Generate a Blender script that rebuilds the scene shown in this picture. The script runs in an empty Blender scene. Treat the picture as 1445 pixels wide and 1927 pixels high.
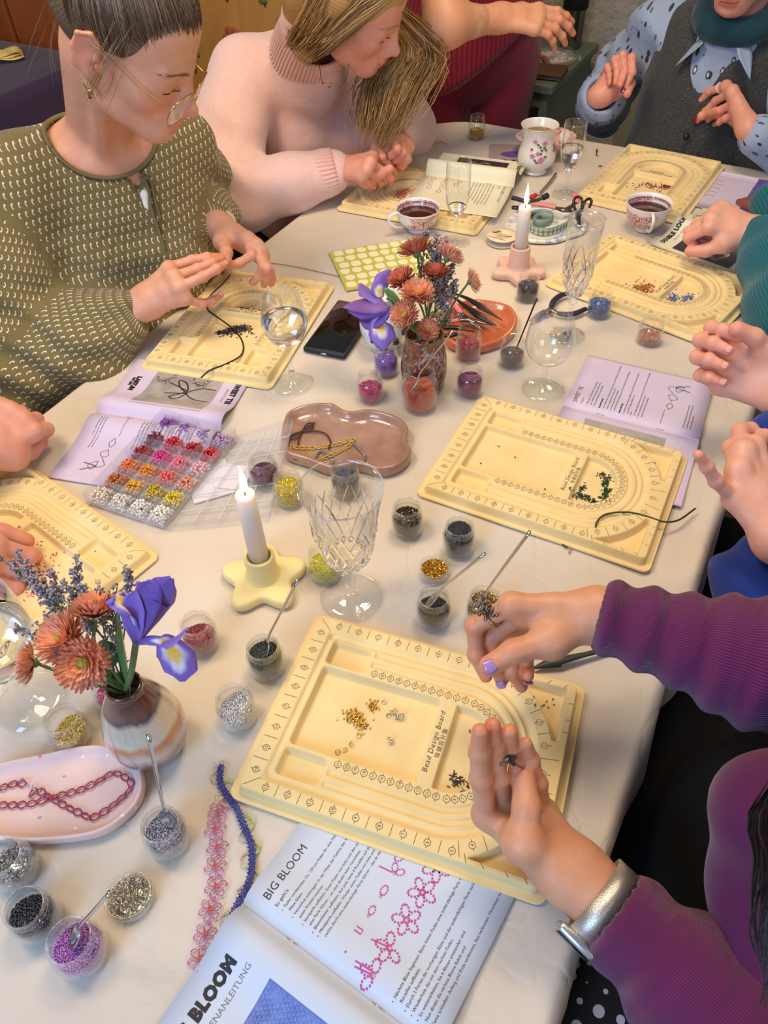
import bpy, bmesh, math, random
import numpy as np
from mathutils import Vector, Matrix, Euler
# ------------------------------------------------------------------ camera, light, exposure
SC = bpy.context.scene
COL = SC.collection
T = 0.75                       # height of the table top
FPX, PITCH, ROLL, CAMH = 1432.0, 0.81779, -0.03836, 0.76165
IW, IH = 1445, 1927
_fw = np.array([0, math.cos(PITCH), -math.sin(PITCH)])
_rt = np.array([1.0, 0, 0]); _up = np.cross(_rt, _fw)
CR = math.cos(ROLL)*_rt + math.sin(ROLL)*_up
CU = -math.sin(ROLL)*_rt + math.cos(ROLL)*_up
CF = _fw
cam_d = bpy.data.cameras.new('camera'); cam = bpy.data.objects.new('camera', cam_d); COL.objects.link(cam)
cam.matrix_world = Matrix(((CR[0], CU[0], -CF[0], 0), (CR[1], CU[1], -CF[1], 0), (CR[2], CU[2], -CF[2], T+CAMH), (0, 0, 0, 1)))
cam_d.sensor_fit = 'VERTICAL'; cam_d.sensor_height = 24.0; cam_d.lens = FPX/IH*24.0
cam_d.clip_start = 0.02; cam_d.clip_end = 50
SC.camera = cam
SC.view_settings.view_transform = 'Standard'; SC.view_settings.look = 'None'
SC.view_settings.gamma = 1.0; SC.view_settings.use_curve_mapping = False
SC.view_settings.exposure = -0.12
wd = bpy.data.worlds.new('world'); SC.world = wd; wd.use_nodes = True
wd.node_tree.nodes['Background'].inputs[0].default_value = (0.93, 0.95, 1.0, 1)
wd.node_tree.nodes['Background'].inputs[1].default_value = 0.27
def area_light(name, loc, target, size, energy, color, sy=None):
 l = bpy.data.lights.new(name, 'AREA'); l.energy = energy; l.color = color
 l.shape = 'RECTANGLE'; l.size = size; l.size_y = sy or size
 o = bpy.data.objects.new(name, l); COL.objects.link(o); o.location = loc
 o.rotation_euler = (Vector(target)-Vector(loc)).to_track_quat('-Z', 'Y').to_euler()
 return o
# cool daylight from the window behind and to the left of the photographer
area_light('window_light', (-1.2, -1.1, 1.9), (-0.05, 0.35, T), 0.9, 42, (0.30, 0.56, 1.0), 1.1)
# warm lamp hanging over the far part of the table
area_light('ceiling_lamp_light', (0.3, 1.2, 2.6), (0.2, 1.15, T), 0.5, 20, (1.0, 0.79, 0.52))
# second warm lamp, high on the left, moved in to brighten the sweater
area_light('room_lamp_light', (-0.85, 0.75, 2.5), (-0.1, 1.7, T+.2), 0.6, 24, (1.0, 0.80, 0.58))
# soft fill added on the right, behind the photographer, for the far sitters
area_light('right_fill_light', (1.5, -1.2, 2.1), (0.0, 1.7, T+.2), 1.1, 14, (1.0, 0.90, 0.80), 1.2)
# ------------------------------------------------------------------ helpers
def ray(px, py):
 d = CF + ((px-IW/2)/FPX)*CR - ((py-IH/2)/FPX)*CU
 return d
C0 = np.array([0, 0, T+CAMH])
def P(px, py, h=0.0):
 """world point where the sight line meets the height h above the table top"""
 d = ray(px, py); t = (T+h-C0[2])/d[2]
 return C0 + d*t
def Y(px, py, y):
 """world point where the sight line meets the plane y"""
 d = ray(px, py); return C0 + d*(y/d[1])
def D(px, py, dep):
 """world point at depth dep along the view axis"""
 return C0 + ray(px, py)*dep
def V3(p): return Vector((float(p[0]), float(p[1]), float(p[2])))
AX = np.array([0.5, 0.8660254, 0]); NX = np.array([0.8660254, -0.5, 0])   # along / across the table
def NA(n, a, z): return np.array([NX[0]*n+AX[0]*a, NX[1]*n+AX[1]*a, z])
def lin(c):
 """sRGB 0..255 triple or hex -> linear rgba"""
 if isinstance(c, str):
  c = [int(c[i:i+2], 16) for i in (0, 2, 4)]
 o = []
 for v in c[:3]:
  v = v/255.0
  o.append(v/12.92 if v <= 0.04045 else ((v+0.055)/1.055)**2.4)
 return (*o, 1.0)
class NT:
 def __init__(s, m): s.nt = m.node_tree; s.n = s.nt.nodes; s.l = s.nt.links
 def new(s, t, **k):
  n = s.n.new(t)
  for a, b in k.items():
   if a == 'ins':
    for i, v in b.items():
     if isinstance(v, bpy.types.NodeSocket): s.l.new(v, n.inputs[i])
     else: n.inputs[i].default_value = v
   else: setattr(n, a, b)
  return n
 def math(s, op, a, b=0.0, c=None):
  d = {0: a, 1: b}
  if c is not None: d[2] = c
  return s.new('ShaderNodeMath', operation=op, ins=d).outputs[0]
 def mix(s, f, a, b, bt='MIX'):
  n = s.new('ShaderNodeMix', data_type='RGBA', blend_type=bt)
  for i, v in ((0, f), (6, a), (7, b)):
   if isinstance(v, bpy.types.NodeSocket): s.l.new(v, n.inputs[i])
   else: n.inputs[i].default_value = v
  return n.outputs[2]
 def ramp(s, fac, stops, interp='LINEAR'):
  n = s.new('ShaderNodeValToRGB'); s.l.new(fac, n.inputs[0]); r = n.color_ramp; r.interpolation = interp
  while len(r.elements) < len(stops): r.elements.new(0.5)
  for e, (p, c) in zip(r.elements, stops): e.position = p; e.color = c
  return n.outputs[0]
 def coord(s, kind='Object', scale=(1, 1, 1), rot=(0, 0, 0), loc=(0, 0, 0)):
  tc = s.new('ShaderNodeTexCoord')
  mp = s.new('ShaderNodeMapping', ins={'Scale': scale, 'Rotation': rot, 'Location': loc})
  s.l.new(tc.outputs[kind], mp.inputs[0]); return mp.outputs[0]
 def noise(s, vec, scale, detail=3, rough=0.5, dist=0.0, out=0):
  return s.new('ShaderNodeTexNoise', ins={'Vector': vec, 'Scale': scale, 'Detail': detail, 'Roughness': rough, 'Distortion': dist}).outputs[out]
 def voro(s, vec, scale, feature='F1', out=0, rnd=1.0):
  return s.new('ShaderNodeTexVoronoi', feature=feature, ins={'Vector': vec, 'Scale': scale, 'Randomness': rnd}).outputs[out]
 def bump(s, h, strength=0.3, dist=0.001, normal=None):
  n = s.new('ShaderNodeBump', ins={'Height': h, 'Strength': strength, 'Distance': dist})
  if normal is not None: s.l.new(normal, n.inputs['Normal'])
  return n.outputs[0]
MATS = {}
def mat(name, color=(200, 200, 200), rough=0.5, metal=0.0, spec=0.5, **kw):
 """plain principled material; kw: sss, emit, coat, sheen, noise=(scale, amount), bump=(scale, strength, dist), alpha"""
 if name in MATS: return MATS[name]
 m = bpy.data.materials.new(name); m.use_nodes = True; t = NT(m); b = t.n['Principled BSDF']
 c = lin(color); b.inputs['Base Color'].default_value = c
 b.inputs['Roughness'].default_value = rough; b.inputs['Metallic'].default_value = metal
 b.inputs['Specular IOR Level'].default_value = spec
 if 'sss' in kw:
  b.inputs['Subsurface Weight'].default_value = kw['sss']; b.inputs['Subsurface Radius'].default_value = (1, .35, .2)
  b.inputs['Subsurface Scale'].default_value = kw.get('sscale', 0.004)
 if 'coat' in kw: b.inputs['Coat Weight'].default_value = kw['coat']; b.inputs['Coat Roughness'].default_value = 0.08
 if 'sheen' in kw: b.inputs['Sheen Weight'].default_value = kw['sheen']; b.inputs['Sheen Roughness'].default_value = 0.5
 if 'emit' in kw: b.inputs['Emission Color'].default_value = lin(kw['emit'][0]); b.inputs['Emission Strength'].default_value = kw['emit'][1]
 if 'trans' in kw: b.inputs['Transmission Weight'].default_value = kw['trans']; b.inputs['IOR'].default_value = kw.get('ior', 1.4)
 vec = None
 if 'noise' in kw or 'bump' in kw: vec = t.coord()
 if 'noise' in kw:
  sc, am = kw['noise'][:2]; c2 = lin(kw['noise'][2]) if len(kw['noise']) > 2 else tuple(max(0, x*(1-am)) for x in c[:3])+(1,)
  f = t.noise(vec, sc, 4, 0.6)
  f = t.ramp(f, [(0.35, (0, 0, 0, 1)), (0.65, (1, 1, 1, 1))])
  t.l.new(t.mix(f, c, c2), b.inputs['Base Color'])
 if 'bump' in kw:
  sc, st, ds = kw['bump']
  t.l.new(t.bump(t.noise(vec, sc, 4, 0.6), st, ds), b.inputs['Normal'])
 MATS[name] = m
 return m
def glassmat(name, tint=(255, 255, 255), refl=1.0, body=0.0, rough=0.02, haze=0.0):
 """thin clear wall: see-through with a fresnel reflection and a faint body"""
 if name in MATS: return MATS[name]
 m = bpy.data.materials.new(name); m.use_nodes = True; t = NT(m)
 t.n.remove(t.n['Principled BSDF']); out = t.n['Material Output']
 tr = t.new('ShaderNodeBsdfTransparent', ins={0: lin(tint)})
 gl = t.new('ShaderNodeBsdfGlossy', ins={'Roughness': rough, 'Color': (1, 1, 1, 1)})
 lw0 = t.new('ShaderNodeLayerWeight', ins={'Blend': 0.5})
 f = t.math('POWER', lw0.outputs[1], 3.5); f = t.math('MULTIPLY_ADD', f, 0.42*refl, 0.030*refl); f = t.math('MINIMUM', f, 0.85)
 mx = t.new('ShaderNodeMixShader', ins={0: f, 1: tr.outputs[0], 2: gl.outputs[0]})
 last = mx.outputs[0]
 if body > 0:
  bf = t.math('MULTIPLY', t.math('POWER', lw0.outputs[1], 3.0), body)
  if haze: bf = t.math('ADD', bf, haze)
  df = t.new('ShaderNodeBsdfDiffuse', ins={'Color': lin((225, 228, 230))})
  m2 = t.new('ShaderNodeMixShader', ins={0: bf, 1: last, 2: df.outputs[0]}); last = m2.outputs[0]
 t.l.new(last, out.inputs[0]); MATS[name] = m
 return m
def mesh_obj(name, verts, faces, m=None, parent=None, smooth=True, uv=None, col=None, mats=None, fm=None):
 me = bpy.data.meshes.new(name)
 verts = np.asarray(verts, dtype=np.float32)
 if isinstance(faces, np.ndarray):
  n = faces.shape[1]
  me.vertices.add(len(verts)); me.vertices.foreach_set('co', verts.ravel())
  me.loops.add(faces.size); me.loops.foreach_set('vertex_index', faces.astype(np.int32).ravel())
  me.polygons.add(len(faces)); me.polygons.foreach_set('loop_start', np.arange(0, faces.size, n, dtype=np.int32))
  me.polygons.foreach_set('loop_total', np.full(len(faces), n, dtype=np.int32))
  me.update(calc_edges=True)
 else:
  me.from_pydata([tuple(map(float, v)) for v in verts], [], [tuple(int(i) for i in f) for f in faces]); me.update()
 me.validate()
 if smooth: me.polygons.foreach_set('use_smooth', np.ones(len(me.polygons), dtype=bool))
 if col is not None:
  a = me.color_attributes.new('tint', 'FLOAT_COLOR', 'POINT')
  c = np.ones((len(verts), 4), dtype=np.float32); c[:, :3] = col; a.data.foreach_set('color', c.ravel())
 if uv is not None:
  l = me.uv_layers.new(name='UVMap'); vi = np.zeros(len(me.loops), dtype=np.int32); me.loops.foreach_get('vertex_index', vi)
  l.data.foreach_set('uv', np.asarray(uv, dtype=np.float32)[vi].ravel())
 if mats:
  for q in mats: me.materials.append(q)
  if fm is not None: me.polygons.foreach_set('material_index', np.asarray(fm, dtype=np.int32))
 elif m: me.materials.append(m)
 return link(name, me, parent)
def link(name, me, parent=None):
 o = bpy.data.objects.new(name, me); COL.objects.link(o)
 if parent: o.parent = parent
 return o
def tag(o, label=None, cat=None, group=None, kind=None):
 if label: o['label'] = label
 if cat: o['category'] = cat
 if group: o['group'] = group
 if kind: o['kind'] = kind
 return o
def thing(name, label, cat, loc=(0, 0, 0), rz=0.0, group=None):
 o = bpy.data.objects.new(name, None); COL.objects.link(o); o.empty_display_size = 0.02
 o.location = V3(loc); o.rotation_euler = (0, 0, rz)
 return tag(o, label, cat, group)
def children(o): return [c for c in COL.objects if c.parent == o]
KIDS = {}
def dup(o, loc=None, rz=None, label=None, group=None, parent=None):
 c = o.copy(); COL.objects.link(c)
 if parent: c.parent = parent
 if loc is not None: c.location = V3(loc)
 if rz is not None: c.rotation_euler = (0, 0, rz)
 if label: c['label'] = label
 if group: c['group'] = group
 for ch in [x for x in o.children]: dup(ch, parent=c)
 return c
# ---- mesh builder collecting several shapes into one mesh
class MB:
 def __init__(s): s.v = []; s.f = []; s.n = 0
 def add(s, v, f, M=None):
  v = np.asarray(v, dtype=float)
  if M is not None: v = v @ np.array(M)[:3, :3].T + np.array(M)[:3, 3]
  s.v.append(v); s.f += [tuple(int(i)+s.n for i in q) for q in f]; s.n += len(v); return s
 def build(s, name, m=None, parent=None, smooth=True, **k):
  return mesh_obj(name, np.concatenate(s.v), s.f, m, parent, smooth, **k)
 def box(s, c, d, M=None, bev=0.0, rz=0.0):
  x, y, z = (q/2 for q in d)
  if bev <= 0:
   v = [(-x, -y, -z), (x, -y, -z), (x, y, -z), (-x, y, -z), (-x, -y, z), (x, -y, z), (x, y, z), (-x, y, z)]
   f = [(0, 3, 2, 1), (4, 5, 6, 7), (0, 1, 5, 4), (1, 2, 6, 5), (2, 3, 7, 6), (3, 0, 4, 7)]
  else:
   bm = bmesh.new(); bmesh.ops.create_cube(bm, size=1)
   for w in bm.verts: w.co = Vector((w.co.x*2*x, w.co.y*2*y, w.co.z*2*z))
   bmesh.ops.bevel(bm, geom=list(bm.edges), offset=bev, segments=2, affect='EDGES', profile=0.5)
   bm.verts.index_update(); v = [w.co[:] for w in bm.verts]; f = [[w.index for w in q.verts] for q in bm.faces]; bm.free()
  v = np.array(v); cz, sz = math.cos(rz), math.sin(rz)
  v = v @ np.array([[cz, sz, 0], [-sz, cz, 0], [0, 0, 1]]) + np.array(c)
  return s.add(v, f, M)
 def lathe(s, prof, seg=32, c=(0, 0, 0), M=None, wob=None, close=False):
  """prof: list of (r, z)"""
  n = len(prof); v = []
  for r, z in prof:
   for j in range(seg):
    a = 2*math.pi*j/seg; rr = r*(wob(a, z) if wob else 1)
    v.append((c[0]+rr*math.cos(a), c[1]+rr*math.sin(a), c[2]+z))
  f = []
  for i in range(n-1 if not close else n):
   i2 = (i+1) % n
   for j in range(seg): f.append((i*seg+j, i*seg+(j+1) % seg, i2*seg+(j+1) % seg, i2*seg+j))
  return s.add(v, f, M)
 def tube(s, pts, r, seg=8, cap=True, flat=1.0, upv=None):
  pts = np.asarray(pts, dtype=float); n = len(pts)
  rs = np.full(n, r, dtype=float) if np.isscalar(r) else np.asarray(r, dtype=float)
  tg = np.gradient(pts, axis=0); tg /= (np.linalg.norm(tg, axis=1)[:, None]+1e-12)
  u = np.array(upv if upv is not None else (0.31, 0.17, 0.93), dtype=float); v = []
  for i in range(n):
   if upv is None or i == 0: pass
   w = u - tg[i]*(u@tg[i])
   if np.linalg.norm(w) < 1e-6: w = np.cross(tg[i], (1, 0, 0.1))
   w /= np.linalg.norm(w); b = np.cross(tg[i], w)
   if upv is None: u = w
   for j in range(seg):
    a = 2*math.pi*j/seg
    v.append(pts[i]+rs[i]*(math.cos(a)*b+math.sin(a)*w*flat))
  f = []
  for i in range(n-1):
   for j in range(seg): f.append((i*seg+j, i*seg+(j+1) % seg, (i+1)*seg+(j+1) % seg, (i+1)*seg+j))
  if cap: f.append(tuple(range(seg))[::-1]); f.append(tuple((n-1)*seg+j for j in range(seg)))
  return s.add(v, f)
 def poly(s, outline, z0, z1, M=None):
  """prism of a (convex or star-like) outline"""
  n = len(outline); v = [(x, y, z0) for x, y in outline]+[(x, y, z1) for x, y in outline]
  f = [tuple(range(n))[::-1], tuple(range(n, 2*n))]+[(i, (i+1) % n, n+(i+1) % n, n+i) for i in range(n)]
  return s.add(v, f, M)
 def ball(s, c, r, seg=12, rings=8, M=None):
  r = np.array([r, r, r] if np.isscalar(r) else r, dtype=float); v = [(0, 0, -1)]; f = []
  for i in range(1, rings):
   p = math.pi*i/rings
   for j in range(seg):
    a = 2*math.pi*j/seg; v.append((math.sin(p)*math.cos(a), math.sin(p)*math.sin(a), -math.cos(p)))
  v.append((0, 0, 1)); L = len(v)-1
  for j in range(seg): f.append((0, 1+(j+1) % seg, 1+j)); f.append((L, L-seg+j, L-seg+(j+1) % seg))
  for i in range(rings-2):
   for j in range(seg): a = 1+i*seg; f.append((a+j, a+(j+1) % seg, a+seg+(j+1) % seg, a+seg+j))
  return s.add(np.array(v)*r+np.array(c), f, M)
def spline(pts, n=8, closed=False):
 """catmull-rom through points (any dimension)"""
 p = np.asarray(pts, dtype=float)
 if closed: q = np.vstack([p[-1], p, p[0], p[1]]); m = len(p)
 else: q = np.vstack([2*p[0]-p[1], p, 2*p[-1]-p[-2]]); m = len(p)-1
 out = []
 for i in range(m):
  a, b, c, d = q[i:i+4]
  for k in range(n):
   t = k/n; out.append(0.5*((2*b)+(c-a)*t+(2*a-5*b+4*c-d)*t*t+(3*b-a-3*c+d)*t**3))
 if not closed: out.append(p[-1])
 return np.array(out)
# ------------------------------------------------------------------ signed-distance modelling with surface nets
def rotm(ax, ang):
 return np.array(Matrix.Rotation(ang, 3, ax))
class Sdf:
 def __init__(s): s.p = []; s.disp = None
 def ball(s, c, r, k=0.01, op=1): s.p.append(('b', np.array(c, float), r, None, k, op)); return s
 def cone(s, a, b, ra, rb, k=0.01, op=1): s.p.append(('c', np.array(a, float), np.array(b, float), (ra, rb), k, op)); return s
 def ell(s, c, r, R=None, k=0.01, op=1):
  s.p.append(('e', np.array(c, float), np.array(r, float), np.eye(3) if R is None else np.array(R), k, op)); return s
 def box(s, c, h, r=0.0, R=None, k=0.01, op=1):
  s.p.append(('x', np.array(c, float), np.array(h, float), (r, np.eye(3) if R is None else np.array(R)), k, op)); return s
 def chain(s, pts, rs, k=0.01, op=1):
  for i in range(len(pts)-1): s.cone(pts[i], pts[i+1], rs[i], rs[i+1], k, op)
  return s
 def one(s, pr, X):
  t, a, b, c = pr[:4]
  if t == 'b': return np.sqrt(((X-a)**2).sum(1))-b
  if t == 'c':
   ba = b-a; L2 = float(ba@ba)+1e-12; h = np.clip(((X-a)@ba)/L2, 0, 1)
   d = X-a-h[:, None]*ba
   return np.sqrt((d*d).sum(1))-(c[0]+(c[1]-c[0])*h)
  if t == 'e':
   q = (X-a)@c; k0 = np.sqrt(((q/b)**2).sum(1))+1e-9; k1 = np.sqrt(((q/(b*b))**2).sum(1))+1e-9
   return k0*(k0-1)/k1
  if t == 'x':
   r, R = c; q = np.abs((X-a)@R)-b+r
   return np.sqrt((np.maximum(q, 0)**2).sum(1))+np.minimum(q.max(1), 0)-r
 def __call__(s, X, disp=True):
  X = X.astype(np.float32); d = None
  for pr in s.p:
   di = s.one(pr, X).astype(np.float32); k = max(pr[4], 1e-5)
   if d is None: d = di; continue
   if pr[5] > 0:
    h = np.maximum(k-np.abs(d-di), 0)/k; d = np.minimum(d, di)-h*h*k*0.25
   else:
    h = np.maximum(k-np.abs(d+di), 0)/k; d = np.maximum(d, -di)+h*h*k*0.25
  if disp and s.disp is not None: d = d+s.disp(X)
  return d
 def bounds(s):
  lo = np.full(3, 1e9); hi = -lo
  for t, a, b, c, k, op in s.p:
   if op < 0: continue
   if t == 'b': l, h = a-b, a+b
   elif t == 'c': r = max(c); l, h = np.minimum(a, b)-r, np.maximum(a, b)+r
   else: r = np.linalg.norm(b) if t == 'x' else b.max(); l, h = a-r, a+r
   lo = np.minimum(lo, l); hi = np.maximum(hi, h)
  return lo-0.004, hi+0.004
 def mesh(s, vox, lo=None, hi=None, clip=None):
  l, h = s.bounds()
  if lo is not None: l = np.maximum(l, lo)
  if hi is not None: h = np.minimum(h, hi)
  B = 6; l = l-vox*2; n = (np.ceil((h-l)/vox/B).astype(int)+1)*B
  g = np.full(n, 1.0, dtype=np.float32)
  nb = n//B; bi = np.stack(np.meshgrid(*[np.arange(q) for q in nb], indexing='ij'), -1).reshape(-1, 3)
  cen = l+(bi*B+B/2)*vox; dc = s(cen)
  act = np.abs(dc) < B*vox*1.25+0.008
  gb = np.repeat(np.repeat(np.repeat(dc.reshape(nb), B, 0), B, 1), B, 2); g[:] = np.sign(gb)
  off = np.stack(np.meshgrid(*[np.arange(B)]*3, indexing='ij'), -1).reshape(-1, 3)
  ab = bi[act]; idx = (ab[:, None, :]*B+off[None]).reshape(-1, 3)
  sc = 3; key = (ab//sc)@np.array([1, 4096, 4096*4096]); od = np.argsort(key, kind='stable'); ks = key[od]; cut = np.flatnonzero(np.diff(ks))+1
  idx = idx.reshape(len(ab), -1, 3); lim = B*vox*1.3+.016; full = s.p; bc = []
  for t, a, b, c, k, op in full:
   if t == 'b': bc.append((a, b+k))
   elif t == 'c': bc.append(((a+b)/2, np.linalg.norm(b-a)/2+max(c)+k))
   else: bc.append((a, (np.linalg.norm(b) if t == 'x' else b.max())*(1 if t == 'x' else 1.15)+k))
  BC = np.array([q[0] for q in bc]); BR = np.array([q[1] for q in bc]); rr = sc*B*vox*.87
  for grp in np.split(od, cut):
   q = idx[grp].reshape(-1, 3); cc = l+((ab[grp[0]]//sc)*sc*B+sc*B/2)*vox; keep = np.linalg.norm(BC-cc, axis=1)-BR < lim+rr
   s.p = [pr for pr, z in zip(full, keep) if z]
   if not s.p or s.p[0][5] < 0: s.p = full
   g[q[:, 0], q[:, 1], q[:, 2]] = s(l+q*vox)
  s.p = full
  return nets(g, l, vox)
def nets(g, l, vox):
 ins = g < 0; n = np.array(g.shape)
 c = np.zeros(n-1, dtype=np.int8)
 for dx in (0, 1):
  for dy in (0, 1):
   for dz in (0, 1): c += ins[dx:n[0]-1+dx, dy:n[1]-1+dy, dz:n[2]-1+dz]
 cells = np.argwhere((c > 0) & (c < 8)); cid = np.full(n-1, -1, dtype=np.int32)
 cid[cells[:, 0], cells[:, 1], cells[:, 2]] = np.arange(len(cells))
 acc = np.zeros((len(cells), 3)); cnt = np.zeros(len(cells))
 cor = [(a, b, d) for a in (0, 1) for b in (0, 1) for d in (0, 1)]
 val = {q: g[cells[:, 0]+q[0], cells[:, 1]+q[1], cells[:, 2]+q[2]] for q in cor}
 for q in cor:
  for ax in range(3):
   if q[ax] == 0:
    q2 = list(q); q2[ax] = 1; q2 = tuple(q2); a, b = val[q], val[q2]; m = (a < 0) != (b < 0)
    t = np.where(m, a/(a-b+1e-12), 0); p = np.tile(np.array(q, float), (len(cells), 1)); p[:, ax] = t
    acc[m] += p[m]; cnt[m] += 1
 V = l+(cells+acc/cnt[:, None])*vox
 F = []
 for ax in range(3):
  a1, a2 = (ax+1) % 3, (ax+2) % 3
  s0 = [slice(None)]*3; s1 = [slice(None)]*3; s0[ax] = slice(0, -1); s1[ax] = slice(1, None)
  e = ins[tuple(s0)] != ins[tuple(s1)]; ij = np.argwhere(e)
  ij = ij[(ij[:, a1] > 0) & (ij[:, a2] > 0) & (ij[:, a1] < n[a1]-1) & (ij[:, a2] < n[a2]-1)]
  fl = ins[tuple(s0)][ij[:, 0], ij[:, 1], ij[:, 2]]
  def at(d1, d2):
   q = ij.copy(); q[:, a1] -= d1; q[:, a2] -= d2; return cid[q[:, 0], q[:, 1], q[:, 2]]
  Q = np.stack([at(1, 1), at(0, 1), at(0, 0), at(1, 0)], 1)
  Q[~fl] = Q[~fl][:, ::-1]
  F.append(Q)
 F = np.concatenate(F); F = F[(F >= 0).all(1)]
 return V, F
def relax(V, F, it=1, lam=0.5):
 e = np.concatenate([F[:, [0, 1]], F[:, [1, 2]], F[:, [2, 3]], F[:, [3, 0]]])
 for _ in range(it):
  s = np.zeros_like(V); c = np.zeros(len(V))
  for a, b in ((0, 1), (1, 0)):
   for k in range(3): s[:, k] += np.bincount(e[:, a], V[e[:, b], k], len(V))
   c += np.bincount(e[:, a], minlength=len(V))
  V = V+lam*(s/np.maximum(c, 1)[:, None]-V)
 return V
def fold(axis, freq, amp, ph=0.0, wob=0.0, wf=20.0):
 """sine folds along an axis vector for cloth displacement"""
 axis = np.array(axis, float)
 def f(X):
  w = wob*np.sin(X[:, 0]*wf+X[:, 1]*wf*0.7+X[:, 2]*wf*1.3) if wob else 0
  return -amp*np.sin((X@axis)*freq+ph+w)
 return f
def smooth01(x): x = np.clip(x, 0, 1); return x*x*(3-2*x)
# ------------------------------------------------------------------ structure
def wallmat(name, c, sc=60, st=0.35, ds=0.006, rough=0.9):
 if name in MATS: return MATS[name]
 m = bpy.data.materials.new(name); m.use_nodes = True; t = NT(m); b = t.n['Principled BSDF']
 v = t.coord(); f = t.noise(v, sc, 5, 0.65); f2 = t.noise(v, 6, 3, 0.5); c0 = lin(c)
 c1 = tuple(x*0.82 for x in c0[:3])+(1,)
 t.l.new(t.mix(f2, c0, c1), b.inputs['Base Color']); b.inputs['Roughness'].default_value = rough
 t.l.new(t.bump(f, st, ds), b.inputs['Normal']); MATS[name] = m; return m
def woodmat(name, c1, c2, scale=(2, 30, 30), rough=0.4, coat=0.0):
 if name in MATS: return MATS[name]
 m = bpy.data.materials.new(name); m.use_nodes = True; t = NT(m); b = t.n['Principled BSDF']
 v = t.coord('Object', scale); f = t.noise(v, 1.0, 5, 0.6, 1.2)
 t.l.new(t.ramp(f, [(0.3, lin(c1)), (0.7, lin(c2))]), b.inputs['Base Color'])
 b.inputs['Roughness'].default_value = rough; b.inputs['Coat Weight'].default_value = coat
 t.l.new(t.bump(f, 0.15, 0.001), b.inputs['Normal']); MATS[name] = m; return m
M_floor = woodmat('floor_wood', (110, 74, 48), (146, 100, 66), (1.5, 14, 14), 0.5)
fl = mesh_obj('floor', [(-4.6, -2.6, -.05), (3.4, -2.6, -.05), (3.4, 4.9, -.05), (-4.6, 4.9, -.05)], [(0, 1, 2, 3)], mat('floor_gap', (60, 40, 28), .8), None, False); tag(fl, kind='structure')
pmesh = None; k = 0
for i in range(26):
 for j in range(5):
  if pmesh is None:
   bmx = MB().box((0, 0, 0), (1.78, .196, .02), bev=.002); o = bmx.build('floorboard', M_floor, fl, False); pmesh = o.data
  else: o = link('floorboard', pmesh, fl)
  n = -3.2+i*.2; a = -2.4+j*1.8+(.9 if i % 2 else 0)-.6
  c = NA(n, a, -.011); o.location = V3(c); o.rotation_euler = (0, 0, math.radians(60))
def slab(name, n0, n1, a0, a1, z0, z1, m, kind='structure', parent=None, bev=0.0):
 c = NA((n0+n1)/2, (a0+a1)/2, (z0+z1)/2)
 o = MB().box((0, 0, 0), (n1-n0, a1-a0, z1-z0), bev=bev).build(name, m, parent, False)
 o.location = V3(c); o.rotation_euler = (0, 0, math.radians(-30))
 if kind: o['kind'] = kind
 return o
M_wall = wallmat('rough_white_plaster', (205, 192, 172), 38, 0.8, 0.012)
slab('wall_back', -3.4, 1.7, 2.78, 2.9, 0, 2.7, M_wall)
slab('wall_left', -3.52, -3.4, -1.5, 2.9, 0, 2.7, M_wall)
M_trim = mat('grey_painted_wood', (150, 146, 132), .55, bump=(30, .1, .001))
# panelled door leaf and its frame right of the plaster, every moulding its own piece
dr = slab('door_1', -.33, .62, 2.74, 2.775, 0, 2.1, mat('pale_grey_door', (168, 168, 162), .5))
for x0, x1, d in ((-.62, -.55, .05), (-.55, -.49, .075), (-.49, -.40, .055), (-.40, -.36, .08), (-.36, -.33, .05)):
 slab('trim_1', x0, x1, 2.78-d, 2.785, 0, 2.3, M_trim)
for (x0, x1) in ((-.24, .1), (.18, .52)):
 for (z0, z1) in ((.15, .85), (1.0, 1.95)):
  c = NA((x0+x1)/2, 2.737, (z0+z1)/2)
  o = MB().box((0, 0, 0), (x1-x0, .012, z1-z0), bev=.004).build('door_panel', mat('pale_grey_door'), None, False)
  o.parent = dr; o.matrix_parent_inverse = Matrix.Identity(4)
  dc = NA((-.33+.62)/2, (2.74+2.775)/2, 1.05); w = c-dc; o.location = (w@NX, w@AX, w[2])
slab('baseboard_back', -3.4, -.62, 2.765, 2.78, 0, .12, M_trim)
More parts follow.
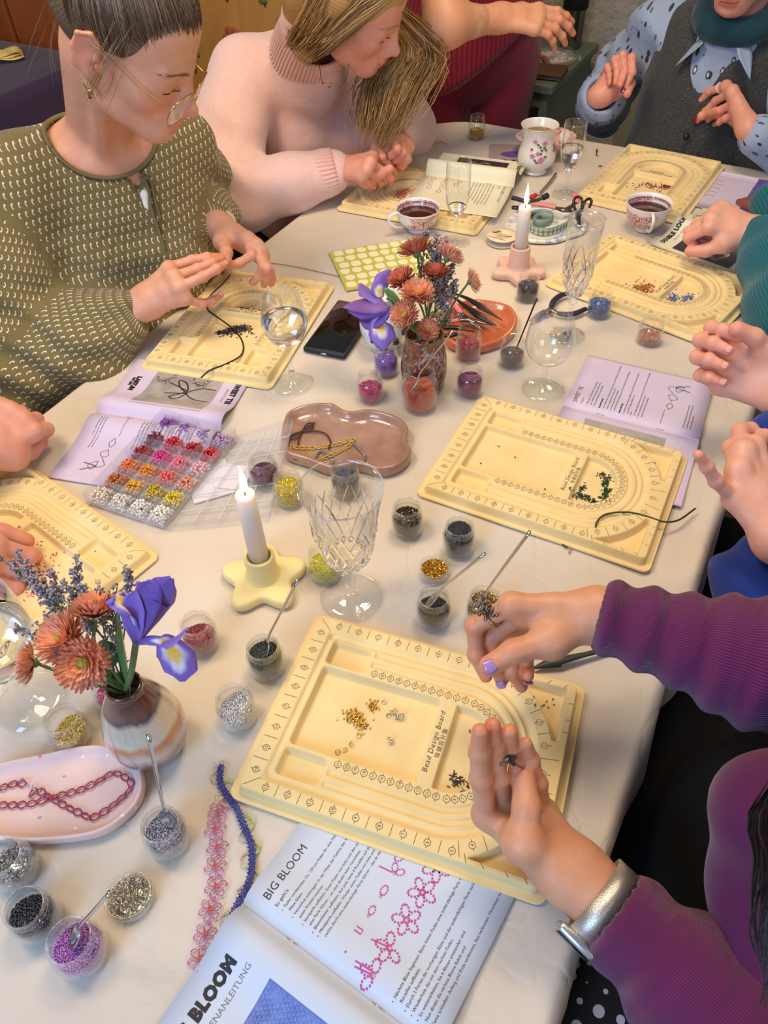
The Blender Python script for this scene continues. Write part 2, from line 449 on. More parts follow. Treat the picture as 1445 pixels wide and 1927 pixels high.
# ------------------------------------------------------------------ table with its cloth
M_tw = woodmat('table_wood', (120, 62, 44), (150, 84, 62), (3, 40, 40), .35)
NL, NR, AN, AF = -.935, .035, -.34, 1.955
tb = thing('dining_table', 'long dining table hidden under the pale tablecloth', 'table', NA((NL+NR)/2, (AN+AF)/2, 0), math.radians(60))
LA, LN = AF-AN, NR-NL
MB().box((0, 0, T-.030), (LA-.02, LN-.02, .036), bev=.006).build('tabletop', M_tw, tb)
for sx in (-1, 1):
 for sy in (-1, 1):
  MB().box((sx*(LA/2-.12), sy*(LN/2-.10), (T-.04)/2), (.07, .07, T-.04), bev=.006).build('leg', M_tw, tb)
def clothmat():
 m = bpy.data.materials.new('pale_linen'); m.use_nodes = True; t = NT(m); b = t.n['Principled BSDF']
 v = t.coord(); f = t.noise(v, 3.5, 4, 0.6)
 t.l.new(t.ramp(f, [(0.3, lin((203, 190, 174))), (0.7, lin((214, 203, 189)))]), b.inputs['Base Color'])
 b.inputs['Roughness'].default_value = 0.82; b.inputs['Sheen Weight'].default_value = 0.15; b.inputs['Specular IOR Level'].default_value = .25
 v1 = t.coord('Object', (1, 1, 1)); crease = t.voro(t.new('ShaderNodeVectorMath', operation='ADD', ins={0: v1, 1: t.new('ShaderNodeVectorMath', operation='SCALE', ins={0: t.noise(v1, 9, 3, .6, 0, 1), 3: .16}).outputs[0]}).outputs[0], 7, 'DISTANCE_TO_EDGE')
 cr = t.ramp(crease, [(0, (0, 0, 0, 1)), (.05, (1, 1, 1, 1))])
 wv = t.noise(t.coord('Object', (420, 420, 420)), 3.0, 2, .5)
 h = t.math('ADD', t.math('MULTIPLY', cr, .30), t.math('MULTIPLY', t.noise(v, 26, 4, .65), .55))
 n1 = t.bump(h, .40, .0045); t.l.new(t.bump(wv, .14, .0005, n1), b.inputs['Normal'])
 MATS['cloth'] = m; return m
# the cloth: rounded rectangle carried over the edge in a curved fall with folds
rad = .16; ring = []
def rrect(n0, n1, a0, a1, r, step=.018):
 pts = []
 for cx, cy, s in ((n1-r, a1-r, 0), (n0+r, a1-r, 90), (n0+r, a0+r, 180), (n1-r, a0+r, 270)):
  for q in np.linspace(s, s+90, 13): pts.append((cx+r*math.cos(math.radians(q)), cy+r*math.sin(math.radians(q))))
 out = []
 for i in range(len(pts)):
  p, q = np.array(pts[i]), np.array(pts[(i+1) % len(pts)]); L = np.linalg.norm(q-p); k = max(1, int(L/step))
  for j in range(k): out.append(p+(q-p)*j/k)
 return np.array(out)
edge = rrect(NL, NR, AN, AF, rad); nE = len(edge)
tang = np.roll(edge, -1, 0)-np.roll(edge, 1, 0); tang /= np.linalg.norm(tang, axis=1)[:, None]; outw = np.stack([tang[:, 1], -tang[:, 0]], 1)
cum = np.concatenate([[0], np.cumsum(np.linalg.norm(np.diff(edge, axis=0), axis=1))])
# top: grid clipped by shrinking rings towards the centre line
V = []; F = []
cl = np.stack([np.full(nE, (NL+NR)/2), np.clip(edge[:, 1], AN+.49, AF-.49)], 1)
levels = np.linspace(0, 1, 26)
rows = []
for q in levels:                     # centre line to edge
 p = cl+(edge-cl)*q; rows.append([NA(p[i, 0], p[i, 1], T) for i in range(nE)])
fall = [(.004, -.001), (.010, -.004), (.015, -.010), (.018, -.02), (.020, -.05), (.022, -.10), (.025, -.15), (.028, -.20), (.030, -.25), (.031, -.285)]
for (o, z) in fall:
 wv = np.sin(cum*21+np.sin(cum*5)*2.0)*0.6+np.sin(cum*47+1.3)*.25+np.sin(cum*9.0)*.4
 amp = max(0, (-z-.01))*.10
 p = edge+outw*(o+amp*(wv[:, None]))
 rows.append([NA(p[i, 0], p[i, 1], T+z) for i in range(nE)])
R = len(rows); V = np.array(rows).reshape(-1, 3)
X = V; nn = X@NX; aa = X@AX
onT = X[:, 2] > T-.0005
wr = (np.sin(nn*31+np.sin(aa*7)*2)*np.sin(aa*13+nn*9)+0.7*np.sin(aa*29+nn*41))*.0006-.0018
wr = wr-.0024*smooth01((nn+.13)/.14)*(1+np.sin(aa*19+np.sin(nn*17)*1.5)*.7+np.sin(aa*41+nn*30)*.3)
V[:, 2] += np.where(onT, wr, 0)
i = np.arange(nE); j = (i+1) % nE
F = np.concatenate([np.stack([r*nE+i, r*nE+j, (r+1)*nE+j, (r+1)*nE+i], 1) for r in range(R-1)])
tc = mesh_obj('tablecloth', V, F, clothmat(), None, True)
tag(tc, 'pale beige linen tablecloth draped over the long dining table', 'tablecloth')
# ------------------------------------------------------------------ furniture behind
M_green = mat('sage_green_paint', (104, 118, 98), .5, bump=(25, .1, .001))
gc = thing('green_cabinet', 'sage green painted cabinet with open dark shelf behind the standing woman', 'cabinet', NA(-1.12, 2.5, 0), math.radians(-30))
w, d = .78, .40
MB().box((0, 0, T-.012), (w+.03, d+.03, .025), bev=.004).build('top_board', M_green, gc, False)
for s in (-1, 1): MB().box((s*(w/2-.012), 0, (T-.025)/2), (.024, d, T-.025)).build('side_panel', M_green, gc, False)
MB().box((0, d/2-.006, (T-.025)/2), (w-.05, .012, T-.03)).build('back_panel', M_green, gc, False)
for z in (.03, .38): MB().box((0, 0, z), (w-.05, d-.02, .02)).build('shelf', M_green, gc, False)
MB().box((0, -d/2+.01, T-.045), (w-.05, .02, .04)).build('rail', M_green, gc, False)
# purple table far left
M_pur = mat('dark_purple_cloth', (62, 44, 74), .85, sheen=.2, bump=(9, .5, .01))
pt = thing('side_table', 'side table under a dark purple cloth at the far left', 'table', NA(-2.75, 1.62, 0), math.radians(-30))
b = MB()
for s in (-1, 1):
 for q in (-1, 1): MB().box((s*.5, q*.3, .35), (.05, .05, .70)).build('leg', M_tw, pt, False)
MB().box((0, 0, T-.03), (1.1, .7, .03)).build('tabletop', M_tw, pt, False)
V = []; F = []
e2 = rrect(-.57, .57, -.37, .37, .03, .03); n2 = len(e2); cc = np.concatenate([[0], np.cumsum(np.linalg.norm(np.diff(e2, axis=0), axis=1))])
tg = np.roll(e2, -1, 0)-np.roll(e2, 1, 0); tg /= np.linalg.norm(tg, axis=1)[:, None]+1e-9; ow = np.stack([tg[:, 1], -tg[:, 0]], 1)
rows = [np.column_stack([e2*q, np.full(n2, T-.010)]) for q in (0.01, .4, .8, .99)]
for o, z in ((.006, -.012), (.01, -.05), (.02, -.3), (.03, -.66)):
 rows.append(np.column_stack([e2+ow*(o+np.sin(cc*26)[:, None]*.012*min(1, -z*3)), np.full(n2, T+z)]))
V = np.concatenate(rows); i = np.arange(n2); j = (i+1) % n2
o = mesh_obj('purple_cloth', V, np.concatenate([np.stack([r*n2+i, r*n2+j, (r+1)*n2+j, (r+1)*n2+i], 1) for r in range(len(rows)-1)]), M_pur, pt)
# a folded yellow napkin lying on it
nk = thing('paper_napkin', 'small crumpled pale yellow napkin on the purple cloth', 'napkin', P(8, 108, .0), .4)
b = MB()
for q in range(3):
 g = [(x, y, .004+q*.006+.006*math.sin(x*60+q)*math.cos(y*50)) for x in np.linspace(-.06, .06, 8) for y in np.linspace(-.045, .045, 8)]
 b.add(np.array(g)*(1-q*.08, 1-q*.08, 1), [(i*8+j, (i+1)*8+j, (i+1)*8+j+1, i*8+j+1) for i in range(7) for j in range(7)])
o = b.build('napkin_sheet', mat('napkin_yellow', (240, 214, 130), .8), nk); o.modifiers.new('s', 'SOLIDIFY').thickness = .001
# orange brown wardrobe far left
M_or = woodmat('orange_brown_wood', (150, 78, 38), (178, 98, 50), (8, 8, 1.2), .35, .2)
wb = thing('wardrobe', 'orange brown wooden wardrobe behind the purple table', 'wardrobe', NA(-2.72, 2.44, 0), math.radians(-30))
MB().box((0, 0, 1.0), (1.18, .55, 2.0), bev=.01).build('carcass', M_or, wb, False)
for s in (-1, 1):
 o = MB().box((s*.29, -.285, 1.0), (.56, .022, 1.86), bev=.005).build('door', M_or, wb, False)
 MB().ball((s*.05, -.305, 1.0), .014).build('knob', mat('brass', (190, 150, 80), .3, 1.0), o)
MB().box((0, -.29, .05), (1.18, .02, .08), bev=.004).build('plinth', M_or, wb, False)
# painted cupboard with folk flowers between the two seated women
M_yel = woodmat('ochre_painted_wood', (176, 118, 52), (200, 146, 76), (6, 6, 1.5), .4, .1)
yc = thing('painted_cupboard', 'ochre cupboard painted with red flowers and green leaves behind the seated women', 'cupboard', NA(-1.80, 2.40, 0), math.radians(-30))
MB().box((0, 0, .8), (.62, .42, 1.6), bev=.008).build('carcass', M_yel, yc, False)
dd = MB().box((0, -.215, .8), (.54, .02, 1.5), bev=.006).build('door', M_yel, yc, False)
for fx in (-.12, 0.06, .2):
 for fz in np.linspace(.35, 1.45, 6):
  b = MB()
  for k in range(6): a = k*math.pi/3; b.ball((fx+.022*math.cos(a), -.227, fz+.022*math.sin(a)), (.016, .003, .016), 8, 6)
  b.build('painted_flower', mat('folk_red', (170, 84, 60), .5), dd)
  b = MB()
  for k in range(4): b.ball((fx+.02*math.sin(k*2), -.227, fz-.04-.022*k), (.016, .003, .009), 8, 6)
  b.tube([(fx, -.227, fz-.02), (fx+.01, -.228, fz-.07), (fx, -.227, fz-.12)], .0025, 5)
  b.build('painted_leaves', mat('folk_green', (104, 106, 56), .5), dd)
# flat piece added for the table's bare wood showing past the cloth
sd = thing('bare_table_wood', 'reddish wood piece standing for the bare tabletop at the right edge beside the violet leaflet', 'board', P(1492, 392), math.radians(20))
MB().box((0, 0, .007), (.20, .13, .012), bev=.004).build('board', M_tw, sd, False); MB().box((.13, 0, .007), (.07, .03, .012), bev=.004).build('narrow_end', M_tw, sd, False)
# ------------------------------------------------------------------ bead design boards
BL, BW, BH = .325, .2385, .0145
def board_height(u, v):
 """u, v in mm -> height in mm of the moulded tray"""
 dv = v-118.7; a = np.abs(dv)
 rho = np.where(u < 205, a, np.sqrt(((np.maximum(u, 205)-205)/.9)**2+dv**2))
 def rr(x0, x1, y0, y1, r):      # signed distance to a rounded rectangle, negative inside
  cx, cy = (x0+x1)/2, (y0+y1)/2; qx = np.abs(u-cx)-(x1-x0)/2+r; qy = np.abs(v-cy)-(y1-y0)/2+r
  return np.sqrt(np.maximum(qx, 0)**2+np.maximum(qy, 0)**2)+np.minimum(np.maximum(qx, qy), 0)-r
 def st(d, w): return smooth01(0.5-d/w)      # 1 inside
 h = np.full(u.shape, 1.4)
 body = rr(9, 316, 8.5, 230, 7); h = h+(14.2-1.4)*st(body, 2.6)
 # inner region: lower than the scale strip by a bevelled step
 inner = np.maximum(rho-95, 28-u); inner = np.where(u > 205, rho-95, np.maximum(a-95, 29-u))
 h = h-1.6*st(inner, 2.0)
 # channels running round the arch
 for c, w, x0, dp in ((88.5, 8.5, 31, 2.6), (79.5, 7, 89, 2.8), (66.5, 7, 89, 2.8)):
  d = np.abs(rho-c)/(w/2); g = np.clip(1-d*d, 0, 1); g = np.sqrt(g)*smooth01((u-x0)/3.0)
  h = h-dp*g
 g = np.sqrt(np.clip(1-((u-33.5)/3.5)**2, 0, 1))*smooth01((92-a)/4); h = h-2.0*g
 fl = 2.2
 for p in (rr(39, 84.5, 35.5, 64, 4), rr(39, 84.5, 173, 201.5, 4), rr(40, 178, 70.5, 166.5, 4)):
  h = h+(fl-h)*st(p, 3.4)
 dsh = np.maximum(rho-47.5, 197-u); dsh = dsh+np.maximum(0, 3-np.abs(dsh+2))*0
 h = h+(fl-h)*st(dsh, 3.4)
 cp = np.maximum(np.maximum(113.5-rho, u-304.5), np.maximum(a-102.5, 246-u))
 cp = np.maximum(cp, 40-a); h = h+(fl-h)*st(cp, 3.0)
 return h
def build_board_meshes():
 nx, ny = 316, 233
 us = np.linspace(0, 325, nx); vs = np.linspace(0, 238.5, ny); U, Vv = np.meshgrid(us, vs, indexing='ij')
 H = board_height(U, Vv)
 # pull the outer corners onto a rounded outline
 r = 11.0; cx, cy = 162.5, 119.25; qx = np.abs(U-cx)-cx+r; qy = np.abs(Vv-cy)-cy+r
 ln = np.sqrt(np.maximum(qx, 0)**2+np.maximum(qy, 0)**2); out = (qx > 0) & (qy > 0) & (ln > r)
 k = np.where(out, r/np.maximum(ln, 1e-6), 1)
 U2 = np.where(out, cx+np.sign(U-cx)*(cx-r+qx*k), U); V2 = np.where(out, cy+np.sign(Vv-cy)*(cy-r+qy*k), Vv)
 V = np.stack([U2, V2, H], -1).reshape(-1, 3)/1000.0
 idx = np.arange(nx*ny).reshape(nx, ny)
 F = np.stack([idx[:-1, :-1], idx[1:, :-1], idx[1:, 1:], idx[:-1, 1:]], -1).reshape(-1, 4)
 # drop the cells whose corners all lie beyond the outline, then close the rim down to the table
 o4 = out.reshape(-1)[F].all(1); F = F[~o4]
 rim = np.concatenate([idx[:, 0], idx[-1, 1:], idx[::-1, -1][1:], idx[0, ::-1][1:-1]])
 low = V[rim].copy(); low[:, 2] = -.0016; nb = len(V); V = np.vstack([V, low]); m = len(rim); i = np.arange(m); j = (i+1) % m
 F = np.vstack([F, np.stack([rim[j], rim[i], nb+i, nb+j], 1)])
 m1 = bpy.data.materials.new('yellow_flock'); m1.use_nodes = True; t = NT(m1); b = t.n['Principled BSDF']
 f = t.noise(t.coord(), 25, 3, .6)
 t.l.new(t.ramp(f, [(.3, lin((228, 201, 140))), (.7, lin((236, 211, 154)))]), b.inputs['Base Color'])
 b.inputs['Roughness'].default_value = .8; b.inputs['Sheen Weight'].default_value = .25; b.inputs['Specular IOR Level'].default_value = .2
 t.l.new(t.bump(t.noise(t.coord(), 1800, 2, .5), .12, .0004), b.inputs['Normal'])
 tr = mesh_obj('tray', V, F, m1)
 # printing
 pr = MB(); zt = .0145+.00015
 def hz(u, v): return float(board_height(np.array([u*1000.]), np.array([v*1000.]))[0])/1000+.00018
 def line(u0, v0, u1, v1, w=.0005, z=None):
  d = np.array([u1-u0, v1-v0]); L = np.linalg.norm(d); d /= L; n = np.array([-d[1], d[0]])*w/2; k = max(1, int(L/.003)); v = []
  for i in range(k+1):
   p = np.array([u0, v0])+d*L*i/k; zz = hz(*p) if z is None else z
   v += [(p[0]-n[0], p[1]-n[1], zz), (p[0]+n[0], p[1]+n[1], zz)]
  pr.add(v, [(2*i, 2*i+2, 2*i+3, 2*i+1) for i in range(k)])
 def circle(u, v, r, w=.0005):
  z = hz(u, v); vs_ = []; n = 24
  for i in range(n):
   a = 2*math.pi*i/n; vs_ += [(u+(r-w/2)*math.cos(a), v+(r-w/2)*math.sin(a), z), (u+(r+w/2)*math.cos(a), v+(r+w/2)*math.sin(a), z)]
  pr.add(vs_, [(2*i, 2*i+1, (2*i+3) % (2*n), (2*i+2) % (2*n)) for i in range(n)])
 def text(s, u, v, size, rot, z=None, shear=0.0, sp=1.0):
  c = bpy.data.curves.new('t', 'FONT'); c.body = s; c.size = size; c.align_x = 'CENTER'; c.align_y = 'CENTER'; c.resolution_u = 2; c.shear = shear; c.space_character = sp
  o = bpy.data.objects.new('t', c); me = o.to_mesh(); z = hz(u, v) if z is None else z
  if len(me.polygons):
   vv = np.array([q.co[:] for q in me.vertices]); cs, sn = math.cos(rot), math.sin(rot)
   vv = np.column_stack([vv[:, 0]*cs-vv[:, 1]*sn+u, vv[:, 0]*sn+vv[:, 1]*cs+v, np.full(len(vv), z)])
   pr.add(vv, [tuple(q.vertices) for q in me.polygons])
  o.to_mesh_clear(); bpy.data.objects.remove(o); bpy.data.curves.remove(c)
 R90 = math.pi/2; C = np.array([.205, .1187])
 def mark(num, u, v, du, dv, r, tk, size, rot=None):
  circle(u, v, r); n = np.array([du, dv]); n = n/np.linalg.norm(n)
  for s in (-1, 1): line(u+n[0]*r*s, v+n[1]*r*s, u+n[0]*(r+tk)*s, v+n[1]*(r+tk)*s)
  text(str(num), u, v, size, R90 if rot is None else rot)
 def el(phi, rho): return C[0]+.9*rho*math.cos(phi), C[1]+rho*math.sin(phi)
 for s in (-1, 1):
  vv = .1187+s*.102
  for k, num in enumerate(range(13, 4, -1)):
   u = .0372+k*.0243; mark(num, u, vv, 0, 1, .0033, .0024, .0048)
   if k < 8: line(u+.0122, vv-.0062*1, u+.0122, vv+.0062)
  line(.0285, .1187+s*.094, .0115, .1187+s*.1085)
  for num in (4, 3, 2, 1):
   ph = s*math.radians((0, 17, 32, 47, 62)[num]); u, v = el(ph, .103); mark(num, u, v, math.cos(ph), math.sin(ph), .0033, .0045 if num == 1 else .0024, .0048)
  for dg in (9, 24.5, 39.5, 54.5, 70):
   ph = s*math.radians(dg); a = el(ph, .097); b_ = el(ph, .112 if dg > 15 else .1195); line(*a, *b_)
  for (u, v0, v1) in ((.245, .1005, .109), (.262, .104, .1085), (.285, .104, .1085), (.303, .104, .1085)):
   line(u-.002, .1187+s*v0, u+.002, .1187+s*(v1))
  for dv in (.05, .065, .085): line(.3055, .1187+s*dv, .314, .1187+s*(dv+.002))
  for k, num in enumerate((14, 15, 16, 17)):
   mark(num, .0197, .1187+s*(.088-k*.0250), 1, 0, .0033, .0024, .0048)
   if k < 3 or s > 0: line(.0115, .1187+s*(.088-k*.0250-.0125), .0272, .1187+s*(.088-k*.0250-.0125))
  for k, num in enumerate(range(21, 9, -1)):
   mark(num, .0974+k*.00955, .1187+s*.0560, 0, 1, .0036, .0018, .0044)
  for num in range(9, 0, -1):
   ph = s*math.radians(num*9.1-1.5+.5); u, v = el(ph, .0560); mark(num, u, v, math.cos(ph), math.sin(ph), .0034, .0018, .0042)
 mark(0, *el(0, .103), 1, 0, .0033, .0045, .0048); mark(0, *el(0, .056), 1, 0, .0034, .0018, .0042)
 text('Bead Design Board', .1838, .1187, .0082, R90, shear=0.15, sp=1.12)
 text('珠鏈設計盤', .1918, .1187, .0062, R90, sp=1.25)
 po = pr.build('printed_scale', mat('print_ink', (58, 50, 42), .7), tr, False)
 po['kind'] = 'stuff'
 return tr, po
BOARD_TRAY, BOARD_PRINT = build_board_meshes()
BOARDS = []
def board(x, y, deg, label):
 """corner of the square end (near left), heading of the long side"""
 if not BOARDS:
  tr, po = BOARD_TRAY, BOARD_PRINT
 else:
  tr = BOARD_TRAY.copy(); COL.objects.link(tr); po = BOARD_PRINT.copy(); COL.objects.link(po); po.parent = tr
 r = thing('bead_board', label, 'bead board', (x, y, T+.0020), math.radians(deg), 'bead design boards')
 tr.parent = r; BOARDS.append(r); return r
def bp(i, u, v, dz=0.0):
 """point on board i, u v in mm"""
 h = float(board_height(np.array([float(u)]), np.array([float(v)]))[0])/1000+dz
 r = BOARDS[i]; a = r.rotation_euler[2]; u, v = u/1000, v/1000
 return np.array([r.location[0]+u*math.cos(a)-v*math.sin(a), r.location[1]+u*math.sin(a)+v*math.cos(a), T+.0020+h])
board(-.1706, .3229, -20.73, 'cream yellow bead board under the two hands with the silver watch, in the foreground')
board(.0442, .7433, -28.53, 'yellow bead board with dark green beads and a green cord lying over its edge')
board(.3161, 1.2824, -42.4, 'yellow bead board with blue and copper beads beside the teal sleeve')
board(-.1752, .9929, 72.35, 'yellow bead board with black beads and a black cord in front of the olive blouse')
board(.6385, 1.4942, 56.1, 'yellow bead board with dark red beads in front of the grey waistcoat')
board(-.2943, .6473, 140.5, 'yellow bead board with pink beads, cut off by the left edge of the photo')
board(.3156, 1.6967, 154.2, 'yellow bead board half under the open cream booklet, by the pink sweater')
# ------------------------------------------------------------------ glass jars with beads
def hgt(base, py):
 """height above the base point at which a vertical line reaches image row py"""
 lo, hi = 0.0, .5
 def row(h):
  d = np.array([base[0], base[1], base[2]+h])-C0; return IH/2-FPX*(d@CU)/(d@CF)
 for _ in range(40):
  m = (lo+hi)/2
  if row(m) > py: lo = m
  else: hi = m
 return lo
def onray(px, py, A, L, far=False):
 """point on the sight line at distance L from A; the upper solution"""
 d = ray(px, py); o = C0-A; a = d@d; b = 2*(o@d); c = o@o-L*L; q = b*b-4*a*c
 t = -b/(2*a) if q < 0 else (-b+(1 if far else -1)*math.sqrt(q))/(2*a)
 return C0+d*t
TT = T+.0006
def tintmat(name, c, rough=.18, metal=0.0, var=.35, spec=.6, coat=.4):
 if name in MATS: return MATS[name]
 m = bpy.data.materials.new(name); m.use_nodes = True; t = NT(m); b = t.n['Principled BSDF']
 at = t.new('ShaderNodeAttribute', attribute_name='tint'); sp = t.new('ShaderNodeSeparateColor'); t.l.new(at.outputs[0], sp.inputs[0])
 c0 = lin(c); d = tuple(x*(1-var) for x in c0[:3])+(1,); h = tuple(min(1, x*(1+var*.7)+.02) for x in c0[:3])+(1,)
 t.l.new(t.ramp(sp.outputs[0], [(0, d), (1, h)]), b.inputs['Base Color'])
 b.inputs['Roughness'].default_value = rough; b.inputs['Metallic'].default_value = metal; b.inputs['Specular IOR Level'].default_value = spec
 b.inputs['Coat Weight'].default_value = coat; b.inputs['Coat Roughness'].default_value = .05
 MATS[name] = m; return m
M_glass = glassmat('clear_glass', (253, 254, 253), 1.9, .16)
M_crys = glassmat('cut_crystal', (251, 252, 253), 2.0, .28, .03)
M_plas = glassmat('clear_plastic', (252, 252, 254), .8, .30, .2, .07); M_milk = glassmat('milky_plastic', (250, 248, 252), .8, .2, .2, .30)
def beadunit(kind):
 """one bead as a tiny mesh around the origin, axis z, size 1"""
 v = []; f = []; n = 6
 if kind == 'seed':
  for r, z in ((.45, -.62), (1.0, -.3), (1.0, .3), (.45, .62)):
   for j in range(n): a = 2*math.pi*j/n; v.append((r*math.cos(a), r*math.sin(a), z))
  for i in range(3):
   for j in range(n): f.append((i*n+j, i*n+(j+1) % n, (i+1)*n+(j+1) % n, (i+1)*n+j))
  f.append(tuple(range(n))[::-1]); f.append(tuple(range(3*n, 4*n)))
 elif kind == 'tube':
  n = 5
  for z in (-2.1, 2.1):
   for j in range(n): a = 2*math.pi*j/n; v.append((.8*math.cos(a), .8*math.sin(a), z))
  for j in range(n): f.append((j, (j+1) % n, n+(j+1) % n, n+j))
  f.append(tuple(range(n))[::-1]); f.append(tuple(range(n, 2*n)))
 elif kind == 'pony':
  n = 10
  for r, z in ((.42, .45), (.75, .68), (1.05, .35), (1.05, -.35), (.75, -.68), (.42, -.45)):
   for j in range(n): a = 2*math.pi*j/n; v.append((r*math.cos(a), r*math.sin(a), z))
  for i in range(6):
   for j in range(n): f.append((i*n+(j+1) % n, i*n+j, ((i+1) % 6)*n+j, ((i+1) % 6)*n+(j+1) % n))
 else:  # ring
  n = 9
  for r, z in ((.78, 0), (1., .2), (1.2, 0), (1., -.2)):
   for j in range(n): a = 2*math.pi*j/n; v.append((r*math.cos(a), r*math.sin(a), z))
  for i in range(4):
   for j in range(n): f.append((i*n+(j+1) % n, i*n+j, ((i+1) % 4)*n+j, ((i+1) % 4)*n+(j+1) % n))
 return np.array(v, float), f
def scatter(name, pts, size, kind, m, parent, seed=0, flat=False, core=None, shades=None):
 """many beads at given points, random orientation, one mesh of kind stuff"""
 rng = np.random.default_rng(seed); v, f = beadunit(kind); V = []; Fs = {}; C = []
 for i, p in enumerate(pts):
  e = rng.random(3)*6.28
  R = np.array(Euler((rng.normal()*.25 if flat else e[0], rng.normal()*.25 if flat else e[1], e[2])).to_matrix())
  if flat and kind == 'tube': R = R@rotm('Y', math.pi/2)
  V.append(v@R.T*size+p); C.append(np.full(len(v), rng.random() if shades is None else shades[i]))
 n = len(pts); nv = len(v); F = []
 for q in f: F.append(q)
 quads = [q for q in F if len(q) == 4]; rest = [q for q in F if len(q) != 4]
 FF = [tuple(x+i*nv for x in q) for i in range(n) for q in F]
 if core: V.append(core[0]); C.append(np.full(len(core[0]), .3)); FF += [tuple(x+n*nv for x in q) for q in core[1]]
 o = mesh_obj(name, np.concatenate(V), FF, m, parent, kind != 'tube', col=np.repeat(np.concatenate(C)[:, None], 3, 1)); o['kind'] = 'stuff'; return o
JPROF = [(0, 0), (17, 0), (20.4, 1.6), (21.5, 5), (21.5, 27), (20.7, 30.5), (18.6, 33.5), (17.7, 35), (17.8, 36.6), (18.9, 38.0), (18.9, 39.4), (17.8, 40.6), (17.9, 43), (18.2, 44.4), (17.4, 45.6), (16.5, 45.2), (16.1, 43.5), (16.0, 36), (18.6, 31), (19.9, 27), (19.9, 5), (17.5, 2.8), (0, 2.4)]
LOWP = [(0, 0), (17, 0), (18.6, 1.5), (18.8, 8), (19.6, 9), (19.6, 13), (19.0, 15.5), (18.2, 16), (17.6, 15.2), (17.6, 3), (16, 1.8), (0, 1.6)]
JM = {}
def jarmesh(kind):
 if kind not in JM:
  p = JPROF if kind == 'jar' else LOWP
  o = MB().lathe([(r/1000, z/1000) for r, z in p], 40).build('glass_body', M_glass); JM[kind] = o.data; bpy.data.objects.remove(o)
 return JM[kind]
FM = {}
def fillmesh(level, kind, size, heap, low=False, tilt=0.0):
 key = (level, kind, size, heap, low, tilt)
 if key in FM: return FM[key]
 rng = np.random.default_rng(int(level*1e4)); R = .0184 if not low else .0164; z0 = .0032 if not low else .0022; pts = []
 sp = size*1.75*(1.5 if kind == 'tube' else 1)
 def top(x, y): return level+heap*max(0, 1-(x*x+y*y)/(R*R))+x*tilt
 def rad(z):
  if low: return R
  return R if z < .027 else max(.0150, R-(z-.027)*.45)
 z = z0
 while z < level+R*abs(tilt):
  n = int(2*math.pi*rad(z)/sp)
  for j in range(n):
   a = 2*math.pi*(j+rng.random()*.7)/n; r = rad(z)-rng.random()*.0006-size*.3; x, y = r*math.cos(a), r*math.sin(a)
   if z < top(x, y): pts.append((x, y, z+rng.normal()*sp*.2))
  z += sp*.9
 R2 = rad(level); g = np.arange(-R2, R2, sp*.85)
 for x in g:
  for y in g:
   x2, y2 = x+rng.normal()*sp*.22, y+rng.normal()*sp*.22
   if x2*x2+y2*y2 < (R2-size)**2: pts.append((x2, y2, top(x2, y2)+rng.random()*sp*.5))
 c = MB()
 pr = [(0, z0)]+[(rad(z)*.93, z) for z in np.linspace(z0, max(z0+.001, level-.001), 5)]+[(rad(level)*.6, level+heap*.5), (0, level+heap*.85)]
 c.lathe(pr, 20)
 cv = np.concatenate(c.v); cv[:, 2] += cv[:, 0]*tilt*np.clip((cv[:, 2]-z0)/max(level-z0, .001), 0, 1)
 o = scatter('beads', np.array(pts), size, kind, None, None, 3, core=(cv, c.f)); o.data.materials.append(M_glass)
 FM[key] = o.data; bpy.data.objects.remove(o); return FM[key]
def jar(px, py, label, m, level=.018, kind='seed', size=.00095, sx=1.0, sz=1.0, heap=.002, low=False, tilt=0.0, rz=0.0, name='bead_jar', group='small glass jars of beads'):
 b = P(px, py, 0); b[2] = TT
 t = thing(name, label, 'jar', b, rz, group)
 g = link('glass_body', jarmesh('low' if low else 'jar'), t); g.scale = (sx, sx, sz)
 f = link('beads', fillmesh(level, kind, size, heap, low, tilt), t); f['kind'] = 'stuff'; f.scale = (sx, sx, sz)
 f.material_slots[0].link = 'OBJECT'; f.material_slots[0].material = m
 return t, b
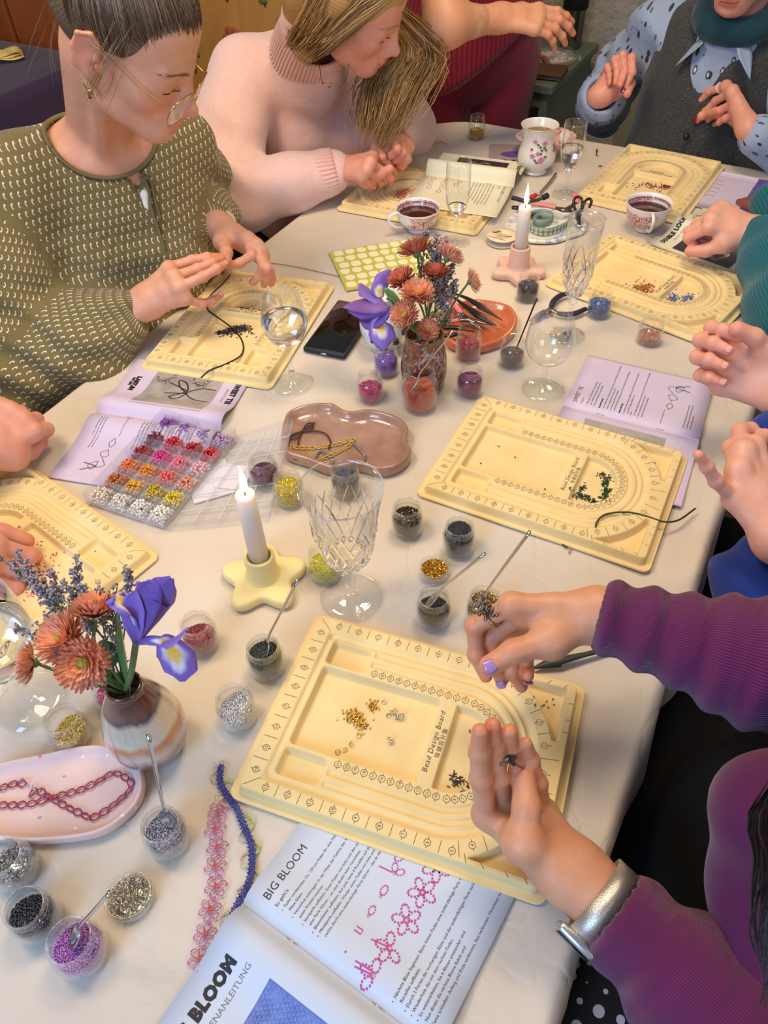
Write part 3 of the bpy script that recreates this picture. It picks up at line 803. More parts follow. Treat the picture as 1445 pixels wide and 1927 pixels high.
bm_ = {
 'gold': tintmat('beads_gold', (222, 168, 52), .2, .75, .5), 'navy': tintmat('beads_navy', (38, 32, 62), .3, 0, .4), 'blue': tintmat('beads_blue', (84, 112, 172), .2, 0, .55),
 'peach': tintmat('beads_peach', (206, 138, 108), .18, .2, .45), 'lilac': tintmat('beads_lilac', (134, 84, 184), .25, 0, .45), 'pink': tintmat('beads_pink', (196, 40, 112), .15, 0, .6),
 'orange': tintmat('beads_orange', (206, 72, 26), .3, 0, .25), 'rasp': tintmat('beads_raspberry', (168, 46, 72), .2, 0, .5), 'plum': tintmat('beads_plum', (142, 36, 98), .15, .1, .6),
 'taupe': tintmat('beads_taupe', (120, 92, 88), .2, .3, .5), 'dplum': tintmat('beads_dark_plum', (88, 28, 74), .2, 0, .5), 'yellow': tintmat('beads_yellow', (212, 190, 30), .12, .1, .5),
 'grey': tintmat('beads_dark_grey', (70, 74, 82), .3, .2, .35), 'lime': tintmat('beads_lime', (206, 200, 34), .15, 0, .4), 'bronze': tintmat('beads_bronze', (92, 80, 62), .15, .6, .6),
 'black': tintmat('beads_black', (34, 32, 44), .2, .1, .5), 'brown': tintmat('beads_brown', (66, 54, 44), .2, .3, .6), 'pgold': tintmat('beads_pale_gold', (190, 158, 92), .15, .7, .6),
 'rose': tintmat('beads_rose', (158, 60, 78), .12, .25, .6), 'green': tintmat('beads_dark_green', (46, 62, 46), .12, .2, .7), 'clear': tintmat('beads_silver', (214, 208, 204), .1, .6, .45),
 'bgold': tintmat('beads_bright_gold', (226, 190, 90), .12, .85, .5), 'silver': tintmat('beads_steel', (170, 164, 176), .12, .7, .5), 'steel': tintmat('bits_steel', (190, 188, 190), .12, 1.0, .4),
 'gun': tintmat('beads_gunmetal', (52, 54, 66), .15, .4, .5), 'orchid': tintmat('beads_orchid', (178, 108, 184), .12, .1, .55), 'champ': tintmat('rings_champagne', (206, 198, 176), .15, .95, .3),
 'olive': tintmat('beads_olive', (128, 112, 70), .15, .4, .5)}
JARS = {}
for key, px, py, m, lab, kw in (
 ('far', 896, 259, 'gold', 'glass jar of gold beads alone near the rounded far end of the table', dict(level=.014, kind='tube', size=.0007, sz=1.15)),
 ('navy', 991, 561, 'navy', 'glass jar of dark navy beads beside the pink candle holder', dict(level=.026)),
 ('blue', 1125, 591, 'blue', 'glass jar of cornflower blue beads right of the navy pliers', dict(level=.022, kind='tube', size=.0006)),
 ('peach', 1219, 641, 'peach', 'low glass jar a third full of copper pink beads, rightmost jar', dict(level=.012, kind='tube', size=.0007, sz=.95, heap=.003)),
 ('lilac', 727, 699, 'lilac', 'glass jar of lilac purple beads below the iris', dict(level=.024)),
 ('pink', 697, 748, 'pink', 'glass jar of bright pink beads left of the large orange jar', dict(level=.020)),
 ('orange', 789, 763, 'orange', 'largest glass jar, filled with fine orange beads and a spoon leaning in it', dict(level=.0235, sx=1.30, sz=1.55, size=.0006, heap=.003)),
 ('rasp', 880, 671, 'rasp', 'taller glass jar of raspberry red beads against the orange dish', dict(level=.021, sz=1.2)),
 ('plum', 883, 738, 'plum', 'glass jar of magenta plum beads in front of the raspberry jar', dict(level=.026)),
 ('taupe', 962, 683, 'taupe', 'glass jar of taupe brown beads with a dark rod standing in it', dict(level=.020)),
 ('dplum', 500, 908, 'dplum', 'glass jar of dark plum beads seen through the open plastic lid', dict(level=.022)),
 ('yellow', 546, 941, 'yellow', 'glass jar of bright yellow beads between plastic lid and crystal glass', dict(level=.026, kind='tube', size=.0007)),
 ('grey', 652, 926, 'grey', 'glass jar of dark grey beads seen through the tall crystal glass', dict(level=.026)),
 ('lime', 613, 1080, 'lime', 'glass jar of lime yellow beads beside the foot of the crystal glass', dict(level=.022)),
 ('bronze', 766, 997, 'bronze', 'glass jar of sparkling bronze beads left of the full black jar', dict(level=.026, kind='tube', size=.00065)),
 ('black', 862, 1033, 'black', 'glass jar filled to the brim with black beads', dict(level=.037, size=.0010, heap=.0015)),
 ('brown', 815, 1165, 'brown', 'glass jar of dark brown beads with a spoon bowl in its mouth', dict(level=.022)),
 ('pgold', 908, 1165, 'pgold', 'jar of pale gold tube beads partly hidden by the hand with rings', dict(level=.034, kind='tube', size=.0006)),
 ('rose', 381, 1212, 'rose', 'glass jar of metallic rose beads right of the drooping iris petal', dict(level=.020, tilt=-.25, rz=1.6)),
 ('green', 504, 1257, 'green', 'glass jar of dark green beads with a long spoon leaning out', dict(level=.029)),
 ('clear', 450, 1350, 'clear', 'glass jar of silvery clear beads left of the foreground board', dict(level=.021, tilt=.3, rz=.6)),
 ('bgold', 140, 1388, 'bgold', 'glass jar half full of bright gold beads left of the glazed vase', dict(level=.015, tilt=.35, rz=.3)),
 ('hid', 222, 1318, 'pink', 'glass jar of pink beads almost hidden behind the glazed vase', dict(level=.018)),
 ('silver', 321, 1583, 'silver', 'glass jar of lilac silver beads with a spoon bowl, right of the pink tray', dict(level=.025)),
 ('steel', 36, 1640, 'steel', 'glass jar of chunky silver findings at the left edge below the pink tray', dict(level=.017, kind='ring', size=.0021)),
 ('gun', 78, 1735, 'gun', 'glass jar of gunmetal black beads, lowest but one at the left edge', dict(level=.024, size=.0011, tilt=-.3, rz=1.0)),
 ('orchid', 160, 1795, 'orchid', 'glass jar of orchid purple beads with a spoon, lowest jar in the photo', dict(level=.024, sx=1.08)),
 ('back', 823, 618, 'olive', 'glass jar of olive beads with a spoon hidden behind the flowers', dict(level=.024)),
):
 JARS[key] = jar(px, py, lab, bm_[m], **kw)[1]
_, JARS['pot'] = jar(817, 1080, 'shallow round pot of gold tube beads behind the brown bead jar', bm_['gold'], .009, 'tube', .0007, 1.0, 1.0, .002, True, name='bead_pot', group='shallow pots')
_, JARS['rings'] = jar(249, 1693, 'shallow round pot of champagne coloured jump rings beside the orchid jar', bm_['champ'], .0095, 'ring', .0022, 1.12, 1.0, .003, True, name='ring_pot', group='shallow pots')
# ------------------------------------------------------------------ spoons
M_steel = mat('stainless_steel', (200, 200, 204), .16, 1.0)
def spoon(jk, bx, by, bh, ex, ey, L, label, far=False, dark=False):
 A = P(bx, by, bh); B = onray(ex, ey, A, L, far); d = (B-A)/np.linalg.norm(B-A); u = np.array([0, 0, 1.0]); u = u-d*(u@d); u /= np.linalg.norm(u); s = np.cross(d, u)
 t = thing('spoon', label, 'spoon', A, 0, 'small steel spoons in the bead jars')
 n1, n2 = 16, 9; V = []; F = []
 for i in range(n1):
  for j in range(n2):
   a = 2*math.pi*i/n1; r = j/(n2-1.0); x = r*math.cos(a)*.0145; y = r*math.sin(a)*.0098*(1-.12*math.cos(a)); z = -.0048*(1-r*r)
   V.append(d*x+s*y+u*z)
 for i in range(n1):
  for j in range(n2-1): F.append((i*n2+j, ((i+1) % n1)*n2+j, ((i+1) % n1)*n2+j+1, i*n2+j+1))
 o = mesh_obj('bowl', V, F, M_steel, t); md = o.modifiers.new('s', 'SOLIDIFY'); md.thickness = .0007
 L2 = L; pts = [d*.0135+u*.0, d*.020+u*.0016, d*.03+u*.0022, d*L2*.6+u*.0012, d*L2]
 p = spline(pts, 5); k = len(p); r = np.interp(np.linspace(0, 1, k), [0, .1, .25, 1], [.0030, .0019, .0016, .0024])
 MB().tube(p, r, 8, True, .62, upv=u).build('handle', M_steel, t)
 return t
spoon('orange', 779, 722, .060, 852, 622, .115, 'steel spoon standing in the large orange jar')
spoon('brown', 812, 1128, .043, 912, 1042, .115, 'steel spoon leaning right out of the dark brown bead jar')
spoon('pgold', 904, 1134, .046, 997, 1000, .125, 'bright steel spoon standing in the pale gold jar above the hand')
spoon('green', 497, 1222, .036, 560, 1092, .115, 'dull steel spoon leaning out of the dark green bead jar')
spoon('silver', 316, 1543, .043, 279, 1384, .120, 'steel spoon leaning from the lilac silver jar towards the vase')
spoon('orchid', 140, 1762, .040, 206, 1680, .095, 'steel spoon lying in the mouth of the orchid purple jar')
spoon('back', 834, 602, .045, 862, 536, .110, 'steel spoon sticking up behind the flower bunch in the brown vase')
A = P(968, 665, .012); B = onray(1010, 562, A, .125)
st = thing('stirring_rod', 'thin dark rod standing in the taupe bead jar', 'rod', A)
MB().tube([(0, 0, 0), tuple(B-A)], [.0011, .0015], 8).build('rod', mat('dark_metal_rod', (74, 40, 40), .3, .7), st)
# ------------------------------------------------------------------ candles
M_wax = mat('white_wax', (226, 218, 210), .45, sss=.4, sscale=.01)
def candle(px, py, nl, base_r, col, colname, top_py, label_h, label_c, cr, ch, phase=0.0, cr0=.0115):
 b = P(px, py, 0); b[2] = TT; M = mat(colname, col, .55, bump=(60, .06, .001))
 t = thing('candle_holder', label_h, 'candle holder', b, 0)
 V = []; F = []; n = 90; prof = [(0, .0), (.94, .0), (1.0, .003), (1.0, .009), (.965, .0125), (.90, .0145), (.5, .0148), (0, .0148)]
 for r, z in prof:
  for j in range(n):
   a = 2*math.pi*j/n; w = .83+.17*math.cos(nl*(a-phase)); rr = r*base_r*(w if r > .3 else 1); V.append((rr*math.cos(a), rr*math.sin(a), z))
 for i in range(len(prof)-1):
  for j in range(n): F.append((i*n+j, i*n+(j+1) % n, (i+1)*n+(j+1) % n, (i+1)*n+j))
 mesh_obj('flower_base', V, F, M, t)
 MB().lathe([(cr+.006, .012), (cr+.002, .016), (cr, .022), (cr-.0005, ch-.002), (cr-.0015, ch), (cr0+.003, ch), (cr0+.002, ch-.002), (cr0+.001, .022), (0, .022)], 36).build('cup', M, t)
 H = hgt(b, top_py)-.012
 c = thing('candle', label_c, 'candle', b+np.array([0, 0, .0225]), 0)
 MB().lathe([(0, 0), (cr0, 0), (cr0-.0004, H*.5), (cr0-.0012, H-.024), (cr0-.0016, H-.0235), (cr0-.0025, H-.0228), (cr0-.004, H-.024), (0, H-.0255)], 30).build('wax', M_wax, c)
 MB().tube([(0, 0, H-.026), (.0004, 0, H-.020), (.0012, 0, H-.016)], .0007, 6).build('wick', mat('wick', (40, 30, 26), .9), c)
 m = MATS.get('flame')
 if not m:
  m = bpy.data.materials.new('flame'); m.use_nodes = True; q = NT(m); q.n.remove(q.n['Principled BSDF'])
  g = q.new('ShaderNodeTexCoord'); sp = q.new('ShaderNodeSeparateXYZ'); q.l.new(g.outputs['Generated'], sp.inputs[0])
  e = q.new('ShaderNodeEmission', ins={0: q.ramp(sp.outputs[2], [(0, (1, .35, .08, 1)), (.25, (1, .68, .25, 1)), (.6, (1, .88, .6, 1)), (1, (1, .72, .30, 1))]), 1: 7.0}); q.l.new(e.outputs[0], q.n['Material Output'].inputs[0]); MATS['flame'] = m
 MB().lathe([(0, 0), (.0022, .001), (.0040, .006), (.0044, .011), (.0036, .019), (.0022, .027), (.0008, .035), (0, .039)], 16, (.001, 0, H-.019)).build('flame', m, c)
 l = bpy.data.lights.new('candle_glow', 'POINT'); l.energy = .5; l.color = (1, .66, .30); l.shadow_soft_size = .012
 o = bpy.data.objects.new('candle_glow', l); COL.objects.link(o); o.parent = c; o.location = (0, 0, H+.014)
candle(498, 1094, 5, .056, (236, 220, 158), 'butter_ceramic', 914, 'butter yellow flower shaped candle holder with short cup', 'burning white candle in the yellow flower holder', .0195, .052, .35, .0122)
candle(974, 515, 5, .053, (222, 184, 172), 'rose_ceramic', 376, 'dusty pink flower shaped candle holder near the navy jar', 'burning white candle in the pink flower holder', .0195, .056, .9, .0122)
# ------------------------------------------------------------------ drinking glasses
M_water = mat('water', (255, 255, 255), 0.0, trans=1.0, ior=1.33)
def glass(px, py, prof, label, rim_py=None, m=None, water=None, seg=48, wob=None, cuts=0, name='wine_glass', liquid=None):
 b = P(px, py, 0); b[2] = TT; t = thing(name, label, 'glass', b, 0)
 sc = 1.0
 if rim_py: sc = hgt(b, rim_py)/prof['rim']
 foot, bowl = prof['foot'], prof['bowl']; f = lambda L: [(r*prof.get('rs', 1), z*sc) for r, z in L]
 MB().lathe(f(foot), seg, wob=wob).build('foot', m or M_glass, t); MB().lathe(f(prof['stem']), 24 if not cuts else 10).build('stem', m or M_crys, t, not cuts)
 MB().lathe(f(bowl), seg).build('bowl', m or M_glass, t)
 if cuts:
  z0, z1, rr = prof['cut']; q = MB(); k = cuts
  for i in range(k):
   for s in (-1, 1):
    for w in (0, .5):
     pts = []
     for e in np.linspace(0, 1, 9):
      a = 2*math.pi*(i+w+s*e*.95)/k; z = (z0+(z1-z0)*e)*sc; r = np.interp(z/sc, [p[1] for p in prof['outer']], [p[0] for p in prof['outer']])*prof.get('rs', 1); pts.append((r*math.cos(a)*1.002, r*math.sin(a)*1.002, z))
     q.tube(pts, np.interp(np.linspace(0, 1, 9), [0, .5, 1], [.0007, .0017, .0004]), 4)
  for i in range(k*2):
   a = 2*math.pi*i/(k*2); z = (z0-.004)*sc; r = np.interp(z/sc, [p[1] for p in prof['outer']], [p[0] for p in prof['outer']])*prof.get('rs', 1)
   q.ball((r*math.cos(a), r*math.sin(a), z), .0042, 6, 4)
  o = q.build('cut_pattern', mat('crystal_cut', (255, 255, 255), .03, trans=1.0, ior=1.5), t, False); o['kind'] = 'stuff'
 if water:
  w = f(water); MB().lathe(w, 40).build('liquid', liquid or M_water, t)
 return t, b
def stemglass(R, zf, zb, H, rb, rim, fr=.034, st=.0042, egg=1.0, t=.0011):
 """generic profile: foot radius fr, stem to zb, bowl max radius rb, rim radius rim at H"""
 out = [(.003, zb), (rb*.45, zb+(H-zb)*.06), (rb*.78, zb+(H-zb)*.20), (rb*.97, zb+(H-zb)*.40), (rb, zb+(H-zb)*.55), ((rb+rim)/2*1.01, zb+(H-zb)*.78), (rim, H)]
 o2 = spline(out, 5).tolist(); inn = [(max(0, r-t), max(z, zb+.002)) for r, z in o2[::-1]]
 bowl = [(0, zb-.001)]+o2+[(rim-t*.5, H+.0007)]+inn+[(0, zb+.002)]
 foot = [(0, 0), (fr*.9, 0), (fr, .0008), (fr, .0016), (fr*.7, .0026), (st*1.6, .0048), (st*1.2, .007), (0, .007)]
 stem = [(st*1.3, .006), (st, .014), (st*.92, zb*.5), (st, zb*.85), (st*1.7, zb*.97), (st*2.0, zb+.001)]
 return dict(rim=H, foot=foot, bowl=bowl, stem=stem, outer=[(r, z) for r, z in o2])
# tall crystal glass in the middle
pc = stemglass(0, 0, .062, .165, .036, .0455, .039, .0052)
o2 = spline([(.006, .060), (.020, .066), (.029, .078), (.0335, .098), (.037, .120), (.0405, .142), (.0465, .165)], 5).tolist()
pc['outer'] = o2; pc['bowl'] = [(0, .059)]+o2+[(r-.0014, max(z, .067)) for r, z in o2[::-1]]+[(0, .067)]
pc['cut'] = (.074, .135, 0); pc['stem'] = [(.010, .006), (.0065, .012), (.0055, .020), (.0078, .030), (.006, .044), (.0085, .056), (.012, .062)]
glass(661, 1123, pc, 'tall cut crystal wine glass standing in the middle of the table beside the lime jar', 918, M_crys, cuts=9, name='crystal_glass')
# round wine glass with water by the black phone
pw = stemglass(0, 0, .070, .150, .0355, .0280, .034, .0045)
ww = [(0, .0725), (.012, .0745), (.026, .083), (.0335, .098), (.0345, .110), (.0335, .1135), (0, .1135)]
glass(551, 722, pw, 'wine glass of clear water between the phone and the olive woman board', 556, water=ww, wob=lambda a, z: 1+.03*math.sin(a*5)*(1 if z < .003 else 0))
# plain wine glass
pp = stemglass(0, 0, .060, .150, .0375, .0320, .034, .0045)
glass(1021, 733, pp, 'empty plain wine glass right of the taupe bead jar', 604)
# crystal flute
pf = stemglass(0, 0, .078, .205, .026, .0285, .030, .0042)
o2 = spline([(.007, .078), (.013, .084), (.020, .098), (.0245, .125), (.0265, .155), (.0285, .205)], 5).tolist()
pf['outer'] = o2; pf['bowl'] = [(0, .077)]+o2+[(r-.0012, max(z, .086)) for r, z in o2[::-1]]+[(0, .086)]; pf['cut'] = (.086, .150, 0)
pf['stem'] = [(.009, .006), (.0048, .012), (.0042, .05), (.0045, .060), (.0085, .064), (.0085, .069), (.0048, .073), (.010, .079)]
glass(1066, 632, pf, 'cut crystal champagne flute standing by the navy handled pliers', 410, M_crys, cuts=7, name='champagne_flute')
# two plain flutes
pl = stemglass(0, 0, .062, .19, .0245, .0235, .030, .0036)
wl = [(0, .066), (.008, .070), (.014, .080), (.0165, .090), (0, .090)]
glass(857, 456, pl, 'plain champagne flute with a little wine on the cream booklet side', 303, water=wl, name='champagne_flute')
wl2 = [(0, .066), (.010, .072), (.0175, .09), (.0222, .118), (.0229, .128), (0, .128)]
glass(1064, 367, pl, 'champagne flute half full of clear drink beside the rose mug', 230, water=wl2, name='champagne_flute')
# goblet at the left edge with water
pg = stemglass(0, 0, .050, .125, .046, .042, .040, .0070)
wg = [(0, .053), (.02, .056), (.034, .066), (.043, .082), (.0445, .090), (0, .090)]
glass(58, 1318, pg, 'broad goblet of water cut by the left edge behind the gold bead jar', 1140, water=wg, wob=lambda a, z: 1+.02*math.sin(a*7)*(1 if z < .003 else 0), name='goblet')
# tumbler rim seen at the left edge by the hands
pt_ = dict(rim=.095, foot=[(0, 0), (.026, 0), (.027, .004), (0, .006)], stem=[(.0265, .003), (.0268, .006)], bowl=[(0, .005), (.027, .005), (.031, .095), (.0302, .0955), (.0296, .095), (.0258, .008), (0, .008)])
glass(-10, 835, pt_, 'glass tumbler at the far left edge behind the pale hand', 752, name='tumbler')
# ------------------------------------------------------------------ printed booklets
def textmesh(s, size, shear=0.0, sp=1.0, bold=0.0, align='LEFT', squeeze=1.0):
 c = bpy.data.curves.new('t', 'FONT'); c.body = s; c.size = size; c.align_x = align; c.align_y = 'CENTER'; c.resolution_u = 2; c.shear = shear; c.space_character = sp; c.offset = bold
 o = bpy.data.objects.new('t', c); me = o.to_mesh(); v = np.array([q.co[:2] for q in me.vertices]) if len(me.vertices) else np.zeros((0, 2)); f = [tuple(q.vertices) for q in me.polygons]
 o.to_mesh_clear(); bpy.data.objects.remove(o); bpy.data.curves.remove(c)
 if len(v): v[:, 0] *= squeeze
 return v, f
class Page:
 """prints on a curved sheet: x across the page from the spine, y up"""
 def __init__(s, zf): s.zf = zf; s.inks = {}
 def add(s, ink, v, f, x, y, rot=0.0, dz=.0002):
  if not len(v): return
  v = np.asarray(v, float); c, q = math.cos(rot), math.sin(rot); X = v[:, 0]*c-v[:, 1]*q+x; Yy = v[:, 0]*q+v[:, 1]*c+y
  s.inks.setdefault(ink, MB()).add(np.column_stack([X, Yy, s.zf(X)+dz]), f)
 def text(s, ink, t, x, y, size, **k): v, f = textmesh(t, size, **k); s.add(ink, v, f, x, y)
 def rect(s, ink, x0, y0, x1, y1, dz=.00015, nx=14, ny=2):
  g = [(x0+(x1-x0)*i/nx, y0+(y1-y0)*j/ny) for i in range(nx+1) for j in range(ny+1)]
  f = [(i*(ny+1)+j, (i+1)*(ny+1)+j, (i+1)*(ny+1)+j+1, i*(ny+1)+j+1) for i in range(nx) for j in range(ny)]
  s.add(ink, g, f, 0, 0, 0, dz)
 def stroke(s, ink, pts, w, dz=.0003, closed=False):
  p = np.asarray(pts, float); n = len(p); t = np.roll(p, -1, 0)-np.roll(p, 1, 0) if closed else np.gradient(p, axis=0)
  t /= np.linalg.norm(t, axis=1)[:, None]+1e-9; nn = np.column_stack([-t[:, 1], t[:, 0]])*w/2; v = np.vstack([p-nn, p+nn]); m = n if closed else n-1
  s.add(ink, v, [(i, (i+1) % n, n+(i+1) % n, n+i) for i in range(m)], 0, 0, 0, dz)
 def dot(s, ink, x, y, r, dz=.0003, n=8, ry=None):
  s.add(ink, [(r*math.cos(2*math.pi*i/n), (ry or r)*math.sin(2*math.pi*i/n)) for i in range(n)], [tuple(range(n))], x, y, 0, dz)
 def build(s, parent):
  for k, mb in s.inks.items():
   o = mb.build('printed_'+k, INK[k], parent, False); o['kind'] = 'stuff'
INK = {'text': mat('ink_black', (52, 50, 56), .7), 'bold': mat('ink_bold', (24, 22, 24), .6), 'grey': mat('ink_grey', (120, 116, 122), .7), 'pinkline': mat('ink_magenta', (186, 66, 148), .6),
    'orange': mat('ink_orange', (214, 140, 80), .6), 'photo_dark': mat('photo_dark', (58, 50, 60), .4), 'photo_light': mat('photo_light', (176, 168, 164), .4, noise=(25, .4)),
    'photo_blue': mat('photo_blue_knit', (104, 124, 184), .5, noise=(90, .4, (72, 90, 160))), 'brownbead': mat('ink_brown', (96, 40, 36), .5), 'photo_brown': mat('photo_brown', (52, 30, 40), .4), 'lilacpatch': mat('ink_lilac', (166, 150, 200), .6),
    'redline': mat('ink_red', (190, 60, 60), .6), 'lightknit': mat('ink_light_knit', (140, 160, 214), .6), 'green_pale': mat('pattern_cream', (240, 232, 186), .6), 'violet': mat('ink_violet', (104, 76, 160), .5), 'cream': mat('ink_cream', (232, 226, 206), .6)}
def paper(name, c):
 return mat(name, c, .5, spec=.35)
def booklet(name, label, ox, oy, up, wl, wr, Hh, m, left=None, right=None, hump=.006, hl=None, group=None, z0=.0006, lift=None):
 """ox oy: top of the spine, up: heading of the page top; left and right: drawing callbacks"""
 t = thing(name, label, 'booklet', (ox, oy, T+z0), math.radians(up-90), group)
 def mk(side, w, hump):
  def zf(x):
   x = np.abs(np.asarray(x, float)); z = .0010+hump*np.exp(-((x-.022)/.026)**2)*(1-np.exp(-(x/.006)**2))
   if lift and side == lift[0]: z = z+lift[1]*smooth01(x/w)**2
   return z
  xs = np.concatenate([[0, .002, .005, .009], np.linspace(.013, w, 26)])*(-1 if side == 'l' else 1); zs = zf(xs); n = len(xs); V = []; F = []
  ys = np.linspace(0, -Hh, 8); k = len(ys)
  for dz in (0, -.0009):
   for i in range(n):
    for y in ys: V.append((xs[i], y, zs[i]+dz))
  for i in range(n-1):
   for j in range(k-1):
    q = (i*k+j, (i+1)*k+j, (i+1)*k+j+1, i*k+j+1); F.append(q if side == 'l' else q[::-1]); F.append(tuple(x+n*k for x in (q[::-1] if side == 'l' else q)))
  bd = [i*k for i in range(n)]+[(n-1)*k+j for j in range(1, k)]+[i*k+k-1 for i in range(n-2, -1, -1)]+[j for j in range(k-2, 0, -1)]
  for a, b in zip(bd, bd[1:]+bd[:1]): F.append((a, b, b+n*k, a+n*k))
  o = mesh_obj('page', V, F, m, t); o.data.polygons.foreach_set('use_smooth', np.ones(len(o.data.polygons), dtype=bool)); return o, Page(zf)
 for side, w, fn in (('l', wl, left), ('r', wr, right)):
  if w <= 0: continue
  o, pg = mk(side, w, hump if not hl or side == 'r' else hl)
  if fn: fn(pg, w, Hh); pg.build(o)
 for y in (-Hh*.28, -Hh*.72): MB().tube([(0, y+.006, .0022), (0, y-.006, .0022)], .00035, 5).build('staple', M_steel, t)
 return t
def lines(pg, x, y, rows, size=.0034, step=.0052, ink='text', bullet=False):
 for r in rows:
  if r.startswith('*'): pg.dot(ink, x-.003, y, .0005); r = r[1:]
  pg.text(ink, r, x, y, size, squeeze=1.0); y -= step
 return y
def flower(pg, x, y, r, rot=0.0, n=5, ink='pinkline', stem=False, petals=None):
 for k in range(n if petals is None else petals):
  a = rot+2*math.pi*k/n; c = np.array([math.cos(a), math.sin(a)]); q = np.array([-c[1], c[0]])
  for i in range(11):
   th = 2*math.pi*i/11; p = np.array([x, y])+c*(r*.58+r*.42*math.cos(th))+q*(r*.27*math.sin(th)); pg.dot(ink, p[0], p[1], r*.085, n=6)
 for k in range(5): a = 2*math.pi*k/5; pg.dot('orange', x+r*.11*math.cos(a), y+r*.11*math.sin(a), r*.06, n=6)
def bloom_left(pg, w, H):
 pg.text('bold', 'BIG BLOOM', -w+.026, -.024, .0155, bold=.0011, sp=1.12, squeeze=.92); pg.text('grey', 'PERLENANLEITUNG', -w+.044, -.040, .0078)
 x0, y0, x1, y1 = -w+.022, -.062, -.034, -.170; pg.rect('photo_blue', x0, y0, x1, y1)
 rng = random.Random(4)
 y = y0-.003; k = 0
 while y > y1+.004:
  x = x0+.003+(k % 2)*.0022
  while x < x1-.003: pg.stroke('lightknit', [(x-.0014, y+.0008), (x, y-.0008), (x+.0014, y+.0008)], .0005, .00025); x += .0044
  y -= .0030; k += 1
 def arc(cx, cy, r, a0, a1, w=.0034):
  for a in np.arange(a0, a1, .0042/r): pg.dot('brownbead', cx+r*math.cos(a), cy+r*math.sin(a), w/2*1.2, .0004, 7)
 for cx, cy, r, a0 in ((x0+.016, y0-.022, .010, -.6), (x0+.040, y0-.034, .010, .2), (x0+.062, y0-.050, .010, .8), (x0+.020, y0-.052, .010, 1.5), (x0+.045, y0-.078, .010, 2.4)): arc(cx, cy, r, a0, a0+4.2)
def bloom_right(pg, w, H):
 pg.text('text', 'BIG BLOOM', .014, -.018, .0112); lines(pg, .014, -.030, ["So geht's:"], .0048)
 rows = ['*Faden vorbereiten: Ca. 150 cm Faden für eine Halskette in der', 'Mitte falten.', '*Verschluss anbringen: In der Mitte des Fadens den Verschluss', 'einen Knoten machen.', '*Startperle auffädeln: Einen Faden von links und den anderen von', 'eine Perle führen – sie sitzt direkt beim Verschluss.', '*Blütenblätter auffädeln: Auf jede Seite 4 Rocailles auf die Fäden', '*Mittelperle auffädeln: Wieder einen Faden von links und den anderen', 'rechts durch eine andersfarbige Perle führen – das ist die Blütenmitte.']
 lines(pg, .018, -.037, rows, .0039, .0057)
 y = -.105
 for i, x in enumerate((.022, .040, .058, .078, .098, .118)):
  if i == 0: pg.dot('pinkline', x-.004, y, .0010)
  elif i == 1: pg.stroke('pinkline', [(x-.003, y+.004), (x-.003, y-.003), (x+.001, y-.003), (x+.001, y+.004)], .0012)
  elif i == 2: flower(pg, x-.004, y, .010, 0, 5, petals=1)
  elif i == 3: flower(pg, x-.004, y, .011, 0, 5, petals=1)
  elif i == 4: pg.stroke('pinkline', [(x-.002, y+.016), (x, y+.002)], .0013); flower(pg, x, y, .010, -.8, 5, petals=2)
  else: flower(pg, x, y, .011, 0, 5, petals=3)
 for i, x in enumerate((.016, .042, .070, .098, .124)):
  flower(pg, x, -.136, .0135, .3+i*.2, 5, petals=(3, 4, 5, 5, 5)[i])
  if i < 2: pg.stroke('pinkline', [(x-.003, -.118), (x, -.134)], .0013)
  if i == 0: pg.stroke('pinkline', [(x+.001, -.116), (x+.002, -.132)], .0013)
 rows = ['*Nächste Blüte beginnen: Beim linken Faden eine andersfarbige Perle + 7', 'Rocailles auffädeln.', '*Durch 2 Perlen der vorherigen Blüte und der andersfarbigen Perle zurückfädeln', '*Wiederhole das mit dem rechten Faden.', '*So weiterarbeiten, bis 6 Blüten entstanden sind', '*Nun direkt die nächste Blume fädeln und', 'Kette schließen: Anfang und Ende verknoten, fest verknoten, Verschluss sichern']
 lines(pg, .012, -.160, rows, .0041, .0062)
M_pw = paper('white_paper', (196, 204, 218)); M_pl = paper('lilac_paper', (206, 192, 216)); M_pc = paper('cream_paper', (228, 222, 196))
booklet('instruction_booklet', 'open white booklet with pink flower drawings lying under the foreground bead board', -.1455, .2215, 145.5, .148, .148, .210, M_pw, bloom_left, bloom_right, .007, .012)
def sweet_photo(pg, w, H):
 pg.text('bold', 'SWEET TIE', -w+.030, -.014, .0125, bold=.0010, sp=1.15, squeeze=.85); pg.text('grey', 'ANLEITUNG', -w+.048, -.026, .0065)
 x0, y0, x1, y1 = -w+.012, -.040, -.022, -.160; pg.rect('photo_light', x0, y0, x1, y1)
 def S(pts, w, ink='photo_brown'): pg.stroke(ink, spline(pts, 8), w)
 cx = (x0+x1)/2
 S([(cx+.020, y0-.004), (cx+.018, y0-.03), (cx+.004, y0-.048), (cx-.012, y0-.03), (cx-.013, y0-.004)], .0022)
 S([(cx+.004, y0-.048), (cx+.024, y0-.060), (cx+.018, y0-.072), (cx+.006, y0-.058), (cx-.004, y0-.050), (cx-.022, y0-.060), (cx-.026, y0-.074), (cx-.010, y0-.066), (cx+.004, y0-.048)], .0026)
 S([(cx+.004, y0-.048), (cx+.010, y0-.085)], .0022); S([(cx-.002, y0-.048), (cx-.018, y0-.088)], .0022)
 rng = random.Random(2); px_, py_ = x0+.018, y0-.02
 for k in range(26):
  q = (px_+.020*math.sin(k*.35), py_-k*.0036); a = rng.random()*6.28; S([q, (q[0]+.007*math.cos(a), q[1]+.007*math.sin(a))], .0009); S([q, (q[0]+.004*math.sin(a), q[1]-.005)], .0016)
 pg.text('bold', 'LAST.IN', -w+.046, -H+.026, .010, bold=.0012, sp=1.1); pg.text('bold', 'PERLEN', -w+.050, -H+.018, .006, bold=.0006)
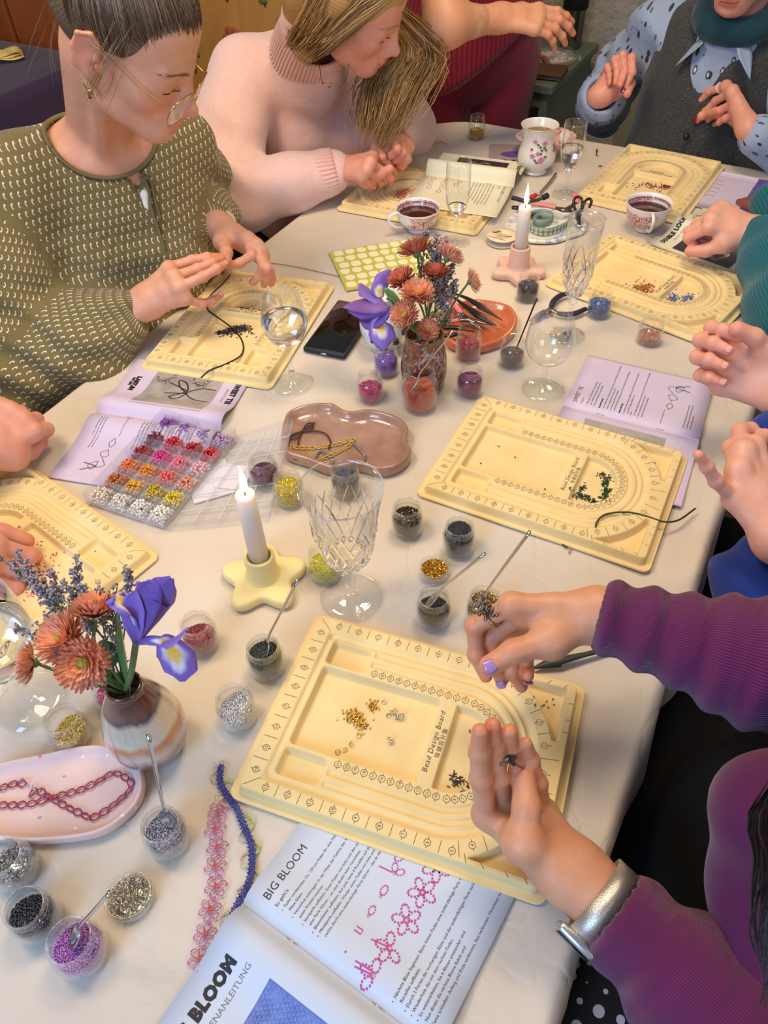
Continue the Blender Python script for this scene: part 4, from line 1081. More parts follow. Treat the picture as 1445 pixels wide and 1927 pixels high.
def sweet_text(pg, w, H, full=True):
 pg.text('text', 'SWEET TIE', .012, -.014, .0095); lines(pg, .012, -.024, ["So geht's:"], .0040)
 words = ['Faden zuschneiden und an einem Ende', 'verknoten, dann die Perlen auffädeln', 'und auf dem Faden verteilen bis zur', 'Mitte', 'der Schleife. Nun den Faden zurück durch']
 y = -.033
 for blk in (3, 1, 4, 1, 6):
  if blk == 1: pg.text('text', 'Schritt für Schritt', .012, y, .0036, bold=.0002); y -= .0062; continue
  for k in range(blk):
   lines(pg, .014, y, [('*' if k % 2 == 0 else '')+words[(k+blk) % 5]+(' die erste Perle führen und festziehen.' if k % 3 == 0 else '')], .0038, .0052); y -= .0054
  y -= .003
 yb = -.150
 def dots(pts, ink='text', r=.0009, step=.0026):
  p = spline(pts, 10); L = np.concatenate([[0], np.cumsum(np.linalg.norm(np.diff(p, axis=0), axis=1))])
  for d in np.arange(0, L[-1], step): pg.dot(ink, np.interp(d, L, p[:, 0]), np.interp(d, L, p[:, 1]), r, n=6)
 dots([(.012, yb+.005), (.048, yb+.005)], r=.0007, step=.0022); dots([(.052, yb), (.062, yb+.004), (.070, yb), (.062, yb-.005), (.052, yb)])
 dots([(.076, yb), (.088, yb+.006), (.092, yb-.002), (.084, yb-.008), (.076, yb)]); dots([(.095, yb), (.108, yb+.010), (.114, yb), (.102, yb-.004), (.112, yb-.014), (.120, yb-.006), (.112, yb-.002)])
 dots([(.112, yb-.002), (.108, yb-.024)], r=.0012); dots([(.114, yb-.002), (.124, yb-.022)], r=.0012)
 lines(pg, .014, -.178, ['Am Ende die Fäden gut verknoten und die', 'Schleife binden, überstehende Fäden kürzen', 'oder als Anhänger nutzen'], .0036, .0050)
sp = P(415, 812); booklet('instruction_booklet', 'open lilac booklet with a bow photo under the clear bead box at the left', sp[0], sp[1], -15+0.0, .148, .148, .210, M_pl, sweet_photo, sweet_text, .010, .014)
sp = P(1060, 765); booklet('instruction_booklet', 'open lilac booklet at the right, partly under the board with green beads', sp[0], sp[1], 153.6, .148, .146, .205, M_pl, sweet_photo, sweet_text, .004, .005)
def loop_photo(pg, w, H):
 pg.text('bold', 'DOUBLE LOOP', -w+.022, -.014, .0125, bold=.0010, sp=1.12, squeeze=.85); pg.text('grey', 'ANLEITUNG', -w+.044, -.027, .0065)
 x0, y0, x1, y1 = -w+.014, -.040, -.024, -.160; pg.rect('photo_dark', x0, y0, x1, y1)
 for k in range(34):
  a = k*.42; x = (x0+x1)/2+.030*math.cos(a*.5)+.006*math.sin(a*3); y = (y0+y1)/2+.036*math.sin(a*.5); pg.stroke('cream', [(x+.004*math.cos(q), y+.003*math.sin(q)) for q in np.linspace(0, 6.28, 10)], .0006, .0004)
 pg.text('bold', 'LAST.IN', -w+.046, -H+.026, .010, bold=.0012)
def loop_text(pg, w, H):
 pg.text('text', 'DOUBLE LOOP', .014, -.016, .0098); lines(pg, .014, -.027, ["So geht's:"], .0042)
 y = lines(pg, .014, -.040, ['Für die Kette den Faden zuschneiden und am Ende', 'eine Perle einfädeln und den Verschluss anbringen.', 'Danach sechs Perlen auffädeln und zur Schlaufe legen,', 'den Faden erneut durch die erste Perle führen und', 'festziehen bis die Schlaufe geschlossen liegt.', 'So die gewünschte Länge arbeiten und zum Schluss', 'den Faden doppelt verknoten.'], .0042, .0075)
 for k, (x, yy) in enumerate(((.020, -.118), (.034, -.122), (.020, -.150), (.036, -.152), (.052, -.150), (.068, -.152), (.024, -.178), (.040, -.180), (.056, -.178))):
  pg.stroke('redline', [(x+.006*math.cos(q), yy+.0045*math.sin(q)) for q in np.linspace(0, 6.28, 18)], .0011)
sp = P(965, 368); sp2 = P(795, 345); hd_ = math.degrees(math.atan2(sp[1]-sp2[1], sp[0]-sp2[0]))
booklet('instruction_booklet', 'open cream booklet lying over the board beside the pink sweater', sp[0], sp[1], hd_, .135, .148, .205, M_pc, loop_photo, loop_text, .006, .030, z0=.017)
sp = P(1281, 421); sp2 = P(1400, 462); hd_ = math.degrees(math.atan2(sp[1]-sp2[1], sp[0]-sp2[0]))
booklet('instruction_booklet', 'open cream booklet with dark cover photo under the hand in the teal sleeve', sp[0], sp[1], hd_, .120, .148, .200, M_pc, loop_photo, loop_text, .010, .022)
def lil_text(pg, w, H):
 lines(pg, .014, -.04, ['Faden zuschneiden und an einem Ende fixieren,', 'die Perlen nacheinander auffädeln und', 'zurück durch die erste Perle führen.']*4, .0042, .0068)
 for k in range(5): pg.stroke('redline', [(.02+k*.018+.006*math.cos(q), -.020+.004*math.sin(q)) for q in np.linspace(0, 6.28, 14)], .0008)
sp = P(1428, 338); booklet('instruction_sheet', 'lilac leaflet with a violet border under the far right bead board', sp[0], sp[1], 56, .165, .03, .200, M_pl, lambda pg, w, H: lines(pg, -w+.02, -.05, ['Faden zuschneiden und an einem Ende fixieren,', 'die Perlen nacheinander auffädeln und', 'zurück durch die erste Perle führen.']*5, .0044, .0070), lambda pg, w, H: pg.rect('violet', .0005, -.0005, w-.0005, -H+.0005), .001)
# closed patterned booklet
gb = thing('patterned_booklet', 'closed lime green booklet with a cream letter pattern behind the iris', 'booklet', tuple(P(652, 549)[:2])+(TT,), math.radians(14))
GW, GH = .205, .152
MB().box((GW/2, GH/2, .0016), (GW, GH, .003), bev=.0004).build('cover', mat('lime_cover', (196, 190, 88), .5), gb, False)
pg = Page(lambda x: np.full(np.shape(x), .0031)); rng = random.Random(3)
for j in range(6):
 word = 'KEEP' if j % 2 == 0 else 'PEARL'
 for i in range(9):
  x, y = .004+i*.0235+(j % 2)*.004, .007+j*.0246
  if x+.019 > GW-.002: continue
  o = []; w_, h_ = .0098, .0102; ch = (i+j*3) % 5; n = 20
  for k in range(n):
   a = 2*math.pi*k/n; e = 3.2 if ch != 2 else 2.0; c, s_ = math.cos(a), math.sin(a)
   px_, py_ = w_*math.copysign(abs(c)**(2/e), c), h_*math.copysign(abs(s_)**(2/e), s_)
   if ch in (1, 3) and s_ < 0: px_ *= .45+.55*(1+s_)
   o.append((px_, py_))
  pg.add('green_pale', o, [tuple(range(n))], x+.0098, y+.0098)
pg.build(gb.children[0] if gb.children else gb)
# small purple flyer by the mug
fy = thing('small_flyer', 'small grey flyer with a violet oval logo lying behind the rose mug', 'flyer', tuple(P(922, 303)[:2])+(TT,), math.radians(-8))
MB().box((.045, .045, .0012), (.095, .10, .0022), bev=.0003).build('sheet', mat('flyer_grey', (176, 160, 158), .5, noise=(14, .3)), fy, False)
pg = Page(lambda x: np.full(np.shape(x), .0023)); pg.dot('violet', .058, .034, .034, n=28, ry=.018); pg.text('bold', 'LAST.IN', .034, .036, .013, bold=.001); pg.text('bold', 'PERLEN', .040, .026, .007)
for k in range(4): pg.rect('bold', .012+k*.02, -.0035, .020+k*.02, .002)
pg.build(fy.children[0])
# fold line of the tablecloth, built as a thin brown cord
sm = thing('cloth_fold_line', 'brown fold line of the tablecloth, made as a thin cord, behind the left bead board', 'thread', P(500, 493))
pts = [P(x, y)-P(500, 493)+[0, 0, .0006] for x, y in ((496, 494), (530, 498), (565, 504), (600, 512), (640, 521))]
MB().tube(spline(pts, 6), .0007, 5).build('thread', mat('cloth_fold_line', (136, 96, 66), .8), sm)
# ------------------------------------------------------------------ bead sorting box
bx0 = P(163, 950); ang = math.radians(-24.5); BXW, BXL, BXH = .131, .196, .022
bo = thing('bead_box', 'clear plastic sorting box with twenty-four compartments of coloured beads', 'box', (bx0[0], bx0[1], T+.0026), ang)
W2 = .0012
MB().box((BXW/2, BXL/2, .0008), (BXW-.002, BXL-.002, .0014)).build('tray_bottom', M_milk, bo, False); sh = MB()
for x in (W2/2, BXW-W2/2): sh.box((x, BXL/2, BXH/2), (W2, BXL, BXH))
for y in (W2/2, BXL-W2/2): sh.box((BXW/2, y, BXH/2), (BXW, W2, BXH))
sh.build('tray_shell', M_plas, bo, False)
for i in range(1, 4): MB().box((BXW*i/4, BXL/2, .0108), (.0010, BXL-.002, .019)).build('divider', M_plas, bo, False)
for j in range(1, 6): MB().box((BXW/2, BXL*j/6, .0108), (BXW-.002, .0010, .019)).build('divider', M_plas, bo, False)
cols = [[(232, 216, 190), (238, 232, 222), (240, 238, 234), (240, 238, 232)], [(196, 106, 30), (236, 176, 24), (208, 176, 26), (232, 206, 20)], [(236, 118, 48), (234, 146, 30), (240, 104, 92), (240, 158, 124)],
  [(160, 16, 34), (222, 44, 142), (240, 128, 152), (240, 184, 196)], [(118, 24, 62), (214, 28, 66), (184, 20, 40), (208, 26, 44)], [(128, 52, 162), (160, 96, 198), (170, 148, 206), (198, 156, 204)]]
pony = None
for j in range(6):
 for i in range(4):
  rng = np.random.default_rng(j*4+i); cw, cl_ = BXW/4-.003, BXL/6-.003; pts = []; lvl = .015 if j == 0 else .0115
  cxo = rng.normal()*.002
  for z in (.003, .0062, .0094, .0126):
   for _ in range(110):
    x, y = (rng.random(2)-.5)*[cw-.004, cl_-.004]; d = math.hypot(x/cw*1.7, y/cl_*1.7)
    if z > .0035 and z > lvl*(1.25-d*.75): continue
    if all((x-q[0])**2+(y-q[1])**2+(z-q[2])**2 > .0034**2 for q in pts): pts.append((x, y, z+rng.random()*.0006))
  m = tintmat('pony_%02d' % (j*4+i), cols[j][i], .25, 0, .18, .6, .5)
  o = scatter('beads', np.array(pts), .00205, 'pony', m, bo, j*4+i); o.location = (BXW*(i+.5)/4, BXL*(j+.5)/6, 0)
# open lid hinged on the right edge, resting on the ceramic dish
def W2L(p): return p
H0 = np.array([bx0[0]+math.cos(ang)*(BXW+.002), bx0[1]+math.sin(ang)*(BXW+.002), T+.004]); yv = np.array([-math.sin(ang), math.cos(ang), 0.0])
nearp = P(508, 973, .006); xv = nearp-H0; farp = P(552, 794, .026); xf_ = farp-(H0+yv*BXL)
ld = thing('box_lid', 'clear plastic box lid with grid ribs lying open beside the sorting box', 'lid', H0)
def LP(u, v, dz=0.0):   # u 0..1 across, v 0..1 along
 a = xv*(1-v)+xf_*v; return a*u+yv*BXL*v*1.0+np.array([0, 0, dz])
def bar(a, b, w, h, name, parent):
 a, b = np.array(a), np.array(b); d = (b-a)/np.linalg.norm(b-a); s = np.cross(d, (0, 0, 1)); s /= np.linalg.norm(s); u = np.cross(s, d); V = []
 for p in (a, b):
  for sx, sz in ((-1, 0), (1, 0), (1, 1), (-1, 1)): V.append(p+s*sx*w/2+u*sz*h)
 return MB().add(V, [(0, 3, 2, 1), (4, 5, 6, 7), (0, 1, 5, 4), (1, 2, 6, 5), (2, 3, 7, 6), (3, 0, 4, 7)]).build(name, M_plas, parent, False)
g = [LP(u, v) for u in np.linspace(0, 1, 7) for v in np.linspace(0, 1, 7)]
o = mesh_obj('lid_panel', g, [(i*7+j, (i+1)*7+j, (i+1)*7+j+1, i*7+j+1) for i in range(6) for j in range(6)], M_plas, ld, False); o.modifiers.new('s', 'SOLIDIFY').thickness = .0012
for a, b in (((0, 0), (1, 0)), ((0, 1), (1, 1)), ((0, 0), (0, 1)), ((1, 0), (1, 1))): bar(LP(*a, .0006), LP(*b, .0006), .0016, .007, 'rim', ld)
M_rib = glassmat('plastic_rib', (252, 252, 255), .8, .5, .25, .45)
for k in range(1, 4): bar(LP(k/4, .02, .0008), LP(k/4, .98, .0008), .0015, .0014, 'rib', ld).data.materials[0] = M_rib
for k in range(1, 6): bar(LP(.02, k/6, .0008), LP(.98, k/6, .0008), .0015, .0014, 'rib', ld).data.materials[0] = M_rib
for lab, (x, y), a, w_, h_ in (('small blank white slip of paper lying under the open clear lid', (395, 905), .35, .062, .075), ('small folded white paper tag under the far half of the clear lid', (440, 900), -.2, .045, .05)):
 q = P(x, y); s_ = thing('paper_slip', lab, 'paper', (q[0], q[1], TT+(.002 if a < 0 else 0)), a); MB().box((0, 0, .0006), (w_, h_, .0008)).build('sheet', mat('slip_white', (240, 234, 236), .6), s_, False)
# ------------------------------------------------------------------ dishes
def dish(name, label, cat, outline_px, cz, m, rimw, h, depth, rim_r=.004, group=None, hz=.0):
 """flat dish from a closed outline traced on the table plane"""
 o = np.array([P(x, y, hz)[:2] for x, y in outline_px]); c = o.mean(0); p = spline(o, 9, True); n = len(p)
 t = thing(name, label, cat, (c[0], c[1], TT), 0, group); q = p-c
 def off(k): 
  tn = np.roll(q, -1, 0)-np.roll(q, 1, 0); tn /= np.linalg.norm(tn, axis=1)[:, None]; nn = np.column_stack([-tn[:, 1], tn[:, 0]]); 
  if ((q+nn*.001)**2).sum() > (q**2).sum(): nn = -nn
  for _ in range(3): nn = (nn+np.roll(nn, 1, 0)+np.roll(nn, -1, 0))/3
  nn /= np.linalg.norm(nn, axis=1)[:, None]; return q+nn*k
 rings = [(off(rimw*.5), 0.0), (off(.001), .001), (off(0), .004), (off(0), h-.003), (off(rimw*.2), h-.0006), (off(rimw*.55), h), (off(rimw), h-.001), (off(rimw+.003), h-depth*.6), (off(rimw+.009), h-depth), (off(rimw+.009)*.6, h-depth), (q*.0005, h-depth)]
 V = np.concatenate([np.column_stack([r, np.full(n, z)]) for r, z in rings]); i = np.arange(n); j = (i+1) % n
 F = np.concatenate([np.stack([k*n+i, k*n+j, (k+1)*n+j, (k+1)*n+i], 1) for k in range(len(rings)-1)])
 mesh_obj('dish_body', V, F, m, t); return t, c
m = mat('rose_glaze', (176, 140, 122), .22, spec=.6, coat=.6, noise=(16, .25, (150, 112, 94)), bump=(28, .25, .006))
dish('ceramic_dish', 'wavy rose brown ceramic dish holding bracelets in the middle of the table', 'dish', [(533, 822), (545, 792), (580, 778), (625, 776), (655, 790), (700, 788), (745, 800), (768, 820), (765, 845), (774, 865), (757, 888), (720, 900), (670, 890), (625, 897), (580, 882), (540, 868), (532, 845)], 0, m, .006, .019, .0125)
m = bpy.data.materials.new('pink_terrazzo'); m.use_nodes = True; t_ = NT(m); b_ = t_.n['Principled BSDF']; v_ = t_.coord()
vo = t_.new('ShaderNodeTexVoronoi', ins={'Vector': t_.coord('Object', (1, 1.7, 1)), 'Scale': 70.0, 'Randomness': 1.0}); sp_ = t_.new('ShaderNodeSeparateColor'); t_.l.new(vo.outputs['Color'], sp_.inputs[0])
chip = t_.math('MULTIPLY', t_.math('LESS_THAN', vo.outputs['Distance'], .17), t_.math('GREATER_THAN', sp_.outputs[0], .62))
cc_ = t_.ramp(sp_.outputs[1], [(0, lin((150, 150, 200))), (.35, lin((226, 120, 110))), (.6, lin((236, 236, 240))), (1, lin((240, 190, 160)))], 'CONSTANT')
t_.l.new(t_.mix(chip, lin((222, 190, 182)), cc_), b_.inputs['Base Color']); b_.inputs['Roughness'].default_value = .55
dish('oval_tray', 'pale pink oval terrazzo tray with a red bead necklace at the left edge', 'tray', [(-40, 1490), (-22, 1462), (20, 1444), (90, 1430), (170, 1414), (225, 1418), (262, 1440), (276, 1475), (268, 1515), (235, 1552), (190, 1578), (120, 1590), (40, 1592), (-20, 1580), (-45, 1545)], 0, m, .004, .015, .010)
m = mat('terracotta_glaze', (206, 122, 84), .25, spec=.6, coat=.5, noise=(20, .2, (186, 96, 62)), bump=(20, .2, .004))
dish('ceramic_dish', 'terracotta orange ceramic dish with pliers lying across it', 'dish', [(838, 650), (835, 620), (850, 592), (885, 578), (930, 582), (960, 592), (972, 615), (962, 640), (935, 658), (895, 668), (858, 664)], 0, m, .008, .017, .010)
m = bpy.data.materials.new('white_blue_glaze'); m.use_nodes = True; t_ = NT(m); b_ = t_.n['Principled BSDF']
f_ = t_.noise(t_.coord('Object', (1, 1.6, 1)), 22, 2, .5, 1.5); t_.l.new(t_.ramp(f_, [(.50, lin((232, 230, 226))), (.56, lin((134, 166, 208))), (.62, lin((232, 230, 226)))]), b_.inputs['Base Color']); b_.inputs['Roughness'].default_value = .2; b_.inputs['Coat Weight'].default_value = .5
dish('ceramic_dish', 'white and blue marbled ceramic dish under the tape measure and scissors', 'dish', [(950, 442), (958, 415), (985, 400), (1030, 398), (1075, 402), (1098, 418), (1100, 440), (1070, 452), (1040, 460), (990, 458)], 0, m, .005, .009, .004)
# ------------------------------------------------------------------ jewellery
def chainpts(px, h=.0): return [P(x, y, h) for x, y in px]
def linkneck(name, label, px, h, m1, m2, rlink=.0044, parent=None, cat='necklace', aspect=.62):
 p = spline([q for q in chainpts(px, h)], 12); L = np.concatenate([[0], np.cumsum(np.linalg.norm(np.diff(p, axis=0), axis=1))]); o0 = p[0].copy()
 t = thing(name, label, cat, o0, 0); a, b = MB(), MB(); d = 0; k = 0; rng = random.Random(5); V1, V2 = [], []
 while d < L[-1]-rlink*2:
  c = np.array([np.interp(d+rlink, L, p[:, i]) for i in range(3)])-o0; e = np.array([np.interp(min(d+2*rlink, L[-1]), L, p[:, i])-np.interp(d, L, p[:, i]) for i in range(3)]); e /= np.linalg.norm(e)+1e-9
  s = np.cross((0, 0, 1), e); s /= np.linalg.norm(s)+1e-9; w = aspect*rlink*(.75+.5*rng.random())
  for q in range(17):
   th = 2*math.pi*q/17; V1.append(c+e*math.cos(th)*rlink+s*math.sin(th)*w+np.array([0, 0, .0004*math.sin(th*2)]))
  V2.append(c+e*rlink*1.05+np.array([0, 0, .0006])); d += rlink*2.1
 scatter('red_bead_links' if 'red' in label else 'bead_links', np.array(V1), .00105, 'seed', m1, t, 1); scatter('joining_beads', np.array(V2), .0013, 'seed', m2, t, 2); return t
mr = tintmat('red_seed', (170, 22, 44), .15, 0, .3); mpv = tintmat('violet_seed', (138, 70, 168), .2, 0, .3)
linkneck('bead_necklace', 'red and violet beaded link necklace coiled on the pink oval tray', [(-20, 1512), (15, 1515), (60, 1512), (110, 1497), (150, 1487), (185, 1470), (217, 1455), (247, 1476), (225, 1505), (178, 1537), (150, 1530), (110, 1510), (70, 1487), (58, 1500)], .0085, mr, mpv, .0046)
linkneck('bead_necklace', 'end of the red beaded necklace with silver clasp, leftmost on the oval tray', [(-20, 1492), (10, 1480), (35, 1474), (56, 1478)], .0085, mr, mpv, .0044)
ms = tintmat('silver_bits', (206, 206, 212), .12, 1.0, .3)
t = thing('silver_clasp', 'tiny silver clasp joining the red necklace on the pink tray', 'clasp', P(63, 1484, .008)); scatter('rings', np.array([P(x, y, .009)-P(63, 1484, .008) for x, y in ((58, 1480), (64, 1483), (70, 1488))]), .0021, 'ring', ms, t, 1, True)
my = tintmat('yellow_seed', (204, 178, 30), .15, 0, .3); mp2 = tintmat('mauve_seed', (158, 72, 112), .2, 0, .2)
linkneck('bead_bracelet', 'yellow and mauve beaded chain on the rose brown dish', [(534, 839), (560, 842), (600, 842), (640, 834), (664, 826), (655, 840), (620, 858), (590, 870), (575, 874)], .0095, my, mp2, .0038, aspect=.7)
cd = thing('cord_bracelet', 'dark brown cord bracelet tied in a bow on the rose brown dish', 'bracelet', P(568, 812, .010)); o0 = P(568, 812, .010); b = MB()
for px_ in ([(568, 812), (590, 811), (612, 816), (622, 832), (618, 845)], [(568, 812), (548, 820), (543, 845), (550, 862), (570, 868)], [(568, 812), (578, 798), (589, 797), (585, 808), (568, 812)], [(568, 812), (545, 822), (546, 827), (562, 822), (568, 812)], [(568, 812), (563, 825), (560, 840)], [(568, 812), (580, 804), (592, 795)]):
 p = spline([q-o0 for q in chainpts(px_, .0105)], 8); b.tube(p, .0012, 7)
b.build('cord', mat('brown_cord', (64, 36, 28), .5, bump=(900, .5, .001)), cd)
scatter('knot_beads', np.array([P(560, 840, .010)-o0, P(570, 868, .011)-o0, P(574, 871, .011)-o0]), .0018, 'seed', bm_['gold'], cd, 2)
linkneck('bead_bracelet', 'silvery brown beaded bracelet on the right of the brown cord on the dish', [(594, 862), (600, 850), (612, 852), (625, 866), (620, 878)], .0100, tintmat('smoky_seed', (140, 116, 112), .15, .5, .4), ms, .0022)
linkneck('bead_bracelet', 'thin silvery beaded chain end at the right side of the rose brown dish', [(664, 835), (676, 845), (687, 860), (680, 870), (672, 876)], .0098, MATS['smoky_seed'], ms, .0020)
# blue woven bead rope with loops
mb = tintmat('cobalt_seed', (38, 40, 138), .25, 0, .35)
px_ = [(416, 1441), (414, 1470), (428, 1498), (445, 1520), (461, 1560), (473, 1590), (474, 1630), (466, 1665), (445, 1705), (425, 1752)]
p = spline(chainpts(px_, .0025), 14); L = np.concatenate([[0], np.cumsum(np.linalg.norm(np.diff(p, axis=0), axis=1))]); o0 = p[0].copy()
br = thing('bead_rope', 'cobalt blue woven bead rope with pale loops on the cloth left of the booklet', 'bracelet', o0); V = []
for k, d in enumerate(np.arange(0, L[-1], .0021)):
 c = np.array([np.interp(d, L, p[:, i]) for i in range(3)]); c2 = np.array([np.interp(min(d+.002, L[-1]), L, p[:, i]) for i in range(3)]); e = c2-c+1e-9; e /= np.linalg.norm(e); s = np.cross((0, 0, 1), e)
 for w in ((-.0030, -.001, .001, .0030) if k % 2 else (-.002, 0, .002)): V.append(c+s*w-o0+np.array([0, 0, .0008*(1-abs(w)/.003)]))
scatter('woven_beads', np.array(V), .00120, 'seed', mb, br, 5)
for nm, m, lst in (('green_loop', tintmat('lime_clear', (176, 206, 110), .1, .1, .2), (((424, 1468), (440, 1472), (441, 1488), (432, 1500)), ((462, 1530), (476, 1545), (474, 1558), (464, 1560)), ((473, 1580), (487, 1590), (484, 1605), (474, 1608)), ((476, 1632), (490, 1650), (486, 1672), (470, 1680)), ((456, 1688), (465, 1702), (458, 1718), (446, 1722)))),
       ('champagne_loop', tintmat('champagne_clear', (222, 190, 152), .1, .2, .2), (((413, 1445), (399, 1456), (400, 1468), (410, 1472)), ((426, 1496), (415, 1505), (420, 1514), (430, 1516)), ((462, 1558), (451, 1568), (454, 1580), (463, 1582)), ((473, 1600), (455, 1610), (456, 1628), (470, 1634)), ((462, 1665), (447, 1672), (446, 1684), (455, 1690)), ((436, 1712), (416, 1722), (418, 1738), (424, 1748))))):
 for q in lst:
  pp = spline(chainpts(q, .0015), 6)-o0; scatter(nm, pp, .0011, 'seed', m, br, 7)
scatter('clasp', np.array([P(405, 1441, .001)-o0, P(417, 1435, .001)-o0]), .0022, 'ring', ms, br, 2, True)
# pink daisy chain
mpk = tintmat('daisy_pink', (206, 96, 162), .15, 0, .3); mor = tintmat('daisy_centre', (204, 84, 40), .2, 0, .3)
cen = [(411, 1527), (405, 1560), (409, 1594), (405, 1630), (406, 1669), (395, 1711), (386, 1758), (376, 1804)]
dc = thing('daisy_chain', 'pink beaded daisy chain bracelet with orange centres on the cloth', 'bracelet', P(*cen[0])); o0 = P(*cen[0])
for (x, y) in cen:
 c = P(x, y, .0015); V = []
 for k in range(6):
  a = 2*math.pi*k/6+.3; e = np.array([math.cos(a), math.sin(a), 0]); s = np.array([-e[1], e[0], 0])
  for q in range(13): th = 2*math.pi*q/13; V.append(c+e*(.0063+.0042*math.cos(th))+s*.0030*math.sin(th)-o0+np.array([0, 0, .0006*(q % 2)]))
 scatter('daisy', np.array(V), .00088, 'seed', mpk, dc, int(x)); scatter('daisy_centre', np.array([c-o0+np.array([.0015*math.cos(q), .0015*math.sin(q), .001]) for q in (0, 1.5, 3, 4.6)]), .0013, 'seed', mor, dc, 1)
scatter('end_rings', np.array([P(406, 1500, .001)-o0, P(372, 1830, .001)-o0, P(402, 1778, .001)-o0]), .0015, 'ring', ms, dc, 2, True)
# ------------------------------------------------------------------ beads lying on the boards
def pile(i, name, label, spots, kind, size, m, n, cat='beads', seed=0):
 """spots: (u, v, spread_u, spread_v) in mm on board i"""
 rng = np.random.default_rng(seed); r = BOARDS[i]; pts = []
 for (u, v, su, sv, k) in spots:
  for _ in range(k):
   x, y = u+rng.normal()*su, v+rng.normal()*sv; p = bp(i, x, y, size*.8); 
   for q in pts:
    if abs(q[0]-p[0]) < size*1.3 and abs(q[1]-p[1]) < size*1.3: p = p+np.array([0, 0, size*1.2]); break
   pts.append(p)
 o0 = bp(i, spots[0][0], spots[0][1]); t = thing(name, label, cat, o0); scatter('beads', np.array(pts)-o0, size, kind, m, t, seed, True); return t
pile(0, 'loose_beads', 'scattered gold beads in the big compartment of the foreground board', [(92, 123, 6, 5, 90), (104, 118, 5, 4, 50), (108, 141, 4, 5, 34)], 'seed', .0011, bm_['gold'], 0, seed=1)
pile(0, 'jump_rings', 'silver jump rings and clasp in the big compartment of the foreground board', [(128, 141, 2, 2, 3), (136, 138, 3, 2, 4), (141, 139, 1, 2, 3), (139, 107, 1, 2, 3), (116, 151, .5, .5, 1)], 'ring', .0024, bm_['champ'], 0, seed=2)
pile(0, 'jump_rings', 'gold jump rings in a row at the lower part of the foreground compartment', [(104, 105, .4, .4, 1), (100, 92, .4, .4, 1), (96, 84, .4, .4, 1), (91, 79, .4, .4, 1)], 'ring', .0026, bm_['bgold'], 0, seed=3)
pile(0, 'loose_beads', 'small dark brown beads in the half-round compartment of the foreground board', [(219, 88, 5, 4, 40), (216, 146, .5, .5, 1), (225, 121, .5, .5, 1)], 'tube', .0009, bm_['brown'], 0, seed=4)
pile(0, 'loose_beads', 'few tiny gold beads in the far corner pocket of the foreground board', [(288, 205, 6, 4, 6), (275, 196, 3, 3, 3)], 'seed', .0011, bm_['olive'], 0, seed=5)
pile(1, 'loose_beads', 'dark green beads heaped along the half-round compartment of the middle board', [(210, 92, 7, 3, 60), (226, 90, 7, 3, 50), (238, 112, 3, 8, 70), (232, 134, 3, 5, 45), (224, 146, 5, 2.5, 25), (206, 108, 2, 6, 30)], 'tube', .00085, tintmat('beads_forest', (30, 68, 36), .12, .1, .5), 0, seed=6)
pile(1, 'loose_beads', 'five stray dark beads in the big compartment of the middle board', [(70, 140, .2, .2, 1), (100, 128, .2, .2, 1), (60, 95, .2, .2, 1), (160, 84, .2, .2, 1), (282, 200, 3, 4, 3)], 'seed', .0013, MATS['beads_forest'], 0, seed=7)
pile(2, 'loose_beads', 'copper coloured bugle beads in the big compartment beside the teal sleeve', [(150, 92, 9, 9, 110), (160, 105, 7, 7, 60), (150, 115, 12, 8, 20)], 'tube', .00085, tintmat('beads_copper', (206, 132, 62), .12, .5, .5), 0, seed=8)
pile(2, 'loose_beads', 'blue bugle beads in the half-round compartment beside the teal sleeve', [(212, 98, 6, 7, 75), (232, 112, 5, 8, 75), (225, 130, 9, 5, 12)], 'tube', .00085, bm_['blue'], 0, seed=9)
pile(3, 'loose_beads', 'heap of black beads in the big compartment before the olive blouse', [(140, 128, 7, 9, 130), (150, 112, 5, 8, 90), (128, 140, 4, 7, 60), (135, 92, 6, 6, 10)], 'tube', .0009, bm_['black'], 0, seed=10)
pile(3, 'loose_beads', 'black beads in the half-round compartment before the olive blouse', [(207, 140, 3, 6, 50), (212, 120, 6, 10, 8)], 'seed', .0011, bm_['black'], 0, seed=11)
pile(4, 'loose_beads', 'dark red beads in the big compartment before the grey waistcoat', [(150, 84, 6, 5, 60), (140, 110, 10, 18, 50), (120, 140, 15, 12, 10)], 'tube', .0010, tintmat('beads_crimson', (140, 24, 34), .15, 0, .4), 0, seed=12)
pile(4, 'loose_beads', 'black beads in the half-round compartment before the grey waistcoat', [(206, 136, 3, 7, 40), (206, 104, 3, 7, 40)], 'seed', .0011, bm_['black'], 0, seed=13)
pile(5, 'loose_beads', 'pink beads strewn in the big compartment of the left edge board', [(100, 100, 16, 18, 40), (80, 130, 12, 12, 50), (150, 92, 8, 8, 10)], 'tube', .0008, tintmat('beads_hot_pink', (216, 62, 126), .2, 0, .3), 0, seed=14)
pile(6, 'loose_beads', 'pale red beads in the half-round compartment by the pink sweater hands', [(214, 118, 6, 14, 120), (224, 118, 6, 12, 60)], 'seed', .0012, tintmat('beads_coral', (206, 98, 84), .2, 0, .35), 0, seed=15)
def cord(name, label, pts, r, m, cat='cord', gold=False):
 o0 = np.array(pts[0]); t = thing(name, label, cat, o0); MB().tube(spline([np.array(p)-o0 for p in pts], 10), r, 8).build('cord', m, t)
 if gold: scatter('end_cap', np.array([np.array(pts[-1])-o0]), .0018, 'seed', bm_['bgold'], t, 1)
 return t
cord('stringing_cord', 'dark green cord lying over the right end of the middle bead board', [P(x, y, h) for x, y, h in ((1123, 1010, .012), (1122, 985, .016), (1140, 968, .017), (1180, 964, .0165), (1215, 971, .0165), (1250, 982, .015), (1278, 978, .010), (1308, 957, .006))], .0013, mat('green_cord', (44, 62, 40), .5))
